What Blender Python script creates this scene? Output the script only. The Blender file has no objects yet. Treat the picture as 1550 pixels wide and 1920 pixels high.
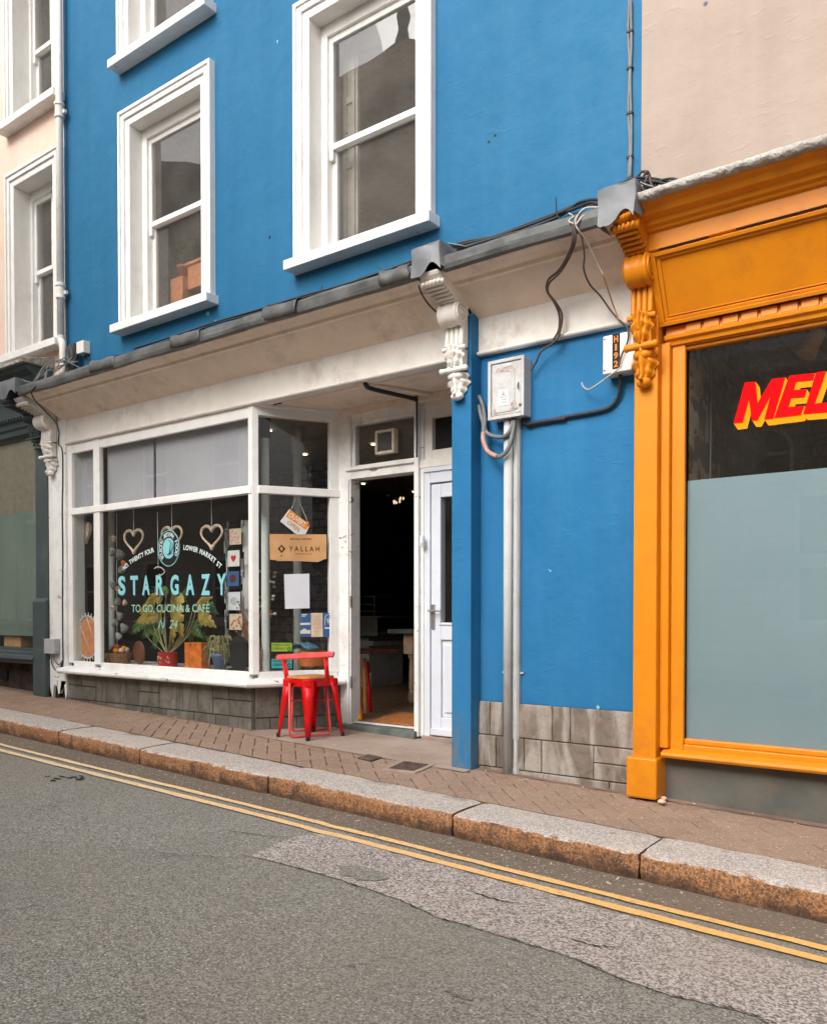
import bpy, bmesh, math, random
from mathutils import Vector, Matrix, noise as mnoise
rad = math.radians
random.seed(7)
S = bpy.context.scene
COL = S.collection

# ---------------------------------------------------------------- camera
F_PX, W_PX, H_PX = 1552.0, 1550.0, 1920.0
YAW, TILT = rad(36.4), rad(1.0)
CAM = Vector((0.0, -4.65, 1.118))
CY = 1147 + F_PX*math.tan(TILT)
cd = bpy.data.cameras.new('camera'); cam = bpy.data.objects.new('camera', cd); COL.objects.link(cam)
cd.sensor_fit = 'VERTICAL'; cd.sensor_height = 24; cd.lens = 24*F_PX/H_PX
cd.shift_y = (CY-960)/H_PX; cd.clip_start = .05; cd.clip_end = 500
cam.location = CAM; cam.rotation_euler = (rad(90)-TILT, 0, YAW)
S.camera = cam
S.render.resolution_x = 826; S.render.resolution_y = 1024

# ---------------------------------------------------------------- sky, sun, exposure
SUN_EL, SUN_AZ = rad(37), rad(-8)          # azimuth measured from -Y towards -X
wd = bpy.data.worlds.new('World'); S.world = wd; wd.use_nodes = True
nt = wd.node_tree; nt.nodes.clear()
sky = nt.nodes.new('ShaderNodeTexSky'); sky.sky_type = 'NISHITA'; sky.sun_disc = False
sky.sun_elevation = SUN_EL; sky.sun_rotation = math.pi + SUN_AZ*-1
sky.air_density = 1.0; sky.dust_density = 6.0; sky.ozone_density = 1.0
hs = nt.nodes.new('ShaderNodeHueSaturation'); hs.inputs['Saturation'].default_value = .12
tc = nt.nodes.new('ShaderNodeTexCoord'); nz = nt.nodes.new('ShaderNodeTexNoise')
nz.inputs['Scale'].default_value = 2.2; nz.inputs['Detail'].default_value = 5
mr = nt.nodes.new('ShaderNodeMapRange'); mr.inputs[1].default_value = .3; mr.inputs[2].default_value = .7
mr.inputs[3].default_value = .80; mr.inputs[4].default_value = 1.2
mx = nt.nodes.new('ShaderNodeMix'); mx.data_type = 'RGBA'; mx.blend_type = 'MULTIPLY'; mx.inputs[0].default_value = 1
cc = nt.nodes.new('ShaderNodeCombineColor')
bg = nt.nodes.new('ShaderNodeBackground'); bg.inputs[1].default_value = .15
wo = nt.nodes.new('ShaderNodeOutputWorld')
L = nt.links.new
L(sky.outputs[0], hs.inputs['Color']); L(tc.outputs['Generated'], nz.inputs['Vector']); L(nz.outputs[0], mr.inputs[0])
for i in range(3): L(mr.outputs[0], cc.inputs[i])
L(hs.outputs[0], mx.inputs[6]); L(cc.outputs[0], mx.inputs[7]); L(mx.outputs[2], bg.inputs[0]); L(bg.outputs[0], wo.inputs[0])
sl = bpy.data.lights.new('sun', 'SUN'); sl.energy = 1.25; sl.angle = rad(50); sl.color = (1, .95, .88)
so = bpy.data.objects.new('sun', sl); COL.objects.link(so); so.location = (-3, -12, 20)
sd = Vector((math.sin(SUN_AZ)*math.cos(SUN_EL), -math.cos(SUN_AZ)*math.cos(SUN_EL), math.sin(SUN_EL)))
so.rotation_euler = sd.to_track_quat('Z', 'Y').to_euler()
S.view_settings.view_transform = 'Standard'; S.view_settings.look = 'None'
S.view_settings.exposure = 0.88; S.view_settings.gamma = 1
S.render.engine = 'CYCLES'; S.cycles.use_denoising = True
S.cycles.max_bounces = 8; S.cycles.transparent_max_bounces = 12
S.cycles.sample_clamp_indirect = 4

# ---------------------------------------------------------------- pixel -> point helpers
Fv = Vector((-math.sin(YAW)*math.cos(TILT), math.cos(YAW)*math.cos(TILT), -math.sin(TILT)))
Rv = Vector((math.cos(YAW), math.sin(YAW), 0)); Uv = Rv.cross(Fv)
def ray(px, py): return Fv + Rv*((px-775)/F_PX) + Uv*((CY-py)/F_PX)
def at(px, py, Y):
    d = ray(px, py); return CAM + d*((Y-CAM.y)/d.y)
def Xp(px, Y, py=900): return at(px, py, Y).x
def Zp(px, py, Y): return at(px, py, Y).z
SLOPE = -.031
def pave(x, y): return SLOPE*x + .02*min(y, 0)
def on_pave(px, py, dz=0):
    d = ray(px, py)
    # z = SLOPE*x + .02*y + dz
    t = (SLOPE*CAM.x + .02*CAM.y + dz - CAM.z)/(d.z - SLOPE*d.x - .02*d.y)
    return CAM + d*t
KY = -1.04
def roadz(x, y): return SLOPE*x + .02*KY - .126 + .012*max(min(KY-y, 3.5), 0)
def on_road(px, py):
    d = ray(px, py); t = 3.0
    for _ in range(30):
        p = CAM + d*t; t += (p.z-roadz(p.x, p.y))/(-d.z)*.8
    return CAM + d*t

# ---------------------------------------------------------------- materials
def nn(nt, t, **kw):
    n = nt.nodes.new(t)
    for k, v in kw.items(): setattr(n, k, v)
    return n
def newmat(name):
    m = bpy.data.materials.new(name); m.use_nodes = True
    return m, m.node_tree, m.node_tree.nodes['Principled BSDF']
class NB:
    def __init__(s, nt):
        s.nt = nt; s.pos = nn(nt, 'ShaderNodeNewGeometry').outputs['Position']
    def map(s, scale=(1, 1, 1), rot=(0, 0, 0), loc=(0, 0, 0)):
        m = nn(s.nt, 'ShaderNodeMapping'); m.inputs[1].default_value = loc; m.inputs[2].default_value = rot; m.inputs[3].default_value = scale
        s.nt.links.new(s.pos, m.inputs[0]); return m.outputs[0]
    def noise(s, scale, vec=None, detail=4, rough=.55, dist=0):
        n = nn(s.nt, 'ShaderNodeTexNoise'); n.inputs['Scale'].default_value = scale; n.inputs['Detail'].default_value = detail
        n.inputs['Roughness'].default_value = rough; n.inputs['Distortion'].default_value = dist
        s.nt.links.new(vec if vec is not None else s.pos, n.inputs['Vector']); return n.outputs[0]
    def vor(s, scale, vec=None, feat='F1', out='Distance'):
        n = nn(s.nt, 'ShaderNodeTexVoronoi', feature=feat); n.inputs['Scale'].default_value = scale
        s.nt.links.new(vec if vec is not None else s.pos, n.inputs['Vector']); return n.outputs[out]
    def rng(s, v, a, b, c=0, d=1):
        n = nn(s.nt, 'ShaderNodeMapRange'); s.nt.links.new(v, n.inputs[0])
        for i, k in enumerate((a, b, c, d)): n.inputs[i+1].default_value = k
        return n.outputs[0]
    def math(s, op, a, b):
        n = nn(s.nt, 'ShaderNodeMath', operation=op)
        for i, k in enumerate((a, b)):
            if isinstance(k, (int, float)): n.inputs[i].default_value = k
            else: s.nt.links.new(k, n.inputs[i])
        return n.outputs[0]
    def mix(s, f, a, b, mode='MIX'):
        n = nn(s.nt, 'ShaderNodeMix', data_type='RGBA', blend_type=mode)
        for i, k in ((0, f), (6, a), (7, b)):
            if isinstance(k, (int, float)): n.inputs[i].default_value = k
            elif isinstance(k, tuple): n.inputs[i].default_value = (*k, 1)
            else: s.nt.links.new(k, n.inputs[i])
        return n.outputs[2]
    def island(s): return nn(s.nt, 'ShaderNodeNewGeometry').outputs['Random Per Island']
    def sep(s, v):
        n = nn(s.nt, 'ShaderNodeSeparateXYZ'); s.nt.links.new(v, n.inputs[0]); return n.outputs
    def bump(s, bs, *hs):
        prev = None
        for h, st, di in hs:
            n = nn(s.nt, 'ShaderNodeBump'); n.inputs['Strength'].default_value = st; n.inputs['Distance'].default_value = di
            s.nt.links.new(h, n.inputs['Height'])
            if prev: s.nt.links.new(prev, n.inputs['Normal'])
            prev = n.outputs[0]
        s.nt.links.new(prev, bs.inputs['Normal'])
    def ln(s, a, b): s.nt.links.new(a, b)

def paint(name, c1, c2, rough=.55, sc=1.6, dirt=None, dirt_amt=.5, dscale=9, streak=True, bump=.25, fine=60, coarse=5, spec=.4, bd=.01, peel=None, peel_amt=.42, peel_sc=16):
    m, nt, bs = newmat(name); n = NB(nt)
    v = n.noise(sc, detail=5)
    col = n.mix(n.rng(v, .35, .65), c1, c2)
    if streak:
        st = n.noise(6, n.map((1, 1, .12)), detail=4)
        col = n.mix(n.rng(st, .45, .75, 0, .45), col, tuple(min(1, x*1.25) for x in c1))
    if dirt:
        a = n.noise(dscale, detail=8, rough=.7); b = n.noise(dscale*.23, detail=3)
        f = n.math('MULTIPLY', n.rng(a, .46, .72), n.rng(b, .38, .62, 0, 1))
        f = n.math('MULTIPLY', f, dirt_amt)
        col = n.mix(f, col, dirt)
    if peel:
        a = n.noise(peel_sc, n.map((.5, 1, 1.4)), detail=7, rough=.65)
        f = n.rng(a, 1-peel_amt, 1-peel_amt+.025)
        col = n.mix(f, col, peel)
        n.bump(bs, (n.noise(coarse, detail=3), bump, bd*2), (n.noise(fine, detail=5), bump, bd*.2), (f, -.5, .004))
    else:
        n.bump(bs, (n.noise(coarse, detail=3), bump, bd*2), (n.noise(fine, detail=5), bump, bd*.2))
    n.ln(col, bs.inputs['Base Color']); bs.inputs['Roughness'].default_value = rough
    bs.inputs['Specular IOR Level'].default_value = spec
    return m
def plain(name, c, rough=.5, metal=0, var=.12, sc=12, bump=0, emit=None, estr=1, spec=.3):
    m, nt, bs = newmat(name); n = NB(nt)
    col = n.mix(n.rng(n.noise(sc, detail=4), .35, .65), tuple(x*(1-var) for x in c), tuple(min(1, x*(1+var)) for x in c))
    n.ln(col, bs.inputs['Base Color']); bs.inputs['Roughness'].default_value = rough; bs.inputs['Metallic'].default_value = metal; bs.inputs['Specular IOR Level'].default_value = spec
    if bump: n.bump(bs, (n.noise(sc*3, detail=4), bump, .01))
    if emit: bs.inputs['Emission Color'].default_value = (*emit, 1); bs.inputs['Emission Strength'].default_value = estr
    return m
def glassmat(name, ior=1.5, tint=(.93, .95, .94), wav=0, pale_haze=0):
    m = bpy.data.materials.new(name); m.use_nodes = True; nt = m.node_tree; nt.nodes.clear()
    o = nn(nt, 'ShaderNodeOutputMaterial'); mixs = nn(nt, 'ShaderNodeMixShader'); t = nn(nt, 'ShaderNodeBsdfTransparent')
    g = nn(nt, 'ShaderNodeBsdfGlossy'); g.inputs['Roughness'].default_value = .01
    fr = nn(nt, 'ShaderNodeFresnel'); t.inputs[0].default_value = (*tint, 1)
    gb = nn(nt, 'ShaderNodeNewGeometry'); mi = nn(nt, 'ShaderNodeMapRange'); mi.inputs[3].default_value = ior; mi.inputs[4].default_value = 1/ior
    nt.links.new(gb.outputs['Backfacing'], mi.inputs[0]); nt.links.new(mi.outputs[0], fr.inputs[0])
    if wav:
        nz = nn(nt, 'ShaderNodeTexNoise'); nz.inputs['Scale'].default_value = 2.2; nz.inputs['Detail'].default_value = 1
        ge = nn(nt, 'ShaderNodeNewGeometry'); nt.links.new(ge.outputs['Position'], nz.inputs['Vector'])
        b = nn(nt, 'ShaderNodeBump'); b.inputs['Strength'].default_value = wav; b.inputs['Distance'].default_value = .004
        nt.links.new(nz.outputs[0], b.inputs['Height']); nt.links.new(b.outputs[0], g.inputs['Normal'])
    nt.links.new(fr.outputs[0], mixs.inputs[0]); nt.links.new(t.outputs[0], mixs.inputs[1]); nt.links.new(g.outputs[0], mixs.inputs[2])
    out = mixs.outputs[0]
    if pale_haze:      # dusty haze painted in to pale the reflections and lift the blacks
        df = nn(nt, 'ShaderNodeBsdfDiffuse'); df.inputs[0].default_value = (.50, .46, .41, 1); m2 = nn(nt, 'ShaderNodeMixShader')
        fz = nn(nt, 'ShaderNodeTexNoise'); fz.inputs['Scale'].default_value = 3; fz.inputs['Detail'].default_value = 5; nt.links.new(gb.outputs['Position'], fz.inputs['Vector'])
        mr_ = nn(nt, 'ShaderNodeMapRange'); mr_.inputs[1].default_value = .3; mr_.inputs[2].default_value = .7; mr_.inputs[3].default_value = pale_haze*.6; mr_.inputs[4].default_value = pale_haze*1.4
        nt.links.new(fz.outputs[0], mr_.inputs[0]); nt.links.new(mr_.outputs[0], m2.inputs[0]); nt.links.new(out, m2.inputs[1]); nt.links.new(df.outputs[0], m2.inputs[2]); out = m2.outputs[0]
    nt.links.new(out, o.inputs[0]); return m

M = {}
# rendered walls -------------------------------------------------
def wallpaint(name, c1, c2, c3, rough=.6, low_fade=None):
    m, nt, bs = newmat(name); n = NB(nt)
    col = n.mix(n.rng(n.noise(.9, detail=5, rough=.6), .35, .65), c1, c2)
    col = n.mix(n.rng(n.noise(3.2, n.map((1, 1, .2)), detail=6, rough=.65), .48, .8, 0, .5), col, c3)
    col = n.mix(n.rng(n.noise(5, n.map((1, 1, .07)), detail=5, rough=.6), .5, .72, 0, .3), col, tuple(x*.8 for x in c1))
    if low_fade:
        p3 = n.sep(n.pos); hh = n.math('SUBTRACT', p3[2], n.math('MULTIPLY', p3[0], SLOPE))
        gr = n.math('MULTIPLY', n.rng(hh, .42, .05), n.rng(n.noise(13, n.map((1, 1, .3)), detail=7, rough=.7), .42, .62)); col = n.mix(gr, col, (.13, .17, .19))
    chips = n.rng(n.noise(16, detail=9, rough=.75), .715, .725)
    col = n.mix(chips, col, (.62, .66, .66))
    dark = n.rng(n.vor(1.15), .028, .02)
    col = n.mix(dark, col, (.05, .07, .09))
    iso = n.math('ABSOLUTE', n.math('SUBTRACT', n.noise(1.9, n.map((1, 1, 1.5)), detail=6, rough=.6, dist=.6), .5), 0)
    rr = n.math('MULTIPLY', n.rng(iso, .006, 0, 0, 1), n.rng(n.noise(1.3), .54, .62))
    lumps = n.noise(7, detail=5, rough=.6)
    rip = n.math('MULTIPLY', n.rng(n.noise(9, n.map((1, 1, 3.2), (0, rad(-24), 0)), detail=4, rough=.5), .56, .66), n.rng(n.noise(2.3), .5, .62))
    n.bump(bs, (n.noise(1.6, detail=3), .5, .05), (lumps, .25, .02), (n.noise(45, detail=6, rough=.7), .25, .004), (rr, .3, .008), (rip, .22, .006))
    n.ln(col, bs.inputs['Base Color']); n.ln(n.rng(lumps, .3, .7, rough-.12, rough+.1), bs.inputs['Roughness'])
    bs.inputs['Specular IOR Level'].default_value = .10
    return m
M['blue'] = wallpaint('blue_render', (.020, .125, .248), (.024, .136, .262), (.044, .165, .295))
M['blue_low'] = wallpaint('blue_render_low', (.020, .138, .300), (.028, .16, .335), (.048, .205, .385), .5, low_fade=True)  # same paint as above; colour set apart to offset weaker light low down
M['pink'] = wallpaint('pink_render', (.74, .54, .43), (.80, .62, .51), (.82, .68, .60))
M['cream'] = wallpaint('cream_render', (.31, .245, .20), (.35, .28, .232), (.38, .31, .265))
M['white'] = paint('white_paint', (.74, .72, .69), (.80, .78, .75), dirt=(.42, .38, .32), dirt_amt=.35, bump=.15)
M['white_old'] = paint('aged_white_paint', (.72, .67, .61), (.79, .75, .70), dirt=(.40, .33, .26), dirt_amt=.75, dscale=7, bump=.25)
M['white_peel'] = paint('peeling_white_paint', (.72, .71, .69), (.80, .79, .77), dirt=(.42, .36, .30), dirt_amt=.6, peel=(.30, .21, .15), peel_amt=.36, peel_sc=9, bump=.3)
M['cream_wood'] = paint('cream_soffit_paint', (.78, .635, .51), (.82, .69, .57), dirt=(.30, .21, .15), dirt_amt=.5, bump=.15)
M['orange'] = paint('orange_gloss_paint', (.62, .20, .004), (.66, .225, .006), rough=.42, dirt=(.42, .13, .015), dirt_amt=.6, dscale=6, bump=.22, fine=90, streak=False, spec=.3)
M['green'] = paint('dark_green_paint', (.045, .064, .066), (.06, .082, .083), rough=.5, dirt=(.12, .14, .13), dirt_amt=.5, bump=.15)
M['upvc'] = plain('white_plastic', (.66, .68, .73), .3, var=.02)
M['lead'] = paint('lead_sheet', (.125, .13, .14), (.24, .245, .255), rough=.5, sc=5, dirt=(.09, .09, .09), dirt_amt=.5, dscale=5, bump=.12, coarse=10, bd=.01)
M['gutter'] = paint('dark_lead_roll', (.045, .045, .043), (.11, .11, .105), rough=.5, sc=6, dirt=(.17, .17, .165), dirt_amt=.8, dscale=8, bump=.2, coarse=10, bd=.01)
M['stonecap'] = paint('weathered_stone_cap', (.30, .27, .24), (.44, .41, .37), rough=.9, dirt=(.07, .06, .045), dirt_amt=.9, dscale=14, bump=.9, coarse=18, bd=.02)
M['galv'] = paint('grey_painted_metal', (.42, .43, .42), (.52, .53, .52), rough=.8, spec=.2, dirt=(.25, .17, .13), dirt_amt=.6, dscale=10, bump=.1)
M['rusty'] = paint('rust_patched_metal', (.44, .44, .425), (.51, .51, .50), rough=.6, dirt=(.30, .22, .18), dirt_amt=.6, dscale=7, bump=.1)
M['cable'] = plain('black_cable_sheath', (.03, .03, .033), .55)
M['cable_grey'] = plain('grey_cable_sheath', (.16, .16, .16), .5)
M['cable_pale'] = plain('pale_cable_sheath', (.42, .38, .34), .6)
M['cable_brown'] = plain('brown_cable_sheath', (.085, .06, .05), .6)
M['cable_orange'] = plain('tan_cable_sheath', (.50, .27, .10), .6)
M['dark'] = plain('dark_interior_shade', (.018, .017, .016), .8)  # near-black so the cafe interior reads dark; shade put into the colour
M['sand_dark'] = plain('dark_joint_sand', (.09, .06, .042), .95, bump=.5)
M['darkwall'] = plain('dark_interior_wall', (.045, .036, .03), .85, var=.5, sc=5, bump=.5)
M['room'] = plain('pale_room_plaster', (.66, .63, .58), .85)
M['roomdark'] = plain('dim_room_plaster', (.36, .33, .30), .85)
M['black'] = plain('black_slate_paint', (.012, .012, .013), .7)
M['glass'] = glassmat('window_glass', 1.75, wav=.25)
M['glass_shop'] = glassmat('shop_glass', 1.6, wav=.12, pale_haze=.015)
M['glass_up'] = glassmat('upper_sash_glass', 1.95, tint=(.85, .86, .86), wav=.35, pale_haze=.10)
M['blind'] = plain('grey_blind_fabric', (.40, .385, .42), .9, var=.05, sc=3)
M['red'] = plain('red_gloss_metal', (.60, .004, .006), .35, var=.06)
M['pinkred'] = plain('faded_red_tube', (.72, .09, .085), .35, var=.15)
M['seatwood'] = plain('orange_plywood', (.55, .22, .07), .4, var=.2, sc=30)
M['paper'] = plain('white_paper', (.72, .73, .78), .7, var=.02)
M['kraft'] = plain('kraft_paper', (.62, .34, .15), .7, var=.12, sc=5)
M['brown'] = plain('dark_brown_ink', (.10, .045, .02), .7)
M['wicker'] = plain('brown_wicker', (.36, .18, .08), .7, var=.5, sc=60, bump=1)
M['leaf'] = plain('dark_green_leaf', (.07, .15, .035), .4, var=.4, sc=9)
M['leaf_gold'] = plain('yellowing_leaf', (.30, .22, .035), .45, var=.45, sc=9)
M['leaf_pale'] = plain('pale_grass_leaf', (.26, .24, .11), .5, var=.4, sc=20)
M['aqua'] = plain('aqua_vinyl', (.25, .58, .60), .5, var=.02)
M['navy'] = plain('navy_vinyl', (.015, .025, .08), .5, var=.02)
M['vinylwhite'] = plain('white_vinyl', (.62, .70, .70), .5, var=.02)
M['vinylgreen'] = plain('mint_vinyl', (.26, .52, .40), .5, var=.02)
M['vred'] = plain('red_vinyl', (.66, .001, .003), .6, var=.02, spec=.05)
M['vorange'] = plain('orange_vinyl', (.82, .26, .005), .6, var=.02, spec=.05)
M['palewood'] = plain('pale_carved_wood', (.66, .50, .38), .5, var=.2, sc=25)
M['column'] = plain('pale_column_paint', (.66, .70, .66), .5, var=.05)
M['shell'] = plain('shell_grey', (.30, .30, .27), .5, var=.4, sc=30)
M['bluepot'] = plain('blue_glazed_pot', (.09, .13, .24), .4)
M['tin'] = plain('red_tin', (.42, .02, .015), .35, var=.2)
M['orangebox'] = plain('orange_wood_box', (.62, .16, .02), .5, var=.25, sc=14)
M['steel'] = plain('brushed_steel', (.45, .44, .42), .35, metal=.8)
M['warm'] = plain('lit_downlight', (1, .9, .7), .5, emit=(1, .78, .5), estr=5)
M['shutter'] = plain('old_panelling', (.36, .33, .28), .7)
M['woodfloor'] = plain('worn_wood_floor', (.20, .12, .07), .5, var=.3, sc=6)
M['mat'] = plain('orange_coir_mat', (.36, .13, .035), .9, var=.3, sc=40)
M['turned'] = plain('cream_turned_wood', (.50, .36, .24), .5, var=.15)
M['slate'] = plain('slate_step', (.13, .14, .13), .6, var=.25, sc=8, bump=.3)
M['concrete'] = paint('concrete_slab', (.30, .22, .17), (.40, .31, .25), rough=.85, dirt=(.17, .12, .09), dirt_amt=.6, bump=.5, streak=False)
M['iron'] = plain('rusty_iron_grate', (.12, .08, .065), .7, var=.4, sc=30, bump=.4)
M['pebble'] = plain('pale_pebble', (.62, .42, .28), .8)
M['white_card'] = plain('white_card', (.66, .66, .64), .7, var=.03)
M['teal'] = plain('teal_card', (.05, .38, .38), .5)
M['lime'] = plain('lime_card', (.30, .46, .05), .5)
M['leafletblue'] = plain('blue_card', (.05, .12, .28), .5)
M['creamcard'] = plain('cream_card', (.66, .55, .42), .6)
M['skyblue'] = plain('light_blue_card', (.14, .38, .55), .5)
M['terracotta'] = plain('terracotta', (.50, .14, .05), .7)
M['pine'] = plain('orange_pine', (.62, .25, .10), .5, var=.15, sc=15)
M['copper'] = plain('dark_copper', (.16, .055, .03), .4, metal=.3)

def frosted():
    m, nt, bs = newmat('frosted_film'); n = NB(nt)
    z = n.sep(n.pos)[2]
    col = n.mix(n.rng(n.noise(1.2, detail=2), .3, .7), (.185, .255, .285), (.215, .285, .315))
    n.ln(col, bs.inputs['Base Color']); bs.inputs['Roughness'].default_value = .22; bs.inputs['Specular IOR Level'].default_value = .5
    return m
M['frost'] = frosted()
def frosted2():
    m, nt, bs = newmat('green_frosted_film'); n = NB(nt)
    col = n.mix(n.rng(n.noise(1.0, n.map((1, 1, .5)), detail=4), .35, .65), (.13, .20, .175), (.20, .26, .215))
    n.ln(col, bs.inputs['Base Color']); bs.inputs['Roughness'].default_value = .3; return m
M['frost2'] = frosted2()

def asphalt(name, base, light, dark, sc, tone=.5, cracks=True):
    m, nt, bs = newmat(name); n = NB(nt)
    v = n.vor(sc, out='Color'); vs = n.sep(v)
    d = n.vor(sc)
    big = n.noise(.8, detail=5, rough=.6)
    col = n.mix(n.rng(vs[0], .1, .9), dark, light)
    col = n.mix(tone, col, base)
    pit = n.rng(n.noise(sc*1.6, detail=2, rough=.8), .60, .68, 0, .6); col = n.mix(pit, col, tuple(x*.5 for x in dark))
    col = n.mix(n.rng(n.noise(sc*.35, detail=4, rough=.8), .5, .8, 0, .25), col, dark)
    spk = n.math('MULTIPLY', n.rng(vs[1], .90, .92), n.rng(d, .6, .35))
    col = n.mix(n.math('MULTIPLY', spk, .85), col, (.56, .54, .50))
    v2 = n.sep(n.vor(sc*.42, out='Color')); d2 = n.vor(sc*.42)
    col = n.mix(n.math('MULTIPLY', n.math('MULTIPLY', n.rng(v2[0], .90, .92), n.rng(d2, .34, .20)), .8), col, (.72, .69, .62))
    col = n.mix(n.math('MULTIPLY', n.math('MULTIPLY', n.rng(v2[1], .88, .90), n.rng(d2, .36, .22)), .8), col, (.03, .028, .022))
    col = n.mix(n.rng(big, .35, .7, 0, .35), col, tuple(x*.72 for x in base))
    col = n.mix(n.rng(n.noise(.35, detail=3), .45, .65, 0, .4), col, (base[0]*1.22, base[1]*1.1, base[2]*1.0))
    hgt = d
    if cracks:
        w = n.noise(5, detail=4); vec = n.map((1, 1, 1))
        mixv = nn(nt, 'ShaderNodeVectorMath', operation='ADD'); cmb = nn(nt, 'ShaderNodeCombineXYZ')
        n.ln(n.rng(w, 0, 1, -.25, .25), cmb.inputs[0]); n.ln(n.rng(n.noise(6, detail=3), 0, 1, -.2, .2), cmb.inputs[1])
        n.ln(vec, mixv.inputs[0]); n.ln(cmb.outputs[0], mixv.inputs[1])
        e = n.vor(1.1, mixv.outputs[0], feat='DISTANCE_TO_EDGE')
        cr = n.math('MULTIPLY', n.rng(e, .007, .001), n.rng(n.noise(.9, n.map(loc=(3, 5, 0)), detail=2), .55, .62))
        cr = n.math('MULTIPLY', cr, n.rng(n.noise(30), .35, .6))
        col = n.mix(n.math('MULTIPLY', cr, .8), col, (.012, .012, .012))
    n.ln(col, bs.inputs['Base Color']); bs.inputs['Roughness'].default_value = .85; bs.inputs['Specular IOR Level'].default_value = .3
    n.bump(bs, (n.noise(3, detail=3), .25, .02), (hgt, -.8, .006), (n.noise(sc*1.5, detail=3), .5, .003))
    return m
M['asphalt'] = asphalt('worn_asphalt', (.195, .180, .152), (.42, .40, .36), (.075, .070, .060), 165, .30)
M['asphalt_edge'] = asphalt('dusty_gutter_asphalt', (.17, .135, .102), (.25, .20, .155), (.09, .07, .055), 110, .6, False)
M['asphalt_patch'] = asphalt('pale_asphalt_patch', (.30, .26, .235), (.64, .57, .53), (.06, .05, .043), 130, .12, False)
def yellow():
    m, nt, bs = newmat('worn_yellow_marking'); n = NB(nt)
    sx = n.sep(n.pos)[0]
    col = n.mix(n.rng(sx, -5, -1), (.84, .62, .38), (.84, .46, .13))
    col = n.mix(n.rng(n.noise(60, detail=6, rough=.7), .42, .7, 0, .55), col, (.40, .25, .11))
    wear = n.rng(n.noise(30, n.map((.6, 1.5, 1)), detail=9, rough=.8), .57, .63)
    col = n.mix(n.math('MULTIPLY', wear, .8), col, (.15, .12, .09))
    n.ln(col, bs.inputs['Base Color']); bs.inputs['Roughness'].default_value = .7
    n.bump(bs, (n.noise(110, detail=3), .5, .004)); return m
M['yellow'] = yellow()
M['crack'] = plain('open_crack', (.02, .018, .015), .95, var=.5, sc=60, bump=.6)
def granite():
    m, nt, bs = newmat('granite_kerb'); n = NB(nt)
    v = n.sep(n.vor(170, out='Color'))
    top = n.mix(n.rng(v[0], .1, .9), (.25, .22, .20), (.62, .57, .52))
    top = n.mix(n.rng(n.noise(60, detail=5, rough=.7), .48, .72, 0, .7), top, (.30, .20, .145))
    top = n.mix(n.rng(n.noise(1.7, detail=3), .4, .7, 0, .35), top, (.56, .46, .38))
    rust = n.mix(n.rng(n.noise(75, detail=6, rough=.8), .40, .60), (.11, .045, .018), (.52, .25, .11))
    rust = n.mix(n.rng(n.noise(9, detail=5), .52, .68, 0, .75), rust, (.06, .035, .022))
    rust = n.mix(n.rng(v[1], .9, .95, 0, .5), rust, (.52, .38, .27))
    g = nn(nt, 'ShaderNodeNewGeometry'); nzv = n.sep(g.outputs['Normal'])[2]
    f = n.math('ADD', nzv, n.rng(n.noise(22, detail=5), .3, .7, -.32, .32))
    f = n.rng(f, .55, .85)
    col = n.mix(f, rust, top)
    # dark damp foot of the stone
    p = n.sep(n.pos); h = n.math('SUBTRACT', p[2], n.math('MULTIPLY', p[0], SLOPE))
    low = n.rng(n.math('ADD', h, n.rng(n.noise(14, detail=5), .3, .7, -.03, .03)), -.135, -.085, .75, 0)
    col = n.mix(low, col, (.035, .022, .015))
    n.ln(col, bs.inputs['Base Color']); bs.inputs['Roughness'].default_value = .85
    n.bump(bs, (n.noise(10, detail=5), .5, .02), (n.noise(110, detail=4, rough=.7), .6, .006)); return m
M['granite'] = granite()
def paver():
    m, nt, bs = newmat('clay_pavers'); n = NB(nt)
    i = n.island()
    col = n.mix(i, (.245, .155, .105), (.30, .20, .14))
    col = n.mix(n.rng(n.noise(2, detail=5), .35, .65, 0, .7), col, (.32, .22, .155))
    col = n.mix(n.rng(n.noise(120, detail=5, rough=.75), .5, .75, 0, .6), col, (.14, .09, .065))
    col = n.mix(n.rng(n.noise(9, detail=7, rough=.7), .56, .7, 0, .5), col, (.19, .135, .105))
    col = n.mix(n.rng(n.sep(n.vor(150, out='Color'))[0], .93, .96, 0, .6), col, (.55, .45, .36))
    n.ln(col, bs.inputs['Base Color']); bs.inputs['Roughness'].default_value = .85
    n.bump(bs, (n.noise(14, detail=4), .4, .01), (n.noise(130, detail=4, rough=.7), .6, .004)); return m
M['paver'] = paver()
M['sand'] = paint('jointing_sand', (.17, .11, .08), (.25, .17, .125), rough=.95, dirt=(.07, .045, .03), dirt_amt=.7, bump=.5, streak=False, fine=150)
def slab(name, a, b, eff):
    m, nt, bs = newmat(name); n = NB(nt)
    i = n.island()
    col = n.mix(i, a, b)
    col = n.mix(n.rng(n.noise(7, n.map((1, 1, 1), (0, .7, 0)), detail=6, dist=2), .45, .7, 0, .6), col, tuple(x*.55 for x in a))
    col = n.mix(n.rng(n.noise(4, n.map((1, 1, .35)), detail=6, dist=1.5), .48, .62, 0, eff), col, (.60, .55, .49))
    col = n.mix(n.rng(n.noise(60, detail=5), .5, .8, 0, .4), col, (.10, .08, .06))
    n.ln(col, bs.inputs['Base Color']); bs.inputs['Roughness'].default_value = .7
    n.bump(bs, (n.noise(12, detail=5), .5, .012), (n.noise(80, detail=5), .4, .003)); return m
M['riser'] = slab('slate_riser_stone', (.085, .082, .066), (.15, .135, .11), .12)
M['slab'] = slab('limed_stone_slab', (.13, .10, .078), (.22, .175, .135), .42)
M['mortar'] = plain('grey_mortar', (.085, .075, .06), .9, bump=.3)
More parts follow.
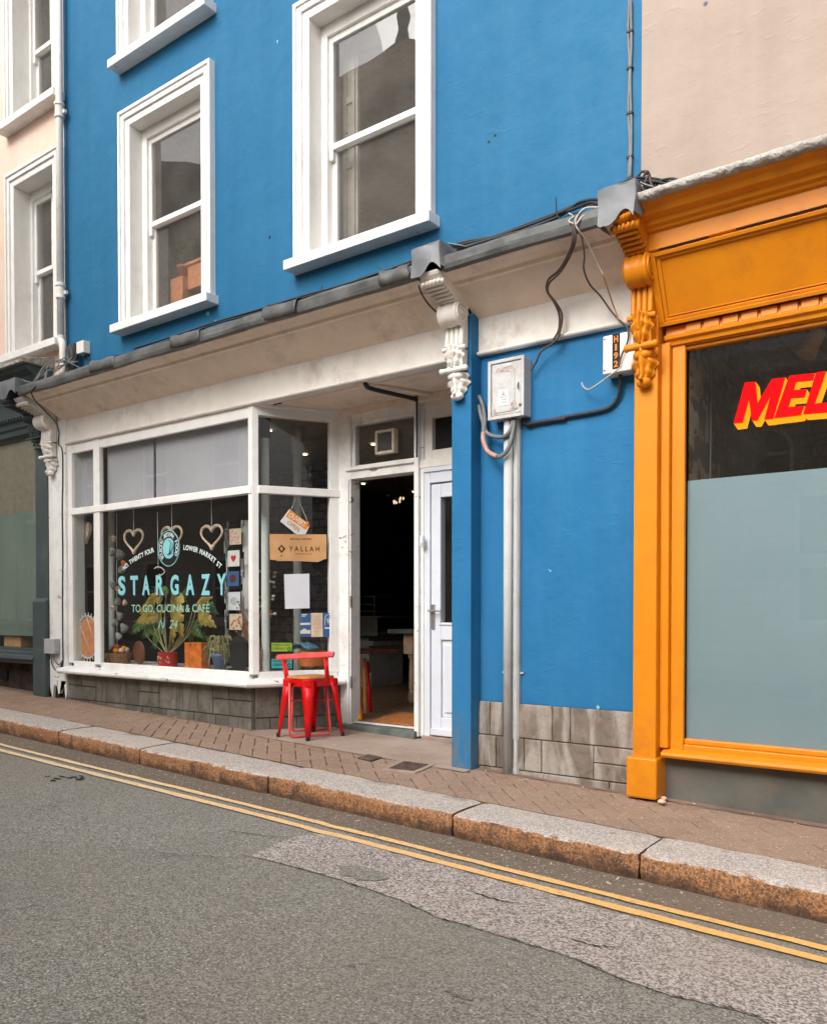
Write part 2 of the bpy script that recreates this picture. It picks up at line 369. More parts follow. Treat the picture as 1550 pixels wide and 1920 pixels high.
M['render_dark'] = paint('dark_damp_render', (.075, .074, .064), (.135, .13, .112), rough=.85, dirt=(.19, .13, .085), dirt_amt=1, dscale=5, bump=.5)
M['brick_dark'] = plain('dark_old_brick', (.05, .035, .028), .9, var=.5, sc=9, bump=.8)
M['rot'] = plain('rotten_timber', (.035, .022, .016), .9, var=.6, sc=30, bump=1)
def rubble():
    m, nt, bs = newmat('interior_stone_wall'); n = NB(nt)
    b = nn(nt, 'ShaderNodeTexBrick'); b.inputs['Scale'].default_value = 2.6; b.inputs['Mortar Size'].default_value = .03
    b.inputs['Color1'].default_value = (.30, .225, .165, 1); b.inputs['Color2'].default_value = (.16, .12, .095, 1); b.inputs['Mortar'].default_value = (.12, .10, .08, 1)
    mp = n.map((1, 1, 1), (rad(90), 0, 0)); n.ln(mp, b.inputs[0])
    col = n.mix(n.rng(n.noise(8, detail=7, rough=.7), .52, .64, 0, .8), b.outputs[0], (.42, .34, .27))
    n.ln(col, bs.inputs['Base Color']); bs.inputs['Roughness'].default_value = .9
    n.bump(bs, (n.noise(9, detail=5), .8, .03)); return m
M['rubble'] = rubble()
M['plaster_old'] = paint('flaking_plaster', (.36, .28, .22), (.50, .41, .34), rough=.9, dirt=(.14, .10, .08), dirt_amt=1, dscale=4, bump=.5, peel=(.13, .10, .08), peel_amt=.5, peel_sc=4)
def stonefront(name, a, b, sc=1.8):
    m, nt, bs = newmat(name); n = NB(nt)
    br = nn(nt, 'ShaderNodeTexBrick'); br.inputs['Scale'].default_value = sc; br.inputs['Mortar Size'].default_value = .012
    br.inputs['Color1'].default_value = (*a, 1); br.inputs['Color2'].default_value = (*b, 1); br.inputs['Mortar'].default_value = (*[x*.7 for x in b], 1)
    n.ln(n.map((1, 1, 1), (rad(90), 0, 0)), br.inputs[0])
    col = n.mix(n.rng(n.noise(2, detail=6), .4, .7, 0, .5), br.outputs[0], tuple(x*.6 for x in a))
    n.ln(col, bs.inputs['Base Color']); bs.inputs['Roughness'].default_value = .9; return m
M['opp_stone'] = stonefront('granite_ashlar', (.58, .51, .43), (.50, .44, .37))
M['opp_cream'] = stonefront('cream_ashlar', (.84, .72, .57), (.78, .66, .52), 1.2)
M['slate_roof'] = stonefront('slate_roofing', (.07, .07, .075), (.05, .05, .055), 6)

# ---------------------------------------------------------------- mesh builder
class MB:
    def __init__(s): s.v = []; s.f = []
    def add(s, vs, fs):
        b = len(s.v); s.v += [Vector(v) for v in vs]; s.f += [tuple(b+i for i in f) for f in fs]; return s
    def box(s, x0, x1, y0, y1, z0, z1):
        x0, x1 = min(x0, x1), max(x0, x1); y0, y1 = min(y0, y1), max(y0, y1); z0, z1 = min(z0, z1), max(z0, z1)
        vs = [(x, y, z) for z in (z0, z1) for y in (y0, y1) for x in (x0, x1)]
        return s.add(vs, [(0, 2, 3, 1), (4, 5, 7, 6), (0, 1, 5, 4), (2, 6, 7, 3), (0, 4, 6, 2), (1, 3, 7, 5)])
    def obox(s, c, ux, uy, uz, hx, hy, hz):      # oriented box
        c = Vector(c); ux, uy, uz = Vector(ux).normalized(), Vector(uy).normalized(), Vector(uz).normalized()
        vs = [c+ux*(hx*i)+uy*(hy*j)+uz*(hz*k) for k in (-1, 1) for j in (-1, 1) for i in (-1, 1)]
        return s.add(vs, [(0, 2, 3, 1), (4, 5, 7, 6), (0, 1, 5, 4), (2, 6, 7, 3), (0, 4, 6, 2), (1, 3, 7, 5)])
    def prism(s, poly, a, b, f):                 # poly 2d -> f(p, q, depth)
        n = len(poly); vs = [f(p, q, a) for p, q in poly]+[f(p, q, b) for p, q in poly]
        fs = [tuple(range(n)), tuple(range(2*n-1, n-1, -1))]+[(i, i+n, (i+1) % n+n, (i+1) % n) for i in range(n)]
        return s.add(vs, fs)
    def xz(s, poly, y0, y1): return s.prism(poly, y0, y1, lambda p, q, d: (p, d, q))
    def yz(s, poly, x0, x1): return s.prism(poly, x0, x1, lambda p, q, d: (d, p, q))
    def xy(s, poly, z0, z1): return s.prism(poly, z0, z1, lambda p, q, d: (p, q, d))
    def quad(s, a, b, c, d): return s.add([a, b, c, d], [(0, 1, 2, 3)])
    def tube(s, pts, r, n=8, caps=True, closed=False):
        pts = [Vector(p) for p in pts]; m = len(pts); rs = r if isinstance(r, (list, tuple)) else [r]*m
        vs = []; up = Vector((.13, .21, .97)).normalized()
        for i, p in enumerate(pts):
            if closed: t = (pts[(i+1) % m]-pts[i-1]).normalized()
            else: t = (pts[min(i+1, m-1)]-pts[max(i-1, 0)]).normalized()
            a = t.cross(up)
            if a.length < .05: a = t.cross(Vector((1, 0, 0)))
            a.normalize(); up = a.cross(t).normalized()
            for k in range(n):
                th = 2*math.pi*k/n; vs.append(p+(a*math.cos(th)+up*math.sin(th))*rs[i])
        fs = []
        for i in range(m if closed else m-1):
            j = (i+1) % m
            for k in range(n): fs.append((i*n+k, i*n+(k+1) % n, j*n+(k+1) % n, j*n+k))
        if caps and not closed: fs += [tuple(range(n-1, -1, -1)), tuple((m-1)*n+k for k in range(n))]
        return s.add(vs, fs)
    def lathe(s, prof, c, n=24, axis='Z', caps=True):     # prof [(r, h)]
        c = Vector(c); vs = []
        for r, h in prof:
            for k in range(n):
                a = 2*math.pi*k/n; p, q = r*math.cos(a), r*math.sin(a)
                vs.append(c+Vector((p, q, h) if axis == 'Z' else ((h, p, q) if axis == 'X' else (p, h, q))))
        m = len(prof); fs = [(i*n+k, i*n+(k+1) % n, (i+1)*n+(k+1) % n, (i+1)*n+k) for i in range(m-1) for k in range(n)]
        if caps: fs += [tuple(range(n-1, -1, -1)), tuple((m-1)*n+k for k in range(n))]
        return s.add(vs, fs)
    def ball(s, c, rx, ry, rz, n=12, m=8):
        c = Vector(c); prof = [(math.sin(math.pi*i/m), -math.cos(math.pi*i/m)) for i in range(m+1)]; vs = []
        for r, h in prof:
            for k in range(n):
                a = 2*math.pi*k/n; vs.append(c+Vector((rx*max(r, .02)*math.cos(a), ry*max(r, .02)*math.sin(a), rz*h)))
        return s.add(vs, [(i*n+k, i*n+(k+1) % n, (i+1)*n+(k+1) % n, (i+1)*n+k) for i in range(m) for k in range(n)])
    def grid(s, f, nu, nv):
        vs = [f(i/nu, j/nv) for j in range(nv+1) for i in range(nu+1)]
        return s.add(vs, [(j*(nu+1)+i, j*(nu+1)+i+1, (j+1)*(nu+1)+i+1, (j+1)*(nu+1)+i) for j in range(nv) for i in range(nu)])
    def build(s, name, mat, parent=None, bevel=0, smooth=False, sub=0, thick=0, seg=2, label=None, origin=None, flip=True):
        me = bpy.data.meshes.new(name)
        off = Vector((0, 0, 0))
        if parent is not None:
            off = wloc(parent)
        elif origin is not None: off = Vector(origin)
        me.from_pydata([v-off for v in s.v], [], s.f); me.update()
        if flip and not (isinstance(mat, str) and mat.startswith('glass')):
            bm = bmesh.new(); bm.from_mesh(me); bmesh.ops.recalc_face_normals(bm, faces=bm.faces); bm.to_mesh(me); bm.free()
        o = bpy.data.objects.new(name, me); COL.objects.link(o); me.materials.append(M[mat] if isinstance(mat, str) else mat)
        if parent is not None: o.parent = parent
        elif origin is not None: o.location = off
        if smooth:
            for p in me.polygons: p.use_smooth = True
        if thick:
            md = o.modifiers.new('solid', 'SOLIDIFY'); md.thickness = thick; md.offset = 0
        if bevel:
            md = o.modifiers.new('bevel', 'BEVEL'); md.width = bevel; md.segments = seg; md.limit_method = 'ANGLE'; md.angle_limit = rad(35); md.harden_normals = False
        if sub:
            md = o.modifiers.new('sub', 'SUBSURF'); md.levels = sub; md.render_levels = sub
        if label: o['label'] = label
        return o
def wloc(o):
    v = Vector(o.location)
    while o.parent is not None: o = o.parent; v += Vector(o.location)
    return v
def empty(name, loc=(0, 0, 0), parent=None):
    o = bpy.data.objects.new(name, None); COL.objects.link(o); o.empty_display_size = .1
    o.location = Vector(loc)-(wloc(parent) if parent else Vector((0, 0, 0)))
    if parent: o.parent = parent
    return o
def thing(name, label, cat, loc=(0, 0, 0), group=None):
    o = empty(name, loc); return tag(o, label, cat, group)
def tag(o, label, cat, group=None):
    o['label'] = label; o['category'] = cat
    if group: o['group'] = group
    return o
def struct(o): o['kind'] = 'structure'; return o
def smoothpath(pts, k=6):
    P = [Vector(p) for p in pts]; out = []
    for i in range(len(P)-1):
        a, b, c, d = P[max(i-1, 0)], P[i], P[i+1], P[min(i+2, len(P)-1)]
        for j in range(k):
            t = j/k; out.append(.5*((2*b)+(c-a)*t+(2*a-5*b+4*c-d)*t*t+(3*b-a-3*c+d)*t**3))
    out.append(P[-1]); return out
def cable(mb, pts, r, k=6, n=6): return mb.tube(smoothpath([at(*p) if len(p) == 3 and p[0] > 20 else Vector(p) for p in pts], k), r, n)
def pc(pts, k=6): return smoothpath([at(*p) for p in pts], k)
def arc_text(): pass
_font_cache = {}
def glyphs(txt, size=1.0, bold=0.0, shear=0, space=1, align='CENTER'):
    key = (txt, size, bold, shear, space, align)
    if key in _font_cache: return _font_cache[key]
    c = bpy.data.curves.new('t', 'FONT'); c.body = txt; c.size = size; c.offset = bold; c.shear = shear; c.space_character = space
    c.align_x = align; c.resolution_u = 4
    o = bpy.data.objects.new('t', c); COL.objects.link(o)
    bpy.context.view_layer.update()
    me = bpy.data.meshes.new_from_object(o.evaluated_get(bpy.context.evaluated_depsgraph_get()))
    r = ([v.co.copy() for v in me.vertices], [tuple(p.vertices) for p in me.polygons])
    bpy.data.objects.remove(o); bpy.data.curves.remove(c); bpy.data.meshes.remove(me)
    _font_cache[key] = r; return r
def put_text(mb, txt, f, size, **kw):          # f(x, y) -> world point
    vs, fs = glyphs(txt, size, **kw)
    mb.add([f(v.x, v.y) for v in vs], fs)
def twidth(txt, size, **kw):
    vs, _ = glyphs(txt, size, **kw)
    return (min(v.x for v in vs), max(v.x for v in vs), min(v.y for v in vs), max(v.y for v in vs)) if vs else (0, 0, 0, 0)
def fit_text(mb, txt, x0, x1, z0, z1, Y, map3=None, **kw):   # stretch text into a rectangle on a Y plane
    a, b, c, d = twidth(txt, 1, **kw)
    g = map3 or (lambda u, w: (x0+(x1-x0)*u, Y, z0+(z1-z0)*w))
    put_text(mb, txt, lambda x, y: g((x-a)/(b-a), (y-c)/(d-c)), 1, **kw)

def wall_front(mb, x0, x1, z0, z1, Y, holes, depth, nx=1):
    """front sheet with openings, and the reveals of the openings"""
    xs = sorted({x0, x1, *[h[0] for h in holes], *[h[1] for h in holes]}); zs = sorted({z0, z1, *[h[2] for h in holes], *[h[3] for h in holes]})
    xs = [x for x in xs if x0 <= x <= x1]; zs = [z for z in zs if z0 <= z <= z1]
    idx = {}
    vs = []; fs = []
    def V(i, j):
        if (i, j) not in idx: idx[(i, j)] = len(vs); vs.append((xs[i], Y, zs[j]))
        return idx[(i, j)]
    for i in range(len(xs)-1):
        for j in range(len(zs)-1):
            cx, cz = (xs[i]+xs[i+1])/2, (zs[j]+zs[j+1])/2
            if any(h[0] < cx < h[1] and h[2] < cz < h[3] for h in holes): continue
            fs.append((V(i, j), V(i+1, j), V(i+1, j+1), V(i, j+1)))
    mb.add(vs, fs)
    for a, b, c, d in holes:
        for p, q in (((a, c), (a, d)), ((a, d), (b, d)), ((b, d), (b, c)), ((b, c), (a, c))):
            mb.quad((p[0], Y, p[1]), (q[0], Y, q[1]), (q[0], Y+depth, q[1]), (p[0], Y+depth, p[1]))
def room(mb, x0, x1, y0, y1, z0, z1, front=False):
    mb.quad((x0, y1, z0), (x1, y1, z0), (x1, y1, z1), (x0, y1, z1))
    mb.quad((x0, y0, z0), (x0, y1, z0), (x0, y1, z1), (x0, y0, z1))
    mb.quad((x1, y0, z0), (x1, y1, z0), (x1, y1, z1), (x1, y0, z1))
    mb.quad((x0, y0, z0), (x1, y0, z0), (x1, y1, z0), (x0, y1, z0))
    mb.quad((x0, y0, z1), (x1, y0, z1), (x1, y1, z1), (x0, y1, z1))
def ushape(x0, x1, z0, z1, w):
    return [(x0, z0), (x0, z1), (x1, z1), (x1, z0), (x1-w, z0), (x1-w, z1-w), (x0+w, z1-w), (x0+w, z0)]
def ring(mb, x0, x1, z0, z1, w, y0, y1, wb=None, wt=None):
    wb = w if wb is None else wb; wt = w if wt is None else wt
    mb.box(x0, x0+w, y0, y1, z0, z1); mb.box(x1-w, x1, y0, y1, z0, z1)
    mb.box(x0+w, x1-w, y0, y1, z0, z0+wb); mb.box(x0+w, x1-w, y0, y1, z1-wt, z1)

# ================================================================= GROUND
def sheet(name, x0, x1, y0, y1, zf, mat, nx=40, ny=6):
    mb = MB(); mb.grid(lambda u, v: (x0+(x1-x0)*u, y0+(y1-y0)*v, zf(x0+(x1-x0)*u, y0+(y1-y0)*v)), nx, ny)
    return struct(mb.build(name, mat, flip=False))
sheet('ground', -90, 90, -90, 90, lambda x, y: SLOPE*x-.6, 'asphalt_edge', 4, 4)
sheet('road', -70, 60, -7.4, KY+.02, roadz, 'asphalt', 8, 40)
def strip(name, mat, poly, dz, sub=.12):
    """a sheet lying dz above the road whose outline is poly (x, y)"""
    me = bmesh.new(); vs = [me.verts.new((x, y, 0)) for x, y in poly]; me.faces.new(vs)
    bmesh.ops.triangulate(me, faces=me.faces)
    mb = MB(); me.verts.ensure_lookup_table(); me.verts.index_update()
    mb.add([(v.co.x, v.co.y, roadz(v.co.x, v.co.y)+dz) for v in me.verts], [tuple(v.index for v in f.verts) for f in me.faces]); me.free()
    return struct(mb.build(name, mat))
# gutter strip between kerb and inner yellow line: dustier asphalt
YL = []
for pts in (((0, 1396), (400, 1493), (800, 1593.5), (1200, 1695), (1550, 1789)), ((0, 1406), (400, 1506), (800, 1609), (1200, 1717), (1550, 1814.6))):
    ys = [on_road(*p).y for p in pts]; YL.append(sum(ys)/len(ys))
print('yellow lines at', YL)
random.seed(3)
e = [(x*.25, KY+.02) for x in range(-140, 80)]
e2 = [(x*.25, YL[0]+.03+random.uniform(-.012, .012)) for x in range(79, -141, -1)]
strip('road_gutter', 'asphalt_edge', e+e2, .003)
def yline(y, w):
    top = []; bot = []
    for i in range(-350, 130):
        x = i*.1; j = random.uniform(-.004, .004); wob = .006*math.sin(x*1.3)
        if -3.08 < x < -2.95: wob -= .012
        top.append((x, y+w/2+j+wob)); bot.append((x, y-w/2+random.uniform(-.004, .004)+wob))
    return strip('yellow_line', 'yellow', top+bot[::-1], .0075)
yline(YL[0], .048); yline(YL[1], .055)
# pale repair patch
pp = [(467, 1607.5), (510, 1588), (552, 1570), (604, 1562), (700, 1590), (800, 1617), (1000, 1670), (1200, 1727), (1550, 1824), (1700, 1868), (1700, 2090), (1560, 1990), (1423, 1909), (1300, 1878), (1187, 1847), (1080, 1800), (960, 1762), (820, 1720), (740, 1685), (640, 1652), (560, 1628)]
P3 = [on_road(*p) for p in pp]; poly = []
for a, b in zip(P3, P3[1:]+P3[:1]):
    k = max(1, int((b-a).length/.06))
    for i in range(k):
        q = a.lerp(b, i/k); poly.append((q.x+random.uniform(-.012, .012), q.y+random.uniform(-.012, .012)))
strip('road_patch', 'asphalt_patch', poly, .004)
e_ = [on_road(*p) for p in ((395, 1612), (430, 1611), (467, 1609), (560, 1630), (640, 1654), (740, 1687), (820, 1722), (960, 1764), (1080, 1802), (1187, 1849), (1300, 1880), (1423, 1911), (1560, 1992))]
E_ = smoothpath(e_, 18); random.seed(31)
tp, bt = [], []
for i, q in enumerate(E_):
    w = max(.0006, .006*(mnoise.noise(Vector((i*.23, 2, 0)))+.15)+random.uniform(-.0015, .002)); w = min(w, .0055)
    jx_ = random.uniform(-.010, .010); tp.append((q.x, q.y+w+jx_)); bt.append((q.x, q.y-w+jx_))
strip('road_crack', M['crack'], tp+bt[::-1], .0085)
for pts in (((240, 1628), (300, 1612), (350, 1607), (430, 1611)), ((400, 1558), (440, 1562), (500, 1570), (552, 1572)), ((290, 1600), (320, 1604), (345, 1601)), ((1050, 1760), (1110, 1775), (1180, 1782)), ((870, 1670), (930, 1690), (990, 1700))):
    E_ = smoothpath([on_road(*p) for p in pts], 14); tp, bt = [], []
    for i, q in enumerate(E_):
        w = random.uniform(.0015, .006)*math.sin(math.pi*(i+.5)/len(E_)); jx_ = random.uniform(-.007, .007); tp.append((q.x, q.y+w+jx_)); bt.append((q.x, q.y-w+jx_))
    strip('road_crack', M['crack'], tp+bt[::-1], .0085)
mb = MB(); random.seed(15)
for k in range(16):
    q = on_road(random.uniform(85, 155), random.uniform(1456, 1466)); s_ = random.uniform(.004, .011); mb.box(q.x-s_*2, q.x+s_*2, q.y-s_*.7, q.y+s_*.7, q.z+.004, q.z+.007)
struct(mb.build('road_spall', 'crack'))
blob = on_road(680, 1639)
strip('road_patch', M['asphalt'], [(blob.x+.14*math.cos(a/16*6.283)*random.uniform(.7, 1.2), blob.y+.09*math.sin(a/16*6.283)*random.uniform(.6, 1.2)) for a in range(16)], .0075)

# kerb of granite stones
jx = [on_pave(px, py).x for px, py in ((100, 1371), (249, 1404), (495, 1454), (843, 1527), (1190, 1604))]
print('kerb joints', jx)
jx = [jx[0]-7.2, jx[0]-5.4, jx[0]-3.6, jx[0]-1.75]+jx+[jx[-1]+.95, jx[-1]+2.1, jx[-1]+3.3, jx[-1]+4.8, jx[-1]+6.2, jx[-1]+8]
mb = MB(); KW = .33
prof = [(KW, -.25), (KW, -.02), (KW-.012, -.003), (KW*.66, .002), (KW*.33, .002), (.034, -.0005), (.013, -.005), (.003, -.016), (.0, -.036), (.0, -.075), (.003, -.11), (.006, -.15), (.006, -.25)]
for a, b in zip(jx, jx[1:]):
    a += .007; b -= .007; n = max(4, int((b-a)/.03)); seed = random.random()*50; tilt = random.uniform(-.004, .004); vs = []
    for i in range(n+1):
        x = a+(b-a)*i/n; end = min(i, n-i)
        rr = .012*(end == 0)+.004*(end == 1)
        for j, (p, q) in enumerate(prof):
            nv = mnoise.noise(Vector((x*3.5, j*.55, seed)))*.010+mnoise.noise(Vector((x*16, j*1.3, seed)))*.005
            nz2 = mnoise.noise(Vector((x*7, j*.9, seed+9)))*.003
            y = KY+p+(nv if 5 <= j else 0)+(rr if j >= 5 else 0); z = pave(x, KY+p)+q+nz2-rr*.5+tilt
            xx = x+(0 if 0 < i < n else mnoise.noise(Vector((j*.7, seed, 3)))*.01)
            vs.append((xx, y, z))
    m = len(prof)
    fs = [(i*m+j, i*m+j+1, (i+1)*m+j+1, (i+1)*m+j) for i in range(n) for j in range(m-1)]+[tuple(range(m)), tuple(n*m+j for j in range(m-1, -1, -1))]
    mb.add(vs, fs)
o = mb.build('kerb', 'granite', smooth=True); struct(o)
md = o.modifiers.new('es', 'EDGE_SPLIT'); md.split_angle = rad(50)
mb = MB(); mb.box(-70, 60, KY+.03, KY+KW-.03, -.5, -.4); 

# pavement: sand bed + clay blocks (soldier rows uphill, herringbone downhill)
PY0, PY1 = KY+KW+.004, .03
def clip(poly, a, b, c):      # keep a*x+b*y+c >= 0
    out = []
    for i, p in enumerate(poly):
        q = poly[(i+1) % len(poly)]; dp, dq = a*p[0]+b*p[1]+c, a*q[0]+b*q[1]+c
        if dp >= 0: out.append(p)
        if dp*dq < 0: t = dp/(dp-dq); out.append((p[0]+(q[0]-p[0])*t, p[1]+(q[1]-p[1])*t))
    return out
mb = MB(); SPLIT = -5.9
def block(cx, cy, ang, l, w, x0, x1):
    ca, sa = math.cos(ang), math.sin(ang)
    P = [(cx+ca*p-sa*q, cy+sa*p+ca*q) for p, q in ((-l/2, -w/2), (l/2, -w/2), (l/2, w/2), (-l/2, w/2))]
    for abc in ((1, 0, -x0), (-1, 0, x1), (0, 1, -PY0), (0, -1, PY1)):
        P = clip(P, *abc)
        if len(P) < 3: return
    A = sum(P[i][0]*P[(i+1) % len(P)][1]-P[(i+1) % len(P)][0]*P[i][1] for i in range(len(P)))/2
    if abs(A) < .0006: return
    mx_, my_ = sum(p[0] for p in P)/len(P), sum(p[1] for p in P)/len(P)
    dz = random.uniform(-.0012, .0012); tx, ty = random.uniform(-.01, .01), random.uniform(-.01, .01)
    f = lambda s, h: [(mx_+(p[0]-mx_)*s, my_+(p[1]-my_)*s, pave(*p)+h+dz+tx*(p[0]-mx_)+ty*(p[1]-my_)) for p in P]
    n = len(P); vs = f(.90, .0)+f(.95, -.003)+f(.962, -.014)
    mb.add(vs, [tuple(range(n))]+[(i, i+n, (i+1) % n+n, (i+1) % n) for i in range(n)]+[(i+n, i+2*n, (i+1) % n+2*n, (i+1) % n+n) for i in range(n)])
for i in range(-60, 12):
    for j in range(-1, 6):
        block(SPLIT-.05+i*.1-.05, PY0+j*.2+(.1 if i % 2 else 0), rad(90), .2, .1, -12, SPLIT)
ang = rad(45); ca, sa = math.cos(ang), math.sin(ang)
for i in range(-90, 140):
    for j in range(-90, 140):
        # herringbone: pair of blocks on a stepped lattice (units of .1)
        k = (i-j) % 4
        if k == 0: bx, by, a2 = i+1.0, j+.5, 0
        elif k == 3: bx, by, a2 = i+.5, j+1.0, 90
        else: continue
        x, y = bx*.1, by*.1; X = ca*x-sa*y+SPLIT+2.2; Y = sa*x+ca*y-3.0
        if SPLIT-.2 < X < 4 and PY0-.2 < Y < PY1+.2: block(X, Y, ang+rad(a2), .2, .1, SPLIT, 4)
struct(mb.build('pavement', 'paver'))
sheet('pavement_bed', -30, 12, KY+KW-.02, .9, lambda x, y: pave(x, y)-.0062, 'sand_dark', 60, 10)
# concrete margins: recess slab, and mortared fillet along the walls
mb = MB(); mb.grid(lambda u, v: ((-5.0+2.12*u), (-.20+.9*v), pave(-5.0+2.12*u, -.2+.9*v)+.0045), 8, 6)
struct(mb.build('pavement_slab', 'concrete'))
mb = MB()
for a, b, w in ((-9.6, -5.0, .045), (-2.87, 2, .07)):
    n = int((b-a)/.07)
    mb.grid(lambda u, v: (a+(b-a)*u, .02-(.02+w+mnoise.noise(Vector((u*40, 3, 0)))*.03)*v, pave(a+(b-a)*u, 0)+.003+.005*(1-v)), n, 2)
struct(mb.build('pavement_fillet', 'sand'))
# far side pavement
sheet('pavement_far', -70, 60, -12, -7.35, lambda x, y: SLOPE*x+.05, 'concrete', 8, 2)

# ================================================================= BLUE BUILDING
XL, XR = Xp(121, 0, 350), Xp(1202, 0, 300)
print('blue wall', XL, XR)
Zs = lambda pts, Y: sum(Zp(x, y, Y) for x, y in pts)/len(pts)
ZF0 = 2.785; ZF1 = 3.025; ZCT = 3.17; ZG0, ZG1 = 3.205, 3.278      # fascia, cove top, lead roll
blue = thing('blue_building', 'bright blue rendered terrace house with white sash windows above a cream framed cafe shopfront', 'building', (-5, 0, 0))
w1x0, w1x1 = Xp(222.5, -.05, 400), Xp(395, -.05, 350); w1z1 = Zs([(221.5, 213), (387.6, 111.7)], -.05)
w1z0 = Zs([(214.8, 605.7), (402.7, 540.3)], -.13)
w2x0, w2x1 = Xp(550, -.05, 250), Xp(808.6, -.05, 200); w2z1 = Zp(549.7, 10, -.05); w2z0 = Zs([(539.6, 483), (817, 389)], -.13)
w0z0 = Zs([(212, 97.3), (399, -13)], -.13)
print('w1', w1x0, w1x1, w1z0, w1z1, 'w2', w2x0, w2x1, w2z0, w2z1, 'w0z0', w0z0)
AW = .135
def hole(x0, x1, z0, z1): return (x0+AW, x1-AW, z0, z1-AW)
w0 = (w1x0-.01, w1x1-.01, w0z0, w0z0+1.7)
w3 = (w2x0, w2x1, w0z0, w0z0+1.7)
H = [hole(w1x0, w1x1, w1z0, w1z1), hole(w2x0, w2x1, w2z0, w2z1), hole(*w0), hole(*w3)]
TOP = 8.6
mb = MB(); wall_front(mb, XL, XR, 3.0, TOP, 0, H, .22)
mb.quad((XL, 0, 3.0), (XR, 0, 3.0), (XR, .22, 3.0), (XL, .22, 3.0))
mb.box(XL, XR, .25, .45, TOP-.01, TOP+.3); mb.box(XL, XR, 0.002, .25, TOP-.001, TOP+.3)
mb.build('wall', 'blue', blue)
mb = MB(); room(mb, XL+.1, XR-.1, .23, 4.0, 3.35, 5.75); room(mb, XL+.1, XR-.1, .23, 4.0, 5.85, 8.5)
for a, b, c, d in ((XL+.1, H[0][0], 3.35, 5.75), (H[0][1], H[1][0], 3.35, 5.75), (H[1][1], XR-.1, 3.35, 5.75), (H[0][0], H[0][1], H[0][3], 5.75), (H[1][0], H[1][1], H[1][3], 5.75), (H[0][0], H[0][1], 3.35, H[0][2]), (H[1][0], H[1][1], 3.35, H[1][2])):
    mb.quad((a, .24, c), (b, .24, c), (b, .24, d), (a, .24, d))
mb.build('upstairs_room', 'roomdark', blue)
mb = MB(); mb.yz([(-.15, TOP+.3), (4.1, TOP+2.6), (8.2, TOP+.3)], XL, XR); mb.build('roof', 'slate_roof', blue)

def sash(parent, x0, x1, z0, z1, glaz=0, aw=AW, frw=.10, mid=.53, mat='white', architrave=True, gmat='glass_up', rev=.10):
    w = empty('sash_window', (x0, 0, z0), parent)
    a = MB()
    if architrave:
        for k, (f0, f1, y) in enumerate(((0, .22, -.06), (.22, .40, -.045), (.40, .62, -.052), (.62, 1, -.034))):
            xo, zo = aw*f0, aw*f0; p = ushape(x0+xo, x1-xo, z0, z1-zo, aw*(f1-f0)); a.xz(p, y, .01)
        lin = ushape(x0+aw-.001, x1-aw+.001, z0, z1-aw+.001, .013)
        a.xz(lin, -.0335, rev)
        a.build('architrave', mat, w, bevel=.004)
    ix0, ix1, iz1 = x0+aw, x1-aw, z1-aw
    s = MB(); s.box(x0-.035, x1+.035, -.13, .02, z0-.075, z0); s.box(ix0, ix1, .02, .2, z0-.075, z0+.012)
    s.build('sill', 'white_peel' if architrave else mat, w, bevel=.006)
    f = MB(); ring(f, ix0+.001, ix1-.001, z0+.012, iz1-.001, frw, rev, rev+.10, wb=.03, wt=.10); f.build('frame', mat, w, bevel=.003)
    gx0, gx1 = ix0+frw, ix1-frw; gz0, gz1 = z0+.04, iz1-.10; gm = gz0+(gz1-gz0)*mid
    up = MB(); yy = rev+.025
    ring(up, gx0-.01, gx1+.01, gm-.02, gz1+.01, .048, yy, yy+.035, wb=.045, wt=.06)
    up.box(gx0-.008, gx0+.034, yy+.001, yy+.034, gm-.095, gm-.02); up.box(gx1-.034, gx1+.008, yy+.001, yy+.034, gm-.095, gm-.02)
    if glaz: up.box((gx0+gx1)/2-.01, (gx0+gx1)/2+.01, yy+.004, yy+.03, gm+.02, gz1-.04)
    up.build('upper_sash', mat, w, bevel=.003)
    lo = MB(); yl = yy+.037
    ring(lo, gx0-.01, gx1+.01, gz0, gm+.028, .052, yl, yl+.035, wb=.075, wt=.045)
    if glaz: lo.box((gx0+gx1)/2-.01, (gx0+gx1)/2+.01, yl+.004, yl+.03, gz0+.07, gm-.01)
    lo.build('lower_sash', mat, w, bevel=.003)
    g = MB(); y1 = yy+.016; g.quad((gx0+.03, y1, gm+.01), (gx1-.03, y1, gm+.01), (gx1-.03, y1, gz1-.04), (gx0+.03, y1, gz1-.04)); g.build('pane', gmat, w)
    g = MB(); y1 = yl+.016; g.quad((gx0+.03, y1, gz0+.06), (gx1-.03, y1, gz0+.06), (gx1-.03, y1, gm), (gx0+.03, y1, gm)); g.build('pane', gmat, w)
    return w, (gx0, gx1, gz0, gm, gz1)
W1, G1 = sash(blue, w1x0, w1x1, w1z0, w1z1, frw=.085)
W2, G2 = sash(blue, w2x0, w2x1, w2z0, w2z1, frw=.075, mid=.50)
sash(blue, *w0, frw=.085); sash(blue, *w3, frw=.075)
# shutter panelling inside window 2
mb = MB(); x = G2[0]-.02
for k in range(1):
    mb.box(x+k*.17, x+.155+k*.17, .30+k*.05, .33+k*.05, G2[2]-.1, G2[4]+.1)
    mb.box(x+.02+k*.17, x+.05+k*.17, .285+k*.05, .30+k*.05, G2[2], G2[4]); mb.box(x+.11+k*.17, x+.135+k*.17, .285+k*.05, .30+k*.05, G2[2], G2[4])
    for zz in (G2[2]+.05, G2[3]-.1, G2[3]+.4): mb.box(x+.05+k*.17, x+.11+k*.17, .285+k*.05, .30+k*.05, zz, zz+.05)
mb.build('inner_shutter', 'shutter', blue, bevel=.004)
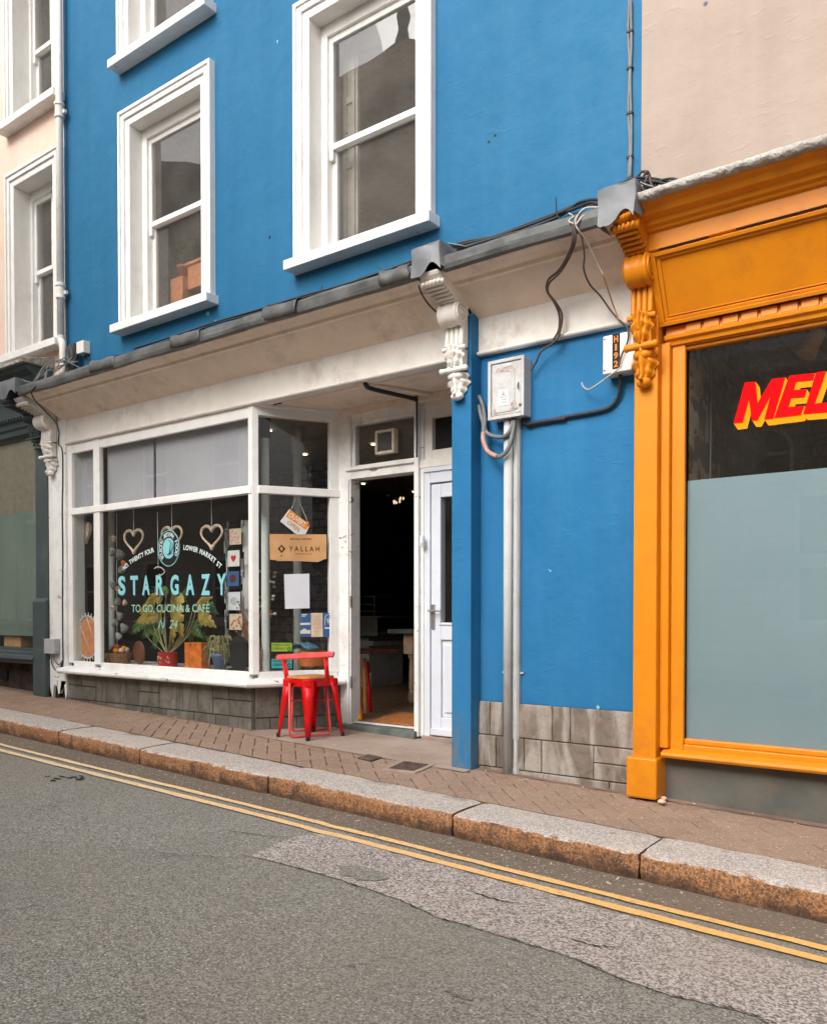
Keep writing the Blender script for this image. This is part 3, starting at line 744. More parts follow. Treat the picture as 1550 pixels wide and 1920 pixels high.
# pine desk with plant behind window 1
zz = G1[2]
t = thing('pine_cabinet', 'orange pine cabinet standing behind the first floor window', 'cabinet', (G1[0]+.2, .35, zz-.5))
mb = MB(); mb.box(G1[0]+.02, G1[0]+.20, .34, .5, zz-.5, zz+.46); mb.build('side_panel', 'pine', t, bevel=.006)
mb = MB(); mb.box(G1[0]+.20, G1[1]+.25, .40, .80, zz+.34, zz+.56); mb.box(G1[0]+.18, G1[1]+.27, .38, .82, zz+.56, zz+.59); mb.build('drawer_box', 'pine', t, bevel=.006)
t = thing('potted_plant', 'small plant in a terracotta pot on the pine cabinet upstairs', 'plant', (G1[0]+.13, .42, zz+.46))
mb = MB(); mb.lathe([(.045, 0), (.06, .10), (.066, .10), (.066, .125), (.055, .125)], (G1[0]+.12, .42, zz+.46)); mb.build('pot', 'terracotta', t, smooth=True)
mb = MB(); random.seed(5)
for i in range(70):
    a = random.uniform(0, 6.28); h = random.uniform(.03, .26); r = random.uniform(.01, .13); c = Vector((G1[0]+.12+r*math.cos(a), .42+r*math.sin(a), zz+.58+h))
    d = Vector((math.cos(a), math.sin(a), random.uniform(-.5, .5)))*.035; s_ = Vector((-math.sin(a), math.cos(a), .2))*.012
    mb.add([c-d, c+s_, c+d, c-s_], [(0, 1, 2, 3)])
mb.build('foliage', 'leaf', t)

# shopfront cornice -------------------------------------------------
PX0, PX1 = -3.03, -2.88          # blue pilaster
CX0, CX1 = Xp(92, -.05, 1000), Xp(123, -.05, 1000)     # white pilaster
OX0 = -1.79                      # orange pilaster left
print('white pilaster', CX0, CX1)
def cornice(x0, x1, sag=0):
    mb = MB(); pts = [(-.03, ZF1-.002), (-.278, ZCT-.006), (-.284, ZCT-.020), (-.306, ZCT-.016), (-.314, ZCT+.004), (-.330, ZCT+.006), (-.352, ZCT+.010), (-.385, ZCT+.022), (-.405, ZCT+.026), (-.43, ZG0+.006), (-.43, ZG0+.03), (.0, ZG0+.06), (.0, ZF1-.002)]
    mb.yz(pts, x0, x1); return mb
f1 = cornice(CX1-.06, PX0+.02); f1.build('cornice', 'cream_wood', blue)
f2 = cornice(PX1-.02, OX0+.02); f2.build('cornice', 'cream_wood', blue)
for a, b in ((CX1-.02, PX0+.01), (PX1, OX0+.01)):
    mb = MB(); mb.yz([(-.03, ZF0+.02), (-.03, ZF1), (.02, ZF1), (.02, ZF0+.02)], a, b); mb.build('fascia', 'white_old', blue)
    mb = MB(); mb.yz([(-.045, ZF0), (-.052, ZF0+.008), (-.052, ZF0+.018), (-.040, ZF0+.024), (-.030, ZF0+.024), (.05, ZF0+.024), (.05, ZF0)], a, b); mb.build('bead', 'white_old', blue)
# lead ledge with rolls
def ledge(x0, x1, name='lead_flashing'):
    n = int((x1-x0)/.05); pts = []
    prof = [(.0, ZG1+.13), (-.02, ZG1+.09), (-.28, ZG1+.04), (-.455, ZG1+.006), (-.461, ZG1-.012), (-.464, ZG1-.04), (-.464, ZG0+.02), (-.460, ZG0-.002), (-.40, ZG0)]
    mb = MB(); m = len(prof)-1
    def f(u, v):
        x = x0+(x1-x0)*u; i = min(int(v*m+1e-6), m); y, z = prof[i]
        d = mnoise.noise(Vector((x*2.3, i*.4, 1)))*.006+mnoise.noise(Vector((x*9, i*.7, 5)))*.002
        return (x, y-(d if i > 1 else 0), z+d*.9)
    mb.grid(f, n, m); return mb.build(name, 'gutter', blue, smooth=False, thick=.006)
ledge(CX1-.12, PX0-.02); ledge(PX1+.0, OX0-.02)
# overlapping lead sleeves along the ledge
for px, py in ((172, 690), (322, 640), (494, 590), (712, 530)):
    x = Xp(px, -.46, py); mb = MB(); w = .34 if px < 700 else .24
    prof = [(.0, ZG1+.12), (-.28, ZG1+.075), (-.45, ZG1+.024), (-.470, ZG1+.006), (-.474, ZG1-.04), (-.468, ZG0-.004)]
    sd_ = px*.01; m = len(prof)-1
    mb.grid(lambda u, v: (x+w*u+mnoise.noise(Vector((v*3, sd_, u*2)))*.03, prof[min(int(v*m+1e-6), m)][0]-.006*math.sin(u*9+sd_), prof[min(int(v*m+1e-6), m)][1]+(.012*math.exp(-(u*7)**2))+mnoise.noise(Vector((u*4, v*3, sd_)))*.006), 14, m)
    mb.build('lead_sleeve', 'gutter', blue, smooth=True, thick=.006)
# lead caps over the corbels
def leadcap(parent, x0, x1, zb, seedv, tail=1):
    mb = MB(); y0 = -.50; zt = ZG1+.075; w = x1-x0
    def N(p, a=.007):
        p = Vector(p); q = p*5+Vector((seedv, seedv*2, 0)); r = p*17
        return p+Vector((mnoise.noise(q), mnoise.noise(q+Vector((9, 0, 0))), mnoise.noise(q+Vector((0, 9, 0)))))*a*2+Vector((mnoise.noise(r), mnoise.noise(r+Vector((5, 0, 0))), mnoise.noise(r+Vector((0, 5, 0)))))*a*.35
    zbot = lambda u: zb+(-.012 if u < .1 else 0)-.022*math.sin(min(u, .5)*6.283)+.045*max(0, math.sin((u-.5)*6.283*1.0))*(u > .5)
    ztop = lambda u: zt+.012*u
    front = lambda u, v: N((x0+w*u, y0+.012*(v-.5)*math.sin(u*7), ztop(u)+(zbot(u)-ztop(u))*v))
    mb.grid(front, 14, 8)
    def side(u, v):
        z1_, z2_ = ztop(1)-.03*u, zbot(1)-.0+(.02 if u < .25 else .0)
        if u > .22: z2_ = max(z2_, ZG1-.03)
        return N((x1+.03*u*tail+.015*math.sin(u*6.283)*v, y0+.5*u, z1_+(z2_-z1_)*v))
    mb.grid(side, 12, 8)
    mb.grid(lambda u, v: N((x0, y0+.46*u, ztop(0)+.03*u+(zbot(0)-ztop(0))*v)), 6, 8)
    def top(u, v): return N((x0+w*u+.03*v*u*tail, y0+.5*v, ztop(u)+.05*v*(1-u)-.03*v*u))
    mb.grid(top, 14, 8)
    # dressed apron running onto the ledge beyond the cap
    mb.grid(lambda u, v: N((x1+(.03*(1-v)+.16*v**.8)*tail+.02*u, -.46+.44*u, ztop(1)-.02*u-(.055+.03*u)*v**.7-.01)), 8, 6)
    o = mb.build('lead_cap', 'lead', parent, smooth=True, thick=.005)
    md = o.modifiers.new('es', 'EDGE_SPLIT'); md.split_angle = rad(42)
    return o
CORB = []
leadcap(blue, CX0-.07, CX0+.20, 3.205, 1.0); leadcap(blue, PX0-.045, PX1+.02, 3.195, 2.3)

def leaf(mb, cx, y, zt, zb, w, h, lobes=4, n=18, m=22, flip=1, curl=0):
    """acanthus-like relief: lobed outline, rib corrugation"""
    def f(u, v):
        t = u*2-1; s = v
        env = (.55+.45*math.sin(math.pi*min(1, s*.9+.1)))*(1-.55*s**2)
        lob = 1+.16*math.sin(s*lobes*2*math.pi)
        x = cx+t*w*.5*env*lob
        rel = h*(1-abs(t)**2.2)*(1-.3*s)+.16*h*math.cos(t*9+s*3*abs(t))-.35*h*(abs(math.sin(s*lobes*math.pi)))*abs(t)
        rel = max(rel, 0)+curl*h*max(0, s-.8)*5*(1-abs(t))
        return (x, y-rel, zt+(zb-zt)*s+.02*w*math.cos(t*3))
    mb.grid(f, n, m)
def corbel(parent, x0, x1, zt, hh, mat, yb=-.10, fancy=False):
    c = empty('corbel', ((x0+x1)/2, yb, zt), parent); w = x1-x0; cx = (x0+x1)/2
    sY = lambda p: yb-p; k = hh/.9
    kk = hh/.70; k = kk*.80
    KN = [(0, 0), (.31, .14), (.375, .19), (.44, .255), (.60, .385), (.79, .53), (.985, .695), (1.1, .8)]
    def zm(z):
        z = -z if z < 0 else z
        for (a, b), (c_, d_) in zip(KN, KN[1:]):
            if z <= c_: return zt-(b+(d_-b)*(z-a)/(c_-a))*kk
        return zt-z
    P = lambda pts: [(sY(p), zm(z)) for p, z in pts]
    mb = MB()   # upper bracket
    mb.yz(P([(0, 0), (.36, 0), (.345, -.05), (.31, -.10), (.30, -.145), (.265, -.16), (.20, -.21), (.155, -.265), (.13, -.30), (0, -.31)]), x0, x1)
    mb.build('bracket', mat, c, bevel=.006)
    mb = MB()
    mb.tube([(x0-.012, sY(.305), zm(.125)), (x1+.012, sY(.305), zm(.125))], .022*k, 10)
    for i in range(5):
        t = i/4; mb.tube([(x0+.004, sY(.275-.125*t), zm(.172+.10*t)), (x1-.004, sY(.275-.125*t), zm(.172+.10*t))], .012*k, 8)
    for i in range(5): mb.ball((x0+w*(i+.5)/5, sY(.325), zm(.125)), w*.085, .012, .018*k, 8, 6)
    mb.build('reeding', mat, c, smooth=True)
    if fancy:
        mb = MB(); 
        for i in range(7):
            a = (i-3)*.22; mb.tube([(cx+math.sin(a)*.02, sY(.33), zm(.10)), (cx+math.sin(a)*.085, sY(.362), zm(.045))], [.005, .009], 6)
        mb.build('palmette', mat, c, smooth=True)
    # volute
    mb = MB(); vy, vz, R = sY(.09), zm(.375), .080*kk
    ww = w*.5
    prof = [(R*.92, -ww), (R, -ww*.8), (R*.86, -ww*.55), (R*.98, -ww*.25), (R*.90, 0), (R*.98, ww*.25), (R*.86, ww*.55), (R, ww*.8), (R*.92, ww)]
    mb.lathe(prof, (cx, vy, vz), 28, 'X'); mb.build('volute', mat, c, smooth=True)
    for s in (-1, 1):
        mb = MB(); sp = []
        for i in range(46):
            a = i/45*4.2*math.pi; r = R*.86*(1-.75*i/45); sp.append((cx+s*(ww+.003), vy+r*math.cos(a), vz+r*math.sin(a)))
        mb.tube(sp, .0095*k, 6); mb.ball((cx+s*(ww+.004), vy, vz), .012, .018*k, .018*k)
        mb.build('spiral', mat, c, smooth=True)
    # fluted shaft
    mb = MB(); mb.yz(P([(0, -.28), (.055, -.44), (.062, -.60), (0, -.60)]), x0+.008, x1-.008)
    for i in range(4): 
        xx = x0+w*(i+.5)/4; mb.tube([(xx, sY(.058), zm(.44)), (xx, sY(.066), zm(.595))], w*.115, 10)
    mb.build('fluted_shaft', mat, c, bevel=.003)
    mb = MB(); mb.tube([(x0-.016, sY(.066), zm(.615)), (x0+w*.25, sY(.075), zm(.615))], .018*k, 8); mb.tube([(x1-w*.25, sY(.075), zm(.615)), (x1+.016, sY(.066), zm(.615))], .018*k, 8)
    mb.yz(P([(0, -.62), (.075, -.62), (.055, -.79), (0, -.79)]), x0+.012, x1-.012)
    mb.tube([(x0-.018, sY(.075), zm(.795)), (x1+.018, sY(.075), zm(.795))], .021*k, 10)
    for s in (x0-.018, x1+.018): mb.ball((s, sY(.075), zm(.795)), .02, .024*k, .024*k, 8, 6)
    mb.build('ledge', mat, c, smooth=False, bevel=.003)
    mb = MB(); leaf(mb, cx, sY(.06), zm(.60), zm(.785), w*1.05, .06*k, 3, curl=-.2); leaf(mb, cx, sY(.08), zm(.60), zm(.71), w*.55, .05*k, 2)
    mb.build('acanthus_leaf', mat, c, smooth=True, thick=.008)
    mb = MB(); leaf(mb, cx, sY(.004), zm(.81), zm(.985), w*1.2, .075*k, 3, curl=.5); mb.ball((cx, sY(.03), zm(.985)), w*.3, .035*k, .028*k); mb.ball((cx, sY(.045), zm(.835)), w*.42, .035*k, .03*k)
    mb.build('leaf_drop', mat, c, smooth=True, thick=.008)
    return c
corbel(blue, CX0+.015, CX0+.185, ZG0-.0, .70, 'white_old', yb=-.06)
corbel(blue, PX0-.005, PX1-.012, ZG0-.0, .70, 'white_old', yb=-.125)
# pilasters
mb = MB(); mb.box(CX0, CX1, -.05, .12, .42, ZF1+.05); 
mb.build('pilaster', 'white_peel', blue, bevel=.005)
mb = MB(); random.seed(11)       # broken rotten foot of the pilaster
n = 14; pts = [(CX0, .42)]+[(CX0+(CX1-CX0)*i/n, .42-random.uniform(.0, .16)-.05*math.sin(i*1.1)) for i in range(n+1)]+[(CX1, .42)]
mb.xz(pts, -.048, -.02); mb.build('pilaster_foot', 'white_peel', blue)
mb = MB(); mb.box(CX0+.01, CX1-.01, -.01, .1, .15, .42); mb.tube([(CX0+.12, -.02, .22), (CX0+.14, -.02, .42)], .03, 8); mb.build('rotten_core', 'rot', blue)
mb = MB(); mb.box(PX0, PX1, -.12, .0, SLOPE*-2.95-.03, ZF1+.015); mb.box(PX0, PX1, -.0, .66, SLOPE*-2.95-.03, ZF0+.6)
mb.build('pilaster', 'blue_low', blue, bevel=.006)
mb = MB(); wall_front(mb, PX1, OX0+.1, .45, ZF0+.4, 0, [], .1); mb.build('lower_wall', 'blue_low', blue)
# stone slab plinth of the blue wall
mb = MB(); random.seed(4)
rows = [(.535, .315, [0, .075, .16, .47, .575, .93, 1]), (.315, .11, [0, .12, .30, .405, .71, 1]), (.11, .02, [0, .18, .42, .8, 1]), (.02, -.12, [0, .3, .7, 1])]
SX0, SX1 = PX1+.0, OX0+.05
for zt, zb, cuts in rows:
    for a, b in zip(cuts, cuts[1:]):
        xa, xb = SX0+(SX1-SX0)*a+.002, SX0+(SX1-SX0)*b-.002; d = random.uniform(0, .010)
        if b-a > .25 and zt < .4 and random.random() < .4: zm = (zt+zb)/2; mb.box(xa, xb, -.022-d, .03, zm+.003, zt-.003); mb.box(xa, xb, -.024-d, .03, zb+.003, zm-.003)
        else: mb.box(xa, xb, -.022-d, .03, zb+.003, zt-.003)
mb.build('stone_plinth', 'slab', blue, bevel=.005)
mb = MB(); mb.box(SX0, SX1, -.014, .02, -.14, .532); mb.build('plinth_mortar', 'mortar', blue)

# pale scuffs and chips on the blue render
random.seed(41); mb = MB()
for (px, py, r_, Y) in ((390, 588, .03, -.0), (404, 604, .018, 0), (420, 612, .016, 0), (520, 78, .014, 0), (1031, 1070, .008, 0), (1028, 1068, .005, 0), (1120, 1326, .016, -.025)):
    c = at(px, py, Y-.0012); n = 11; mb.xz([(c.x+r_*random.uniform(.25, 1)*math.cos(a/n*6.283), c.z+r_*random.uniform(.25, 1.2)*math.sin(a/n*6.283)) for a in range(n)], Y-.0016, Y-.0004)
mb.build('paint_chip_speck', plain('pale_scuff', (.22, .42, .50), .8, var=.35, sc=60), blue)
mb = MB()
for (px, py) in ((916, 266), (928, 254), (505, 446), (506, 444), (650, 250)): c = at(px, py, -.0012); mb.lathe([(.009, 0), (.008, .001)], c, 10, 'Y')
mb.build('drill_hole_dot', 'black', blue)

# ---------------------------------------------------------------- display window of the cafe
def on_z(px, py, z):
    d = ray(px, py); return CAM + d*((z-CAM.z)/d.z)
GY = .0; ZB, ZT0, ZT1, ZH = .628, 2.078, 2.142, 2.69
A0 = CX1; A1 = Xp(137, -.02, 1100); B0 = Xp(177, -.02, 1100); B1 = Xp(188.5, -.02, 1100); C0 = Xp(466.5, -.02, 1100); C1 = C0+.055
YD = .62
E0 = Xp(629, YD-.03, 1100)
print('window', A0, A1, B0, B1, C0, C1, 'splay end', E0)
dw = empty('display_window', (C0, 0, ZB), blue)
mb = MB()
for a, b in ((A0, A1), (B0, B1), (C0, C1)): mb.box(a, b, -.024, .02, ZB-.02, ZH+.11)
mb.box(A1, B0, -.018, .018, ZH, ZH+.108); mb.box(B1, C0, -.018, .018, ZH, ZH+.108)
mb.box(A1-.01, C1-.01, -.034, .022, ZT0, ZT1)
mb.box(A1, B0, -.018, .02, ZB-.06, ZB); mb.box(B1, C0, -.018, .02, ZB-.06, ZB)
mb.build('frame', 'white', dw, bevel=.005)
Pc = Vector((C1-.012, .0, 0)); Pe = Vector((E0+.02, YD-.02, 0)); sd_ = (Pe-Pc); SL = sd_.length; sd_.normalize(); sn = Vector((sd_.y, -sd_.x, 0))   # outward normal
def SP(s, off, z): p = Pc+sd_*s+sn*off; return Vector((p.x, p.y, z))
def sbox(mb, s0, s1, o0, o1, z0, z1):
    c = (SP(s0, o0, z0)+SP(s1, o1, z1))/2; return mb.obox(c, sd_, sn, (0, 0, 1), abs(s1-s0)/2, abs(o1-o0)/2, abs(z1-z0)/2)
mb = MB(); sbox(mb, .03, SL+.01, -.06, .02, ZH+.02, ZH+.12); sbox(mb, .03, SL+.03, -.03, .034, ZT0, ZT1); sbox(mb, .03, SL-.01, -.05, .018, ZB-.06, ZB)
sbox(mb, SL-.075, SL+.03, -.06, .022, ZB-.02, ZH+.11); sbox(mb, -.02, .035, -.06, .022, ZB-.02, ZH+.11)
sbox(mb, 0, SL, -.02, .05, ZH+.085, ZH+.118)
mb.build('splay_frame', 'white', dw, bevel=.005)
# nosed timber sill wrapping both sides, peeling
mb = MB(); rnd = [(-.13, .508), (-.145, .520), (-.148, .536), (-.138, .552), (-.11, .562), (-.03, .572), (-.03, .508)]
mb.yz(rnd, A0-.02, C0+.05)
mb.yz([(-.028, .508), (-.028, .578), (.06, .578), (.06, .508)], A0, C0+.03)
n = len(rnd)
for prof2 in (rnd,):
    v1 = [Vector((C0+.05, p, q)) for p, q in prof2]
    v2 = [SP(SL+.02, -p-.01, q) for p, q in prof2]
    # mitre: replace the start by the intersection
    ms = [SP(.0, 0, 0)]
    vv = []
    for (p, q) in prof2:
        # line y = p meets the line at offset -p-.01 from the splay
        o_ = -p-.01; base = Pc+sn*o_; t = (p-base.y)/sd_.y; pt = base+sd_*t; vv.append(Vector((pt.x, p, q)))
    mb.add(vv+v2, [tuple(range(n)), tuple(range(2*n-1, n-1, -1))]+[(i, i+n, (i+1) % n+n, (i+1) % n) for i in range(n)])
    mb.add([Vector((C0+.049, p, q)) for p, q in prof2]+vv, [tuple(range(n)), tuple(range(2*n-1, n-1, -1))]+[(i, i+n, (i+1) % n+n, (i+1) % n) for i in range(n)])
sbox(mb, .0, SL+.02, -.03, .028, .508, .578)
mb.build('window_sill', 'white_peel', dw, bevel=.003)
for a, b, c, d in ((A1-.005, B0+.005, ZB-.005, ZT0+.01), (A1-.005, B0+.005, ZT1-.01, ZH+.005), (B1-.005, C0+.005, ZB-.005, ZT0+.01), (B1-.005, C0+.005, ZT1-.01, ZH+.005)):
    mb = MB(); mb.quad((a, GY, c), (b, GY, c), (b, GY, d), (a, GY, d)); mb.build('pane', 'glass_shop', dw)
for c, d in ((ZB-.005, ZT0+.01), (ZT1-.01, ZH+.025)):
    mb = MB(); mb.quad(SP(.03, -.02, c), SP(SL-.07, -.02, c), SP(SL-.07, -.02, d), SP(.03, -.02, d)); mb.build('pane', 'glass_shop', dw)
# riser of slate blocks below the window
mb = MB(); random.seed(21); cuts = []
def riser_rows(x0, x1, f, seedv):
    random.seed(seedv); L_ = x1-x0
    x = 0; 
    while x < L_-.04:
        w = random.choice((.09, .2, .26, .3, .24)); w = min(w, L_-x)
        zz = .16
        if random.random() < .3 and w > .15: f(x, x+w, .5, .39, 0); f(x, x+w, .385, .255, 0)
        else: f(x, x+w, .5, .255, 0)
        x += w
    x = 0
    while x < L_-.04:
        w = min(random.choice((.16, .22, .28, .12)), L_-x); f(x, x+w, .25, .06, 0); x += w
    x = 0
    while x < L_-.04:
        w = min(random.choice((.25, .35)), L_-x); f(x, x+w, .055, -.1, 0); x += w
ox, oe = A0+.01, C1-.008
def fr(a, b, zt, zb, k): mb.box(ox+a+.003, ox+b-.003, -.035-random.uniform(0, .005), .03, zb+.003, zt-.003)
riser_rows(ox, oe, fr, 5)
def fs_(a, b, zt, zb, k): sbox(mb, a+.003, b-.003, -.03, .032+random.uniform(0, .005), zb+.003, zt-.003)
riser_rows(0, SL+.05, fs_, 8)
mb.build('slate_riser', 'riser', blue, bevel=.003)
mb = MB(); mb.box(ox-.02, oe+.01, -.027, .03, -.1, .507); sbox(mb, -.01, SL+.06, -.04, .024, -.1, .507); mb.build('riser_mortar', 'mortar', blue)
mb = MB(); mb.box(A0, C0, .021, .62, .585, .605); mb.xy([(C0, .021), (C0+.0, .021), (E0-.03, .6), (E0-.03, .62), (C0, .62)], .585, .605); mb.build('window_board', 'white_old', blue)
# blinds in the top lights
for i, (a, b, lab) in enumerate(((A1-.02, B0+.02, 'narrow grey fabric blind in the small top left pane of the cafe window'), (B1-.02, Xp(289, .07, 900), 'grey fabric blind left of the cord in the wide top pane'), (Xp(291.5, .07, 900), C0+.0, 'wide grey fabric blind right of the cord in the top pane'))):
    t = thing('roller_blind', lab, 'blind', ((a+b)/2, .08, ZH), 'roller blinds in the cafe window')
    mb = MB(); mb.box(a, b, .078, .082, ZT0+.01, ZH+.04); mb.build('fabric', 'blind', t)
    mb = MB(); mb.tube([(a, .085, ZT0+.02), (b, .085, ZT0+.02)], .009, 8); mb.tube([(a, .10, ZH+.05), (b, .10, ZH+.05)], .02, 10); mb.build('rail', 'blind', t)
mb = MB(); mb.tube([(Xp(290.2, .075, 900), .068, ZH), (Xp(290.4, .075, 900), .068, ZT1+.0)], .004, 5)
tag(mb.build('blind_cord', 'cable_grey'), 'thin dark cord hanging between the two grey blinds', 'cord')

# recess ceiling, door screen -----------------------------------------------
ZC = 2.80
mb = MB(); mb.xy([(C0+.0, .02), (E0-.05, YD+.1), (PX0+.01, YD+.1), (PX0+.01, .02)], ZC, ZC+.05)
pa, pb = on_z(690, 718, ZC), on_z(795, 735, ZC)
mb.obox(((pa+pb)/2)+Vector((0, 0, -.012)), (pb-pa), (pb-pa).cross(Vector((0, 0, 1))), (0, 0, 1), (pb-pa).length/2+.1, .03, .012)
mb.box(E0, PX0, YD-.05, YD-.005, ZC-.055, ZC-.001); mb.box(C0+.3, PX0, .055, .085, ZC-.02, ZC-.001)
mb.build('recess_ceiling', 'cream_wood', blue, bevel=.003)
pq = [on_z(686, 722, ZC-.03), on_z(700, 730, ZC-.035), on_z(779, 748, ZC-.04)]
mb = MB(); mb.tube(smoothpath([pq[0]+Vector((0, 0, .03)), *pq], 6), .017, 8); mb.tube([pq[2]+Vector((.012, 0, 0)), pq[2]+Vector((.012, 0, -.45))], .008, 6)
tag(mb.build('conduit', 'cable'), 'dark pipe running along the ceiling of the cafe entrance recess', 'pipe')
mb = MB(); mb.quad((CX0, .1, ZF1+.3), (PX1, .1, ZF1+.3), (PX1, .1, ZH+.1), (CX0, .1, ZH+.1))
mb.build('bulkhead', 'dark', blue)

D0 = Xp(641, YD-.02, 1100); D1 = Xp(659, YD-.02, 1100); D2 = Xp(780, YD-.02, 1100); D3 = Xp(794, YD-.02, 1100)
ZTH = .20
ds = empty('entrance', ((D1+D2)/2, YD, ZTH), blue)
mb = MB(); zb = pave(D1, 0)
mb.box(D0-.04, D1, YD-.03, YD+.09, zb, ZC); mb.box(D1-.03, D1-.012, YD-.045, YD-.028, zb, 2.22)
mb.box(D2, D3-.03, YD-.05, YD+.09, zb, ZC); mb.box(D3-.03, D3, YD-.02, YD+.09, zb, ZC)
mb.box(D1, D2, YD-.03, YD+.09, 2.217, 2.30); mb.box(D1-.04, D2, YD-.055, YD-.02, 2.285, 2.315); mb.box(D1, D2, YD-.02, YD+.08, ZH, ZC)
ring(mb, D1, D2, 2.30, ZH, .03, YD-.01, YD+.05)
mb.build('door_frame', 'white_peel', ds, bevel=.004)
mb = MB(); mb.quad((D1+.02, YD+.02, 2.32), (D2-.02, YD+.02, 2.32), (D2-.02, YD+.02, ZH-.02), (D1+.02, YD+.02, ZH-.02)); mb.build('transom_pane', 'glass_shop', ds)
mb = MB(); mb.box(D0-.02, D2+.03, YD-.09, YD+.14, ZTH-.12, ZTH-.018); mb.build('threshold', 'slate', ds, bevel=.006)
mb = MB(); mb.box(D1, D2, YD+.01, YD+.04, ZTH-.012, ZTH+.0); mb.build('weather_bar', 'white_old', ds)
mb = MB()
for zz in (.48, 1.15): mb.box(D1-.006, D1+.006, YD-.034, YD-.02, zz, zz+.1)
mb.build('hinge', 'steel', ds)
# white door on the right
R0, R1 = D3+.005, PX0-.01+.12
wdr = empty('white_door', (R0, YD, .15), blue)
mb = MB(); mb.box(R0, R0+.05, YD-.015, YD+.07, .13, 2.20); mb.box(R0+.05, R1, YD-.015, YD+.07, 2.115, 2.20); mb.box(R0, R1, YD-.03, YD+.07, 2.20, 2.235); mb.build('door_frame', 'upvc', wdr, bevel=.004)
G0x = Xp(826.5, YD, 1100)
mb = MB(); zl = .155
mb.box(R0+.053, G0x, YD+.0, YD+.06, zl, 2.105); mb.box(G0x, R1, YD+.0, YD+.06, 2.0, 2.105); mb.box(G0x, R1, YD, YD+.06, .90, 1.03); mb.box(G0x, R1, YD, YD+.06, zl, .30); mb.box(G0x, R1, YD+.018, YD+.05, .3, .9)
mb.box(G0x+.03, R1, YD+.004, YD+.02, .34, .86); mb.box(R0+.06, R1, YD-.025, YD, zl+.005, zl+.06)
ring(mb, G0x-.018, R1+.1, 1.015, 2.018, .02, YD-.010, YD+.001)
mb.build('leaf', 'upvc', wdr, bevel=.005)
mb = MB(); mb.quad((G0x, YD+.025, 1.03), (R1, YD+.025, 1.03), (R1, YD+.025, 2.0), (G0x, YD+.025, 2.0)); mb.build('pane', 'glass_shop', wdr)
hx = Xp(812.5, YD, 1155)
mb = MB(); mb.box(hx-.016, hx+.016, YD-.014, YD, .985, 1.175); mb.tube([(hx, YD-.012, 1.125), (hx, YD-.045, 1.125), (hx+.06, YD-.05, 1.127), (hx+.10, YD-.05, 1.122)], .009, 8); mb.tube([(hx, YD-.045, 1.125), (hx-.02, YD-.045, 1.128)], .009, 8); mb.build('handle', 'steel', wdr, bevel=.003)
mb = MB(); mb.box(R0-.02, R1, YD-.035, YD+.2, .05, .150); mb.build('door_step', 'concrete', wdr, bevel=.005)
# fanlight above the white door
mb = MB(); ring(mb, D3, R1, 2.30, ZH-.0, .07, YD-.005, YD+.06); mb.box(D3-.035, R1, YD-.03, YD+.06, 2.236, 2.30); mb.box(D3-.035, R0+.01, YD-.01, YD+.08, .13, 2.24); mb.box(D3, R1, YD-.01, YD+.05, ZH, ZC); mb.build('fanlight_frame', 'white_old', blue, bevel=.004)
mb = MB(); mb.box(D3+.06, R1, YD+.04, YD+.05, 2.33, ZH-.04); mb.build('fanlight_pane', 'black', blue)
# bell push
bx = Xp(793, YD-.05, 1015); t = thing('door_contact', 'small white plastic box on the post between the two doors', 'fitting', (bx, YD-.05, Zp(793, 1015, YD-.05)))
mb = MB(); z_ = Zp(793, 1015, YD-.05); mb.box(bx-.017, bx+.017, YD-.075, YD-.05, z_-.04, z_+.045); mb.build('case', 'upvc', t, bevel=.004)
mb = MB(); mb.ball((bx+.004, YD-.077, z_-.02), .008, .005, .008); mb.build('button', 'galv', t)

# cafe interior ---------------------------------------------------------------
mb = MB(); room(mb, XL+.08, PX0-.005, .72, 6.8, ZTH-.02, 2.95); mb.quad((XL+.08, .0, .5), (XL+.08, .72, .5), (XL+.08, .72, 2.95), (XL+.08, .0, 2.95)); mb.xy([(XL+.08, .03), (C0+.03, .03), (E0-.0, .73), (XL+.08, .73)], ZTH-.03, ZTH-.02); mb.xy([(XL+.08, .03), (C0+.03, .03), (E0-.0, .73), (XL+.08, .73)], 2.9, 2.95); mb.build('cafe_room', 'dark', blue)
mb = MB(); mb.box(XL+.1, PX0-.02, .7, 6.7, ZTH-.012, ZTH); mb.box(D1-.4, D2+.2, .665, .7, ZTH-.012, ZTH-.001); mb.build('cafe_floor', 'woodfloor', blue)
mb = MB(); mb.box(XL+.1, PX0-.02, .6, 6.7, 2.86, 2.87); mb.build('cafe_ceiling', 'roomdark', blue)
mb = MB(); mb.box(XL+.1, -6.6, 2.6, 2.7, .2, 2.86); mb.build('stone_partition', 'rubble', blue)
x_ = Xp(137, .1, 1100); mb = MB(); mb.box(A1-.02, A1+.001, .022, .11, .6, 2.72); mb.build('window_lining', 'column', blue)
cols = [((209, .45), 'pale round interior post behind the string of shells'), ((267, 1.0), 'pale round interior post behind the left hanging heart'), ((498, .32), 'pale round post just right of the cafe window corner'), ((558, 1.0), 'pale round post behind the hanging open sign')]
for (px, Y), lab in cols:
    X = Xp(px, Y, 1100); r = .036 if Y < .6 else .04
    t = thing('column', lab, 'column', (X, Y, .2), 'posts inside the cafe window')
    mb = MB(); mb.lathe([(r, .2), (r, 2.62), (r*1.0, 2.70)], (X, Y, 0), 20, caps=False); mb.build('shaft', 'column', t, smooth=True)
    mb = MB(); mb.lathe([(r*1.15, 2.60), (r*1.3, 2.64), (r*1.2, 2.70), (r*1.5, 2.86)], (X, Y, 0), 20); mb.build('capital', 'column' if Y > .6 else 'black', t, smooth=True)
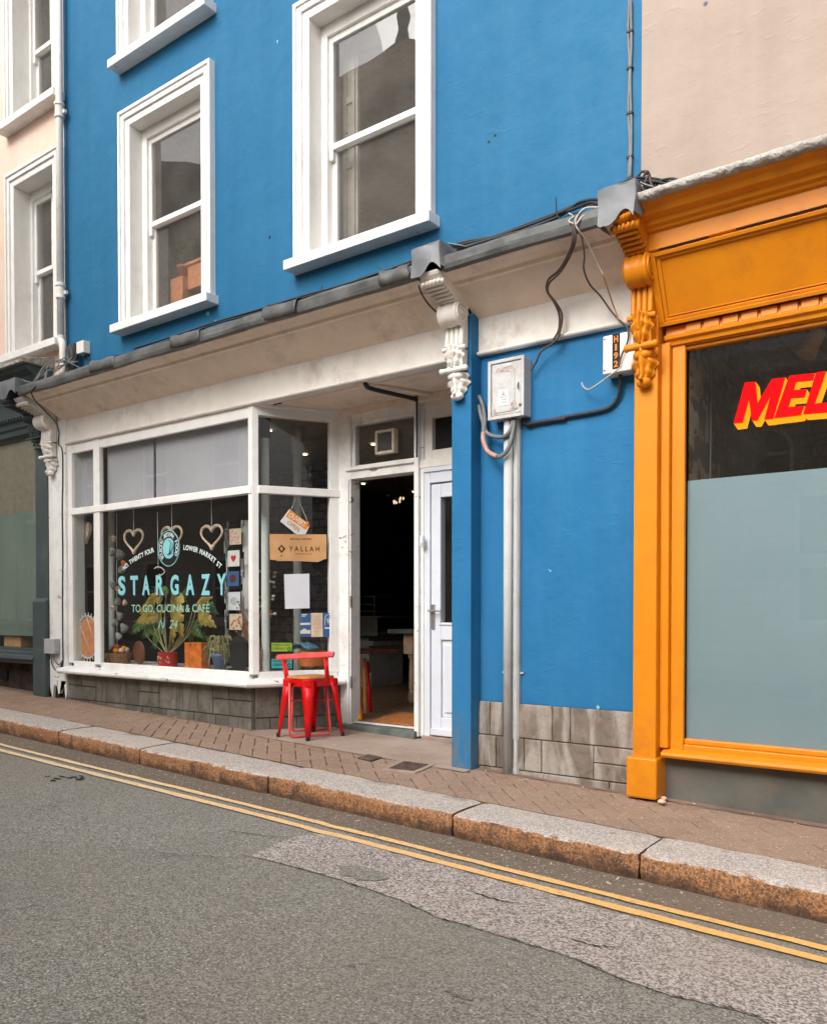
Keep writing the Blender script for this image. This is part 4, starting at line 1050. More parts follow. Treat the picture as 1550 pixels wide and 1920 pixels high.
for i, (px, py, lab) in enumerate(((505, 807, 'top of the near white post'), (572, 852, 'middle of the upper right pane'), (575, 891, 'bottom of the upper right pane'), (700, 833, 'left of the extractor fan'), (681, 907, 'top left of the doorway'), (776, 922, 'top right of the doorway'))):
    p = on_z(px, py, 2.85); t = thing('downlight', 'small lit ceiling downlight seen near the '+lab, 'ceiling light', p, 'downlights in the cafe ceiling')
    mb = MB(); mb.lathe([(.024, -.004), (.024, .002)], p, 14); mb.build('lamp', 'warm', t)
    mb = MB(); mb.lathe([(.032, -.003), (.045, -.003), (.045, .003), (.032, .003)], p, 14, caps=False); mb.build('trim', 'steel', t)
# extractor fan in the transom
fx0, fx1 = Xp(705.5, YD-.02, 828), Xp(741, YD-.02, 828); fz0, fz1 = Zp(723, 851, YD-.02), Zp(723, 806, YD-.02)
t = thing('extractor_fan', 'square cream louvred extractor fan fixed in the glass above the open doorway', 'fan', (fx0, YD, fz0))
mb = MB(); ring(mb, fx0, fx1, fz0, fz1, .022, YD-.04, YD+.018); mb.build('casing', 'creamcard', t, bevel=.004)
mb = MB(); 
for i in range(15): z = fz0+.03+(fz1-fz0-.06)*i/14; mb.box(fx0+.022, fx1-.022, YD-.03, YD-.008, z-.0025, z+.0025)
mb.box(fx0+.022, fx1-.022, YD-.002, YD+.004, fz0+.022, fz1-.022); mb.build('louvre', 'cable_grey', t)

# lettering on the glass ------------------------------------------------------
LY = GY-.0025
def dz(px, py): p = at(px, py, LY); return p.x, p.z
mb = MB(); mb2 = MB()
x0, _ = dz(221, 1100); x1, _ = dz(428, 1095); zc = Zp(325, 1094, LY)
letters = "STARGAZY"
cxs = [(120+v/4.306) for v in (468, 567, 663, 775, 893, 1018, 1143, 1272)]
for ch, c_ in zip(letters, cxs):
    X = Xp(c_, LY, 1095); w = .115; h = .18
    zt_ = Zp(c_, 1080 + (0 if c_ < 300 else 0) - (c_-228)*.0225, LY)
    for m_, oy, o_ in ((mb2, .0006, .014), (mb, 0, 0)):
        fit_text(m_, ch, X-w/2+o_, X+w/2+o_, zt_-h-o_, zt_-o_, LY+oy, bold=.035)
mb2.build('lettering_shadow', 'navy', dw)
mb.build('lettering', 'aqua', dw)
mb = MB()
z0_, z1_ = Zp(320, 1147, LY), Zp(320, 1132, LY)
fit_text(mb, 'TO GO, CUCINA & CAFÉ', Xp(247, LY, 1140), Xp(393, LY, 1140), z0_-.015, z1_+.012, LY, bold=.012)
mb.build('tagline', 'vinylgreen', dw)
mb = MB(); fit_text(mb, 'N  24', Xp(297, LY, 1170), Xp(334, LY, 1170), Zp(315, 1178, LY), Zp(315, 1162, LY), LY, shear=.35); fit_text(mb, 'o', Xp(304, LY, 1170), Xp(309, LY, 1170), Zp(315, 1174, LY), Zp(315, 1168, LY), LY)
mb.build('number', 'vinylgreen', dw)
# curved address
bc = at(319, 1024, LY); RX = .0
def arc(mb, txt, pts, size):
    P_ = [at(x, y, LY) for x, y in pts]; P_ = smoothpath(P_, 10); L_ = [0]
    for a, b in zip(P_, P_[1:]): L_.append(L_[-1]+(b-a).length)
    tot = L_[-1]; ws = []
    for ch in txt:
        a, b, c, d = twidth(ch, size, bold=.002) if ch != ' ' else (0, size*.25, 0, 0); ws.append(max(b-a, size*.1)+size*.16)
    sc = tot/sum(ws); s_ = 0
    for ch, w in zip(txt, ws):
        m_ = s_+w*sc/2; s_ += w*sc
        if ch == ' ': continue
        i = max(j for j in range(len(L_)-1) if L_[j] <= m_); p = P_[i].lerp(P_[i+1], (m_-L_[i])/(L_[i+1]-L_[i])); t_ = (P_[i+1]-P_[i]).normalized(); n_ = Vector((-t_.z, 0, t_.x))
        a, b, c, d = twidth(ch, size, bold=.002)
        put_text(mb, ch, lambda x, y: p+t_*(x-(a+b)/2)*.9+n_*(y-size*.35), size, bold=.002)
mb = MB()
arc(mb, 'NO. TWENTY FOUR', [(231, 1066), (246, 1053), (265, 1041), (289, 1030)], .060)
arc(mb, 'LOWER MARKET ST', [(344, 1026), (366, 1030), (392, 1042), (415, 1063)], .060)
mb.build('address_lettering', 'vinylwhite', dw)
# oval badge
bx_, bz_ = bc.x, Zp(317, 1028, LY); ra = abs(Xp(337, LY, 1028)-Xp(296.5, LY, 1028))/2; rz_ = (Zp(317, 993, LY)-Zp(317, 1062, LY))/2
bx_ = (Xp(337, LY, 1028)+Xp(296.5, LY, 1028))/2
oval = lambda k, n=48: [(bx_+ra*k*math.cos(a/n*2*math.pi), bz_+rz_*k*math.sin(a/n*2*math.pi)) for a in range(n)]
mb = MB(); mb.xz(oval(1), LY+.0012, LY+.0016); mb.build('badge_disc', 'black', dw)
mb = MB(); mb.tube([(x, LY, z) for x, z in oval(.97)], .004, 5, closed=True)
o_ = oval(.56)
mb.xz([(x+random.uniform(-.004, .004), z) for x, z in o_][4:44], LY+.0002, LY+.0008)
mb.build('badge_emblem', 'aqua', dw)
mb = MB()
for i in range(9):
    a = random.uniform(0, 6.28); mb.tube([(bx_, LY-.0004, bz_-rz_*.35), (bx_+ra*.35*math.cos(a), LY-.0004, bz_+rz_*.35*math.sin(a)), (bx_+ra*.5*math.cos(a+.6), LY-.0004, bz_+rz_*.45*math.sin(a+.6))], .0022, 4)
mb.build('badge_lines', 'navy', dw)
mb = MB()
def around(txt, a0, a1, size, k=.76, flipd=False):
    n = len(txt)
    for i, ch in enumerate(txt):
        a = rad(a0+(a1-a0)*(i+.5)/n); px_, pz_ = bx_+ra*k*math.cos(a), bz_+rz_*k*math.sin(a)
        t_ = Vector((ra*math.sin(a), 0, -rz_*math.cos(a))).normalized()
        if flipd: t_ = -t_
        n_ = Vector((-t_.z, 0, t_.x)); q = Vector((px_, LY-.0003, pz_))
        if ch == ' ': continue
        a_, b_, c_, d_ = twidth(ch, size)
        put_text(mb, ch, lambda x, y: q+t_*(x-(a_+b_)/2)+n_*(y-size*.35), size, bold=.0015)
around('ARTISAN', 125, 55, .05); around('ECLECTIC', 225, 140, .05); around('FOOD', 35, -35, .05)
mb.build('badge_text', 'vinylwhite', dw)

# things in the cafe window ----------------------------------------------------
def heart_pts(s, n=40):
    out = []
    for i in range(n):
        t = i/n*2*math.pi; out.append((16*math.sin(t)**3*s/17, (13*math.cos(t)-5*math.cos(2*t)-2*math.cos(3*t)-math.cos(4*t))*s/15))
    return out
HY = .16
for (px, py, w, lab) in ((251, 1014, 18.5, 'left of the three open wooden hearts, nearest the shells'), (322.5, 1008, 20, 'middle of the three open wooden hearts, behind the oval badge'), (397, 1006, 21, 'right of the three open wooden hearts, nearest the postcards')):
    c = at(px, py, HY); s = abs(at(px+w, py, HY).x-at(px-w, py, HY).x)/2*1.0; sz = abs(at(px, py-22, HY).z-at(px, py+22, HY).z)/2
    t = thing('hanging_heart', lab+' hanging in the window', 'ornament', c+Vector((0, 0, sz*.7)), 'open wooden hearts in the cafe window')
    mb = MB(); pts = [(c.x+x, HY, c.z+z*sz/s*1.02+.01) for x, z in heart_pts(s)]; rs = [.0125+.003*math.sin(i*.4) for i in range(40)]; mb.tube(pts, rs, 8, closed=True); mb.build('ring', 'palewood', t, smooth=True)
    mb = MB(); mb.tube([(c.x, HY, c.z+sz*.45), (c.x, HY, ZT0+.1)], .003, 5); mb.build('string', 'white_card', t)
c = at(162, 994, .14); t = thing('hanging_heart', 'small solid tan heart hanging in the narrow left pane', 'ornament', c)
mb = MB(); s = abs(at(171, 994, .14).x-at(153, 994, .14).x)/2
hp = [(c.x+x, c.z+z*1.35-.01) for x, z in heart_pts(s, 30)]; mb.xz(hp, .125, .155); mb.build('heart', 'palewood', t, bevel=.008)
mb = MB(); mb.tube([(c.x, .14, c.z+.04), (c.x, .14, ZT0+.05)], .003, 5); mb.build('string', 'white_card', t)
# red chilli string
t = thing('chilli_string', 'string of bright red chillies hanging behind the narrow left pane', 'ornament', at(173, 1040, .35)); mb = MB(); random.seed(2)
for i in range(60):
    c = at(172+random.uniform(-4, 4), 1042+i*.9, .35+random.uniform(-.03, .03)); mb.ball(c, .014, .012, .026, 7, 5)
mb.build('chillies', 'vred', t, smooth=True)
mb = MB(); mb.tube([at(173, 1042, .35), Vector((at(173, 1042, .35).x, .35, 2.8))], .003, 5); mb.build('string', 'white_card', t)
# string of shells along post
t = thing('shell_garland', 'hanging garland of grey and pink shells in front of the left post', 'ornament', at(220, 1000, .25))
mb = MB(); mb.tube([at(219, 962, .25), at(220, 1215, .25)], .003, 5); mb.build('string', 'white_card', t)
random.seed(9)
for i, (px, py, s, m_) in enumerate(((214, 1010, 7, 'palewood'), (212, 1035, 9, 'shell'), (224, 1040, 11, 'shell'), (232, 1057, 7, 'terracotta'), (228, 1068, 8, 'shell'), (212, 1098, 9, 'shell'), (222, 1104, 6, 'palewood'), (221, 1128, 8, 'shell'), (234, 1130, 6, 'palewood'), (213, 1141, 8, 'palewood'), (224, 1155, 9, 'shell'), (215, 1168, 8, 'shell'), (232, 1178, 10, 'shell'), (222, 1193, 8, 'column'))):
    c = at(px, py, .24+random.uniform(-.03, .02)); r = s*.0048; ax = Vector((random.uniform(-1, 1), -1, random.uniform(-.6, .6))).normalized()
    mb = MB(); a1 = ax.cross(Vector((0, 0, 1))).normalized(); a2 = ax.cross(a1); vs = []; n = 14
    for k, (rr, hh) in enumerate(((.25, -1), (.75, -.5), (1, .1), (.9, .5), (.62, .42), (.45, -.1))):
        for j in range(n):
            th = j/n*6.283; q = rr*(1+.12*math.cos(th*7)*(k > 1)); vs.append(c+(a1*math.cos(th)+a2*math.sin(th))*r*q+ax*r*hh)
    mb.add(vs, [(i_*n+j, i_*n+(j+1) % n, (i_+1)*n+(j+1) % n, (i_+1)*n+j) for i_ in range(5) for j in range(n)]+[tuple(range(n)), tuple(5*n+j for j in range(n))])
    mb.build('shell', m_, t, smooth=True)
# oval rope mirror leaning at the left
c = at(166, 1198, .07); rx = abs(at(191, 1198, .07).x-at(142, 1198, .07).x)/2*.95; rz = .24
t = thing('rope_mirror', 'oval tray with white looped rope rim leaning in the left corner of the window', 'mirror', (c.x, .07, .605))
c.z = .605+rz+.02
mb = MB(); mb.xz([(c.x+rx*.8*math.cos(a/40*6.283), c.z+rz*.85*math.sin(a/40*6.283)) for a in range(40)], .07, .085); mb.build('face', 'pine', t)
mb = MB(); pts = []
for i in range(360):
    a = i/360*2*math.pi; k = .93+.09*math.sin(a*26); a2 = a+.05*math.cos(a*26); pts.append((c.x+rx*k*math.cos(a2), .065, c.z+rz*k*math.sin(a2)))
mb.tube(pts, .0045, 5, closed=True); mb.tube([(c.x+rx*.84*math.cos(a/40*6.283), .062, c.z+rz*.88*math.sin(a/40*6.283)) for a in range(40)], .005, 5, closed=True)
mb.tube([(c.x-rx*.55, .06, c.z+rz*.45), (c.x+rx*.35, .06, c.z-rz*.75)], .004, 5); mb.tube([(c.x-rx*.05, .06, c.z+rz*.82), (c.x+rx*.6, .06, c.z-rz*.2)], .004, 5)
mb.build('rope_rim', 'white_card', t, smooth=True)
# basket of oranges and cones
c = at(223, 1236, .22); c.z = .605
t = thing('wicker_basket', 'low woven basket heaped with orange and dark balls, left of the round brown disc', 'basket', c)
mb = MB(); mb.lathe([(.10, 0), (.115, .03), (.125, .09), (.13, .105), (.115, .105), (.10, .03)], c, 24)
for i in range(5): mb.tube([(c.x+(.113+.003*i)*math.cos(a/24*6.283), c.y+(.113+.003*i)*math.sin(a/24*6.283), c.z+.01+.021*i) for a in range(24)], .006, 5, closed=True)
mb.build('weave', 'wicker', t, smooth=True); random.seed(8)
for i in range(22):
    a = random.uniform(0, 6.28); r = random.uniform(0, .10); m_ = random.choice(('terracotta', 'vorange', 'tin', 'black', 'palewood')); mb = MB(); mb.ball((c.x+r*math.cos(a), c.y+r*math.sin(a)*.8, c.z+.11+random.uniform(0, .09)*(1-r/.13)+.0), .03, .03, .028, 8, 6); mb.build('ball', m_, t, smooth=True)
c = at(259.5, 1222, .25)
t = thing('round_tray', 'round dark copper disc standing between the basket and the red tin', 'tray', (c.x, .25, .605)); mb = MB(); mb.lathe([(.0, 0), (.085, .0), (.09, .006), (.09, .016), (.082, .012)], (c.x, .25, .605+.115), 36, 'Y'); 
for v in mb.v: v.z = .72+(v.z-.72)*1.28; v.x = c.x+(v.x-c.x)*1.05
mb.build('disc', 'copper', t, smooth=True)
# monstera in red tin
c = at(315, 1236, .20); c.z = .605
pot = thing('monstera_plant', 'large yellowing split leaf plant in a red patterned tin, centre of the window', 'plant', c)
mb = MB(); r0 = .088; mb.lathe([(r0, 0), (r0, .13), (r0+.004, .135), (r0-.006, .14), (r0-.008, .10)], c, 28); mb.build('pot', 'tin', pot, smooth=False)
mb = MB(); random.seed(6)
for i in range(12):
    a = -math.pi/2+random.uniform(-1.4, 1.4); z = c.z+random.uniform(.02, .11); th = [a+k*.06 for k in range(4)]
    mb.tube([(c.x+(r0+.002)*math.cos(q), c.y+(r0+.002)*math.sin(q), z+.012*math.sin(k*2)) for k, q in enumerate(th)], .003, 4)
mb.build('pot_pattern', 'creamcard', pot)
def mleaf(base, tip, w, mat, nrm, notch=5, parent=None, droop=.04):
    base, tip = Vector(base), Vector(tip); ax = tip-base; L_ = ax.length; ax.normalize(); side = ax.cross(Vector(nrm)).normalized(); up = side.cross(ax)
    mb = MB(); N = 26
    for s_ in (-1, 1):
        vs = []; fs = []
        for i in range(N+1):
            t_ = i/N; env = (math.sin(math.pi*min(1, t_**.5))**.75 if 0 < t_ < 1 else .02)
            cut = .5 if (i % 5 == 3 and .15 < t_ < .92) else 1
            ww = w*env*cut
            p = base+ax*(L_*t_)-up*(droop*4*(t_-.5)**2)
            vs += [p, p+side*s_*ww*.5+up*.01*1+ax*(ww*.12), p+side*s_*ww+ax*(ww*.28)-up*ww*.22]
        for i in range(N): 
            for k in range(2): fs.append((i*3+k, i*3+k+1, (i+1)*3+k+1, (i+1)*3+k))
        mb.add(vs, fs)
    mb.tube([base+up*.002, tip+up*.001], .003, 4)
    return mb.build('leaf', mat, parent, smooth=True)
crown = Vector((c.x, c.y, c.z+.13))
def LP(px, py, Y=.2): return at(px, py, Y)
specs = [((322, 1108), (338, 1195), .10, 'leaf_gold', .16), ((300, 1112), (268, 1135), .075, 'leaf_gold', .22), ((296, 1148), (250, 1166), .08, 'leaf_gold', .25), ((362, 1142), (392, 1118), .07, 'leaf_gold', .2), ((368, 1144), (400, 1175), .075, 'leaf_gold', .2), ((298, 1160), (262, 1196), .09, 'leaf', .35), ((345, 1180), (395, 1205), .08, 'leaf', .4), ((312, 1110), (285, 1100), .05, 'leaf', .3), ((352, 1165), (375, 1195), .06, 'leaf', .3), ((285, 1128), (258, 1150), .06, 'leaf_gold', .32), ((300, 1170), (285, 1215), .07, 'leaf', .28), ((270, 1160), (240, 1190), .07, 'leaf', .38), ((340, 1128), (350, 1100), .05, 'leaf', .3), ((375, 1155), (352, 1205), .06, 'leaf', .35), ((330, 1150), (318, 1215), .06, 'leaf_gold', .24), ((385, 1130), (405, 1150), .05, 'leaf', .3), ((310, 1130), (292, 1160), .05, 'leaf_gold', .3)]
for (b_, t_, w_, m_, Y_) in specs:
    B_, T_ = LP(*b_, Y_), LP(*t_, Y_-.04); mleaf(B_, T_, w_, m_, (0, -1, .25), parent=pot)
mb = MB()
for (b_, t_, w_, m_, Y_) in specs: B_ = LP(*b_, Y_); mb.tube(smoothpath([crown+Vector((0, 0, -.03)), (crown+B_)/2+Vector(((B_.x-crown.x)*.2, 0, -.02)), B_], 6), .005, 6)
mb.build('stem', 'leaf_pale', pot, smooth=True)
# orange wooden box
c = at(362, 1228, .15); c.z = .605
t = thing('wooden_block', 'upright bright orange wooden box between the red tin and the blue pot', 'box', c)
hw = abs(at(378, 1225, .15).x-at(346.5, 1225, .15).x)/2; zt_ = Zp(362, 1205, .15)
mb = MB(); ring(mb, c.x-hw, c.x+hw, .605, zt_, .012, .15, .25); mb.box(c.x-hw+.01, c.x+hw-.01, .152, .162, .61, zt_-.005); mb.build('box', 'orangebox', t, bevel=.003)
mb = MB(); 
for dx in (-.3, .3): mb.ball((c.x+hw*dx, .15, zt_-.02), .008, .003, .012)
mb.build('knot', 'copper', t)
# spider plant in blue pot
c = at(413, 1236, .16); c.z = .605
t = thing('spider_plant', 'spiky pale spider plant in a blue tapered pot near the right of the window', 'plant', c)
mb = MB(); mb.lathe([(.05, 0), (.07, .115), (.08, .12), (.082, .15), (.072, .15), (.065, .11)], c, 26); mb.build('pot', 'bluepot', t, smooth=True)
mb = MB(); random.seed(12)
for i in range(90):
    a = random.uniform(0, 6.283); l = random.uniform(.08, .24); h = random.uniform(.03, .16); cr = Vector((c.x, c.y, c.z+.14)); d_ = Vector((math.cos(a), math.sin(a)*.35, 0))
    p = smoothpath([cr, cr+d_*l*.4+Vector((0, 0, h)), cr+d_*l*.8+Vector((0, 0, h*.9)), cr+d_*l+Vector((0, 0, h*.9-random.uniform(.02, .16)))], 3)
    mb.tube(p, [.004+.002*math.sin(k/len(p)*3.1) for k in range(len(p))], 3, caps=False)
mb.build('leaves', 'leaf_pale', t)
# black oval board
c = at(447, 1216, .13); t = thing('chalkboard', 'black oval board leaning in the right corner of the wide window', 'board', (c.x, .13, .605))
mb = MB(); hw = abs(at(466, 1215, .13).x-at(427, 1215, .13).x)/2
mb.xz([(c.x+hw*math.cos(a/36*6.283), .605+.155+.155*math.sin(a/36*6.283)) for a in range(36)], .13, .145); mb.build('board', 'black', t)
# dried flowers behind the mullion
t = thing('dried_flowers', 'dry brown twiggy flowers beside the corner post of the window', 'plant', at(485, 1240, .2)); mb = MB(); random.seed(33)
b_ = at(486, 1245, .25); b_.z = .605
for i in range(70):
    e_ = at(random.uniform(440, 493), random.uniform(1125, 1235), .22+random.uniform(-.04, .1)); m_ = (b_+e_)/2+Vector((random.uniform(-.05, .05), 0, random.uniform(-.02, .06)))
    mb.tube(smoothpath([b_, m_, e_], 4), .0025, 4, caps=False)
    if i % 2: mb.ball(e_, .011, .011, .009, 6, 4)
mb.build('stems', 'wicker', t)
# postcard rack
rk = thing('postcard_rack', 'tall black wire rack full of greetings cards at the right of the wide window', 'rack', (Xp(440, .3, 1100), .3, .605), None)
mb = MB(); xa, xb = Xp(424, .3, 1100), Xp(456, .3, 1100)
for x in (xa, (xa+xb)/2, xb): mb.tube([(x, .31, .75), (x, .31, 1.98)], .003, 4)
for py in (985, 1030, 1074, 1110, 1150, 1198): z = Zp(440, py, .3); mb.tube([(xa, .30, z), (xb, .30, z)], .003, 4); mb.tube([(xa, .27, z-.05), (xb, .27, z-.05)], .003, 4); mb.tube([(xa, .27, z-.05), (xa, .31, z)], .003, 4); mb.tube([(xb, .27, z-.05), (xb, .31, z)], .003, 4)
mb.tube([((xa+xb)/2, .31, .605), ((xa+xb)/2, .31, .76)], .006, 6); mb.lathe([(.08, 0), (.075, .012)], ((xa+xb)/2, .31, .605), 20)
mb.build('wire_frame', 'black', rk)
cards = [(441, 1006, 11, 15, 'creamcard', 'vred', 'pale card dotted with small red shapes, top of the wire rack'), (438, 1047, 11, 15, 'column', 'vred', 'pale green card with one red heart in the wire rack'), (437, 1085, 11, 14, 'leafletblue', 'copper', 'dark card with a brown round motif in the wire rack'), (439, 1127, 11.5, 17, 'paper', 'galv', 'plain white card with a faint oval in the wire rack'), (442, 1166, 12, 15, 'creamcard', 'terracotta', 'flower printed card, lowest of the wire rack')]
for i, (px, py, w_, h_, m_, m2, lab) in enumerate(cards):
    c = at(px, py, .25); w2_ = abs(at(px+w_, py, .25).x-at(px-w_, py, .25).x)/2; h2_ = abs(at(px, py-h_, .25).z-at(px, py+h_, .25).z)/2
    t = thing('greetings_card', lab, 'card', c, 'cards in the window rack')
    mb = MB(); mb.box(c.x-w2_, c.x+w2_, .25, .254, c.z-h2_, c.z+h2_); mb.build('card', m_, t)
    mb = MB()
    if i == 0:
        random.seed(1)
        for k in range(16): mb.ball((c.x+random.uniform(-.7, .7)*w2_, .249, c.z+random.uniform(-.8, .8)*h2_), .006, .001, .006, 6, 4)
    elif i == 1: mb.xz([(c.x+x, c.z+z) for x, z in heart_pts(w2_*.45)], .248, .2495)
    elif i == 4:
        for k in range(14): mb.ball((c.x+random.uniform(-.7, .7)*w2_, .249, c.z+random.uniform(-.8, .8)*h2_), .012, .001, .01, 6, 4)
    else: mb.xz([(c.x+w2_*.55*math.cos(a/20*6.283), c.z+w2_*.45*math.sin(a/20*6.283)) for a in range(20)], .248, .2495)
    mb.build('motif', m2, t)
mb = MB(); random.seed(14)
for k in range(40):
    side = -1 if k % 2 else 1; x = (xa if side < 0 else xb)+side*random.uniform(.0, .05); z = .80+1.12*(k//2)/20; mb.obox((x, .33, z), (1, side*1.2, 0), (-side*1.2, 1, 0), (0, 0, 1), .045, .002, .055)
o = mb.build('greetings_cards', 'white_card'); tag(o, 'pale greetings cards seen edge on down both sides of the wire rack', 'cards'); o['kind'] = 'stuff'
# spiral hanging ornament with cord in front of the badge
t = thing('hanging_twist', 'curl of pale ribbon on a cord hanging below the oval badge', 'ornament', at(297, 1065, .1)); mb = MB(); mb.tube([at(295.5, 960, .1), at(297, 1068, .1)], .0025, 4)
mb.build('cord', 'white_card', t); mb = MB(); mb.tube(smoothpath([at(290, 1066, .1), at(296, 1063, .08), at(305, 1066, .1), at(309, 1072, .11), at(303, 1078, .1), at(299, 1077, .1)], 5), .006, 6); mb.build('curl', 'white_card', t, smooth=True)
# dark shelf and red flowers deep inside
t = thing('flower_bunch', 'bunch of pink and white flowers behind the post at the window corner', 'flowers', at(530, 1110, .9)); random.seed(17)
for m_, n_ in (('palewood', 12), ('terracotta', 8), ('column', 10)):
    mb = MB()
    for k in range(n_): mb.ball(at(random.uniform(480, 516), random.uniform(1060, 1160), random.uniform(.5, .9)), .018, .018, .014, 8, 5)
    mb.build('blossom', m_, t, smooth=True)
mb = MB(); 
for k in range(12): mb.tube([at(random.uniform(495, 505), 1235, .7), at(random.uniform(482, 515), random.uniform(1070, 1150), .7)], .003, 4)
mb.build('stem', 'leaf', t)

# signs on the splayed pane
def sp_at(px, py, off=-.016):       # pixel -> point on the splayed pane
    d = ray(px, py); p0 = Pc+sn*off; t = ((p0-CAM).dot(sn))/d.dot(sn); return CAM+d*t
def sp_poly(mb, pts, off=-.016, th=.003):
    a = [sp_at(x, y, off) for x, y in pts]; b = [p-sn*th for p in a]; n = len(a)
    mb.add(a+b, [tuple(range(n)), tuple(range(2*n-1, n-1, -1))]+[(i, i+n, (i+1) % n+n, (i+1) % n) for i in range(n)])
def sp_text(mb, txt, quad, off, **kw):
    p = [sp_at(x, y, off) for x, y in quad]    # bl, br, tr, tl
    fit_text(mb, txt, 0, 1, 0, 1, 0, map3=lambda u, w: (p[0]*(1-u)+p[1]*u)*(1-w)+(p[3]*(1-u)+p[2]*u)*w, **kw)
t = thing('open_sign', 'tilted orange and white OUVERT OPEN sign hanging on a string', 'sign', sp_at(552, 978))
K = lambda x, y: (460+x/5.055, 900+y/5.055)
mb = MB(); sp_poly(mb, [K(*p) for p in ((330, 392), (488, 518), (570, 515), (612, 430), (418, 275))], .004); mb.build('board', 'white_card', t)
mb = MB(); sp_poly(mb, [K(*p) for p in ((385, 345), (575, 472), (605, 415), (425, 285))], .006, .0015); mb.build('band', 'vorange', t)
mb = MB(); sp_text(mb, 'OUVERT', [K(*p) for p in ((405, 345), (560, 450), (580, 405), (430, 305))], .0075, bold=.03); mb.build('ouvert_text', 'white_card', t)
mb = MB(); sp_text(mb, 'OPEN', [K(*p) for p in ((390, 410), (500, 495), (522, 455), (412, 378))], .0055, bold=.03); mb.build('open_text', 'kraft', t)
mb = MB(); mb.tube([sp_at(*K(435, 280), .002), sp_at(*K(485, 140), .002), sp_at(*K(590, 395), .002)], .002, 4); mb.build('string', 'white_card', t)
mb = MB(); mb.ball(sp_at(*K(592, 415), .008), .012, .006, .02); mb.build('hand_motif', 'terracotta', t, smooth=True)
t = thing('kraft_notice', 'brown paper notice lettered YALLAH stuck to the pane', 'notice', sp_at(560, 1028))
mb = MB(); sp_poly(mb, [K(*p) for p in ((230, 512), (770, 516), (768, 748), (735, 755), (688, 778), (520, 768), (310, 768), (290, 758), (235, 755))], .001); mb.build('paper', 'kraft', t)
mb = MB(); sp_text(mb, 'Y A L L A H', [K(*p) for p in ((415, 675), (700, 675), (700, 628), (415, 628))], .003, bold=.008)
sp_text(mb, 'PROUDLY SERVING', [K(*p) for p in ((425, 568), (625, 568), (625, 550), (425, 550))], .003)
sp_poly(mb, [K(*p) for p in ((305, 650), (343, 612), (382, 650), (343, 692))], .0022, .0005); sp_poly(mb, [K(*p) for p in ((470, 697), (630, 700), (630, 704), (470, 701))], .0022, .0005); sp_poly(mb, [K(*p) for p in ((336, 712), (350, 712), (350, 724), (336, 724))], .0022, .0005)
mb.build('printing', 'brown', t)
mb = MB(); sp_poly(mb, [K(*p) for p in ((330, 650), (343, 630), (357, 650), (343, 676))], .0032, .0005); mb.build('emblem', 'kraft', t)
t = thing('white_notice', 'blank white paper sheet stuck to the pane below the brown notice', 'notice', sp_at(556, 1108))
mb = MB(); sp_poly(mb, [K(*p) for p in ((368, 893), (606, 888), (610, 1215), (377, 1222))], .001); mb.build('sheet', 'paper', t)
for pts, m_, lab, tx in ((((520, 1262), (618, 1262), (618, 1488), (522, 1488)), 'leafletblue', 'left blue and white leaflet in the row of three', 1), (((622, 1260), (732, 1260), (735, 1487), (625, 1488)), 'creamcard', 'cream menu leaflet, middle of the row of three', 2), (((738, 1258), (843, 1258), (845, 1486), (738, 1488)), 'leafletblue', 'right blue leaflet with an arched drawing, by the pane edge', 3)):
    c = sp_at(*K(*pts[0])); t = thing('leaflet', lab, 'leaflet', c, 'leaflets stuck to the pane')
    mb = MB(); sp_poly(mb, [K(*p) for p in pts], .001); mb.build('sheet', m_, t)
    mb = MB(); x0_, x1_ = pts[0][0]+12, pts[1][0]-12
    if tx == 1:
        sp_poly(mb, [K(*p) for p in ((520, 1355), (618, 1352), (618, 1372), (520, 1376))], .0022, .0005); sp_poly(mb, [K(*p) for p in ((520, 1430), (560, 1405), (590, 1425), (618, 1418), (618, 1455), (520, 1458))], .0022, .0005); sp_poly(mb, [K(*p) for p in ((532, 1272), (585, 1272), (585, 1280), (532, 1280))], .0022, .0005); sp_poly(mb, [K(*p) for p in ((532, 1286), (570, 1286), (570, 1293), (532, 1293))], .0022, .0005)
        mb.build('picture_print', 'white_card', t)
    elif tx == 2:
        for k in range(14): sp_poly(mb, [K(*p) for p in ((640+(k % 3)*6, 1278+k*13), (715-(k % 3)*8, 1278+k*13), (715-(k % 3)*8, 1281+k*13), (640+(k % 3)*6, 1281+k*13))], .0022, .0005)
        mb.build('text_lines', 'kraft', t)
    else:
        pp = [(755, 1385), (755, 1310), (765, 1285), (790, 1270), (815, 1285), (825, 1310), (825, 1385)]; mb.tube([sp_at(*K(*p), .002) for p in pp], .002, 4)
        for k in range(10): mb.tube([sp_at(*K(765+random.random()*50, 1290+random.random()*90), .002), sp_at(*K(765+random.random()*50, 1290+random.random()*90), .002)], .0015, 4)
        sp_poly(mb, [K(*p) for p in ((752, 1395), (825, 1398), (825, 1412), (752, 1410))], .0022, .0005); mb.build('drawing', 'white_card', t)
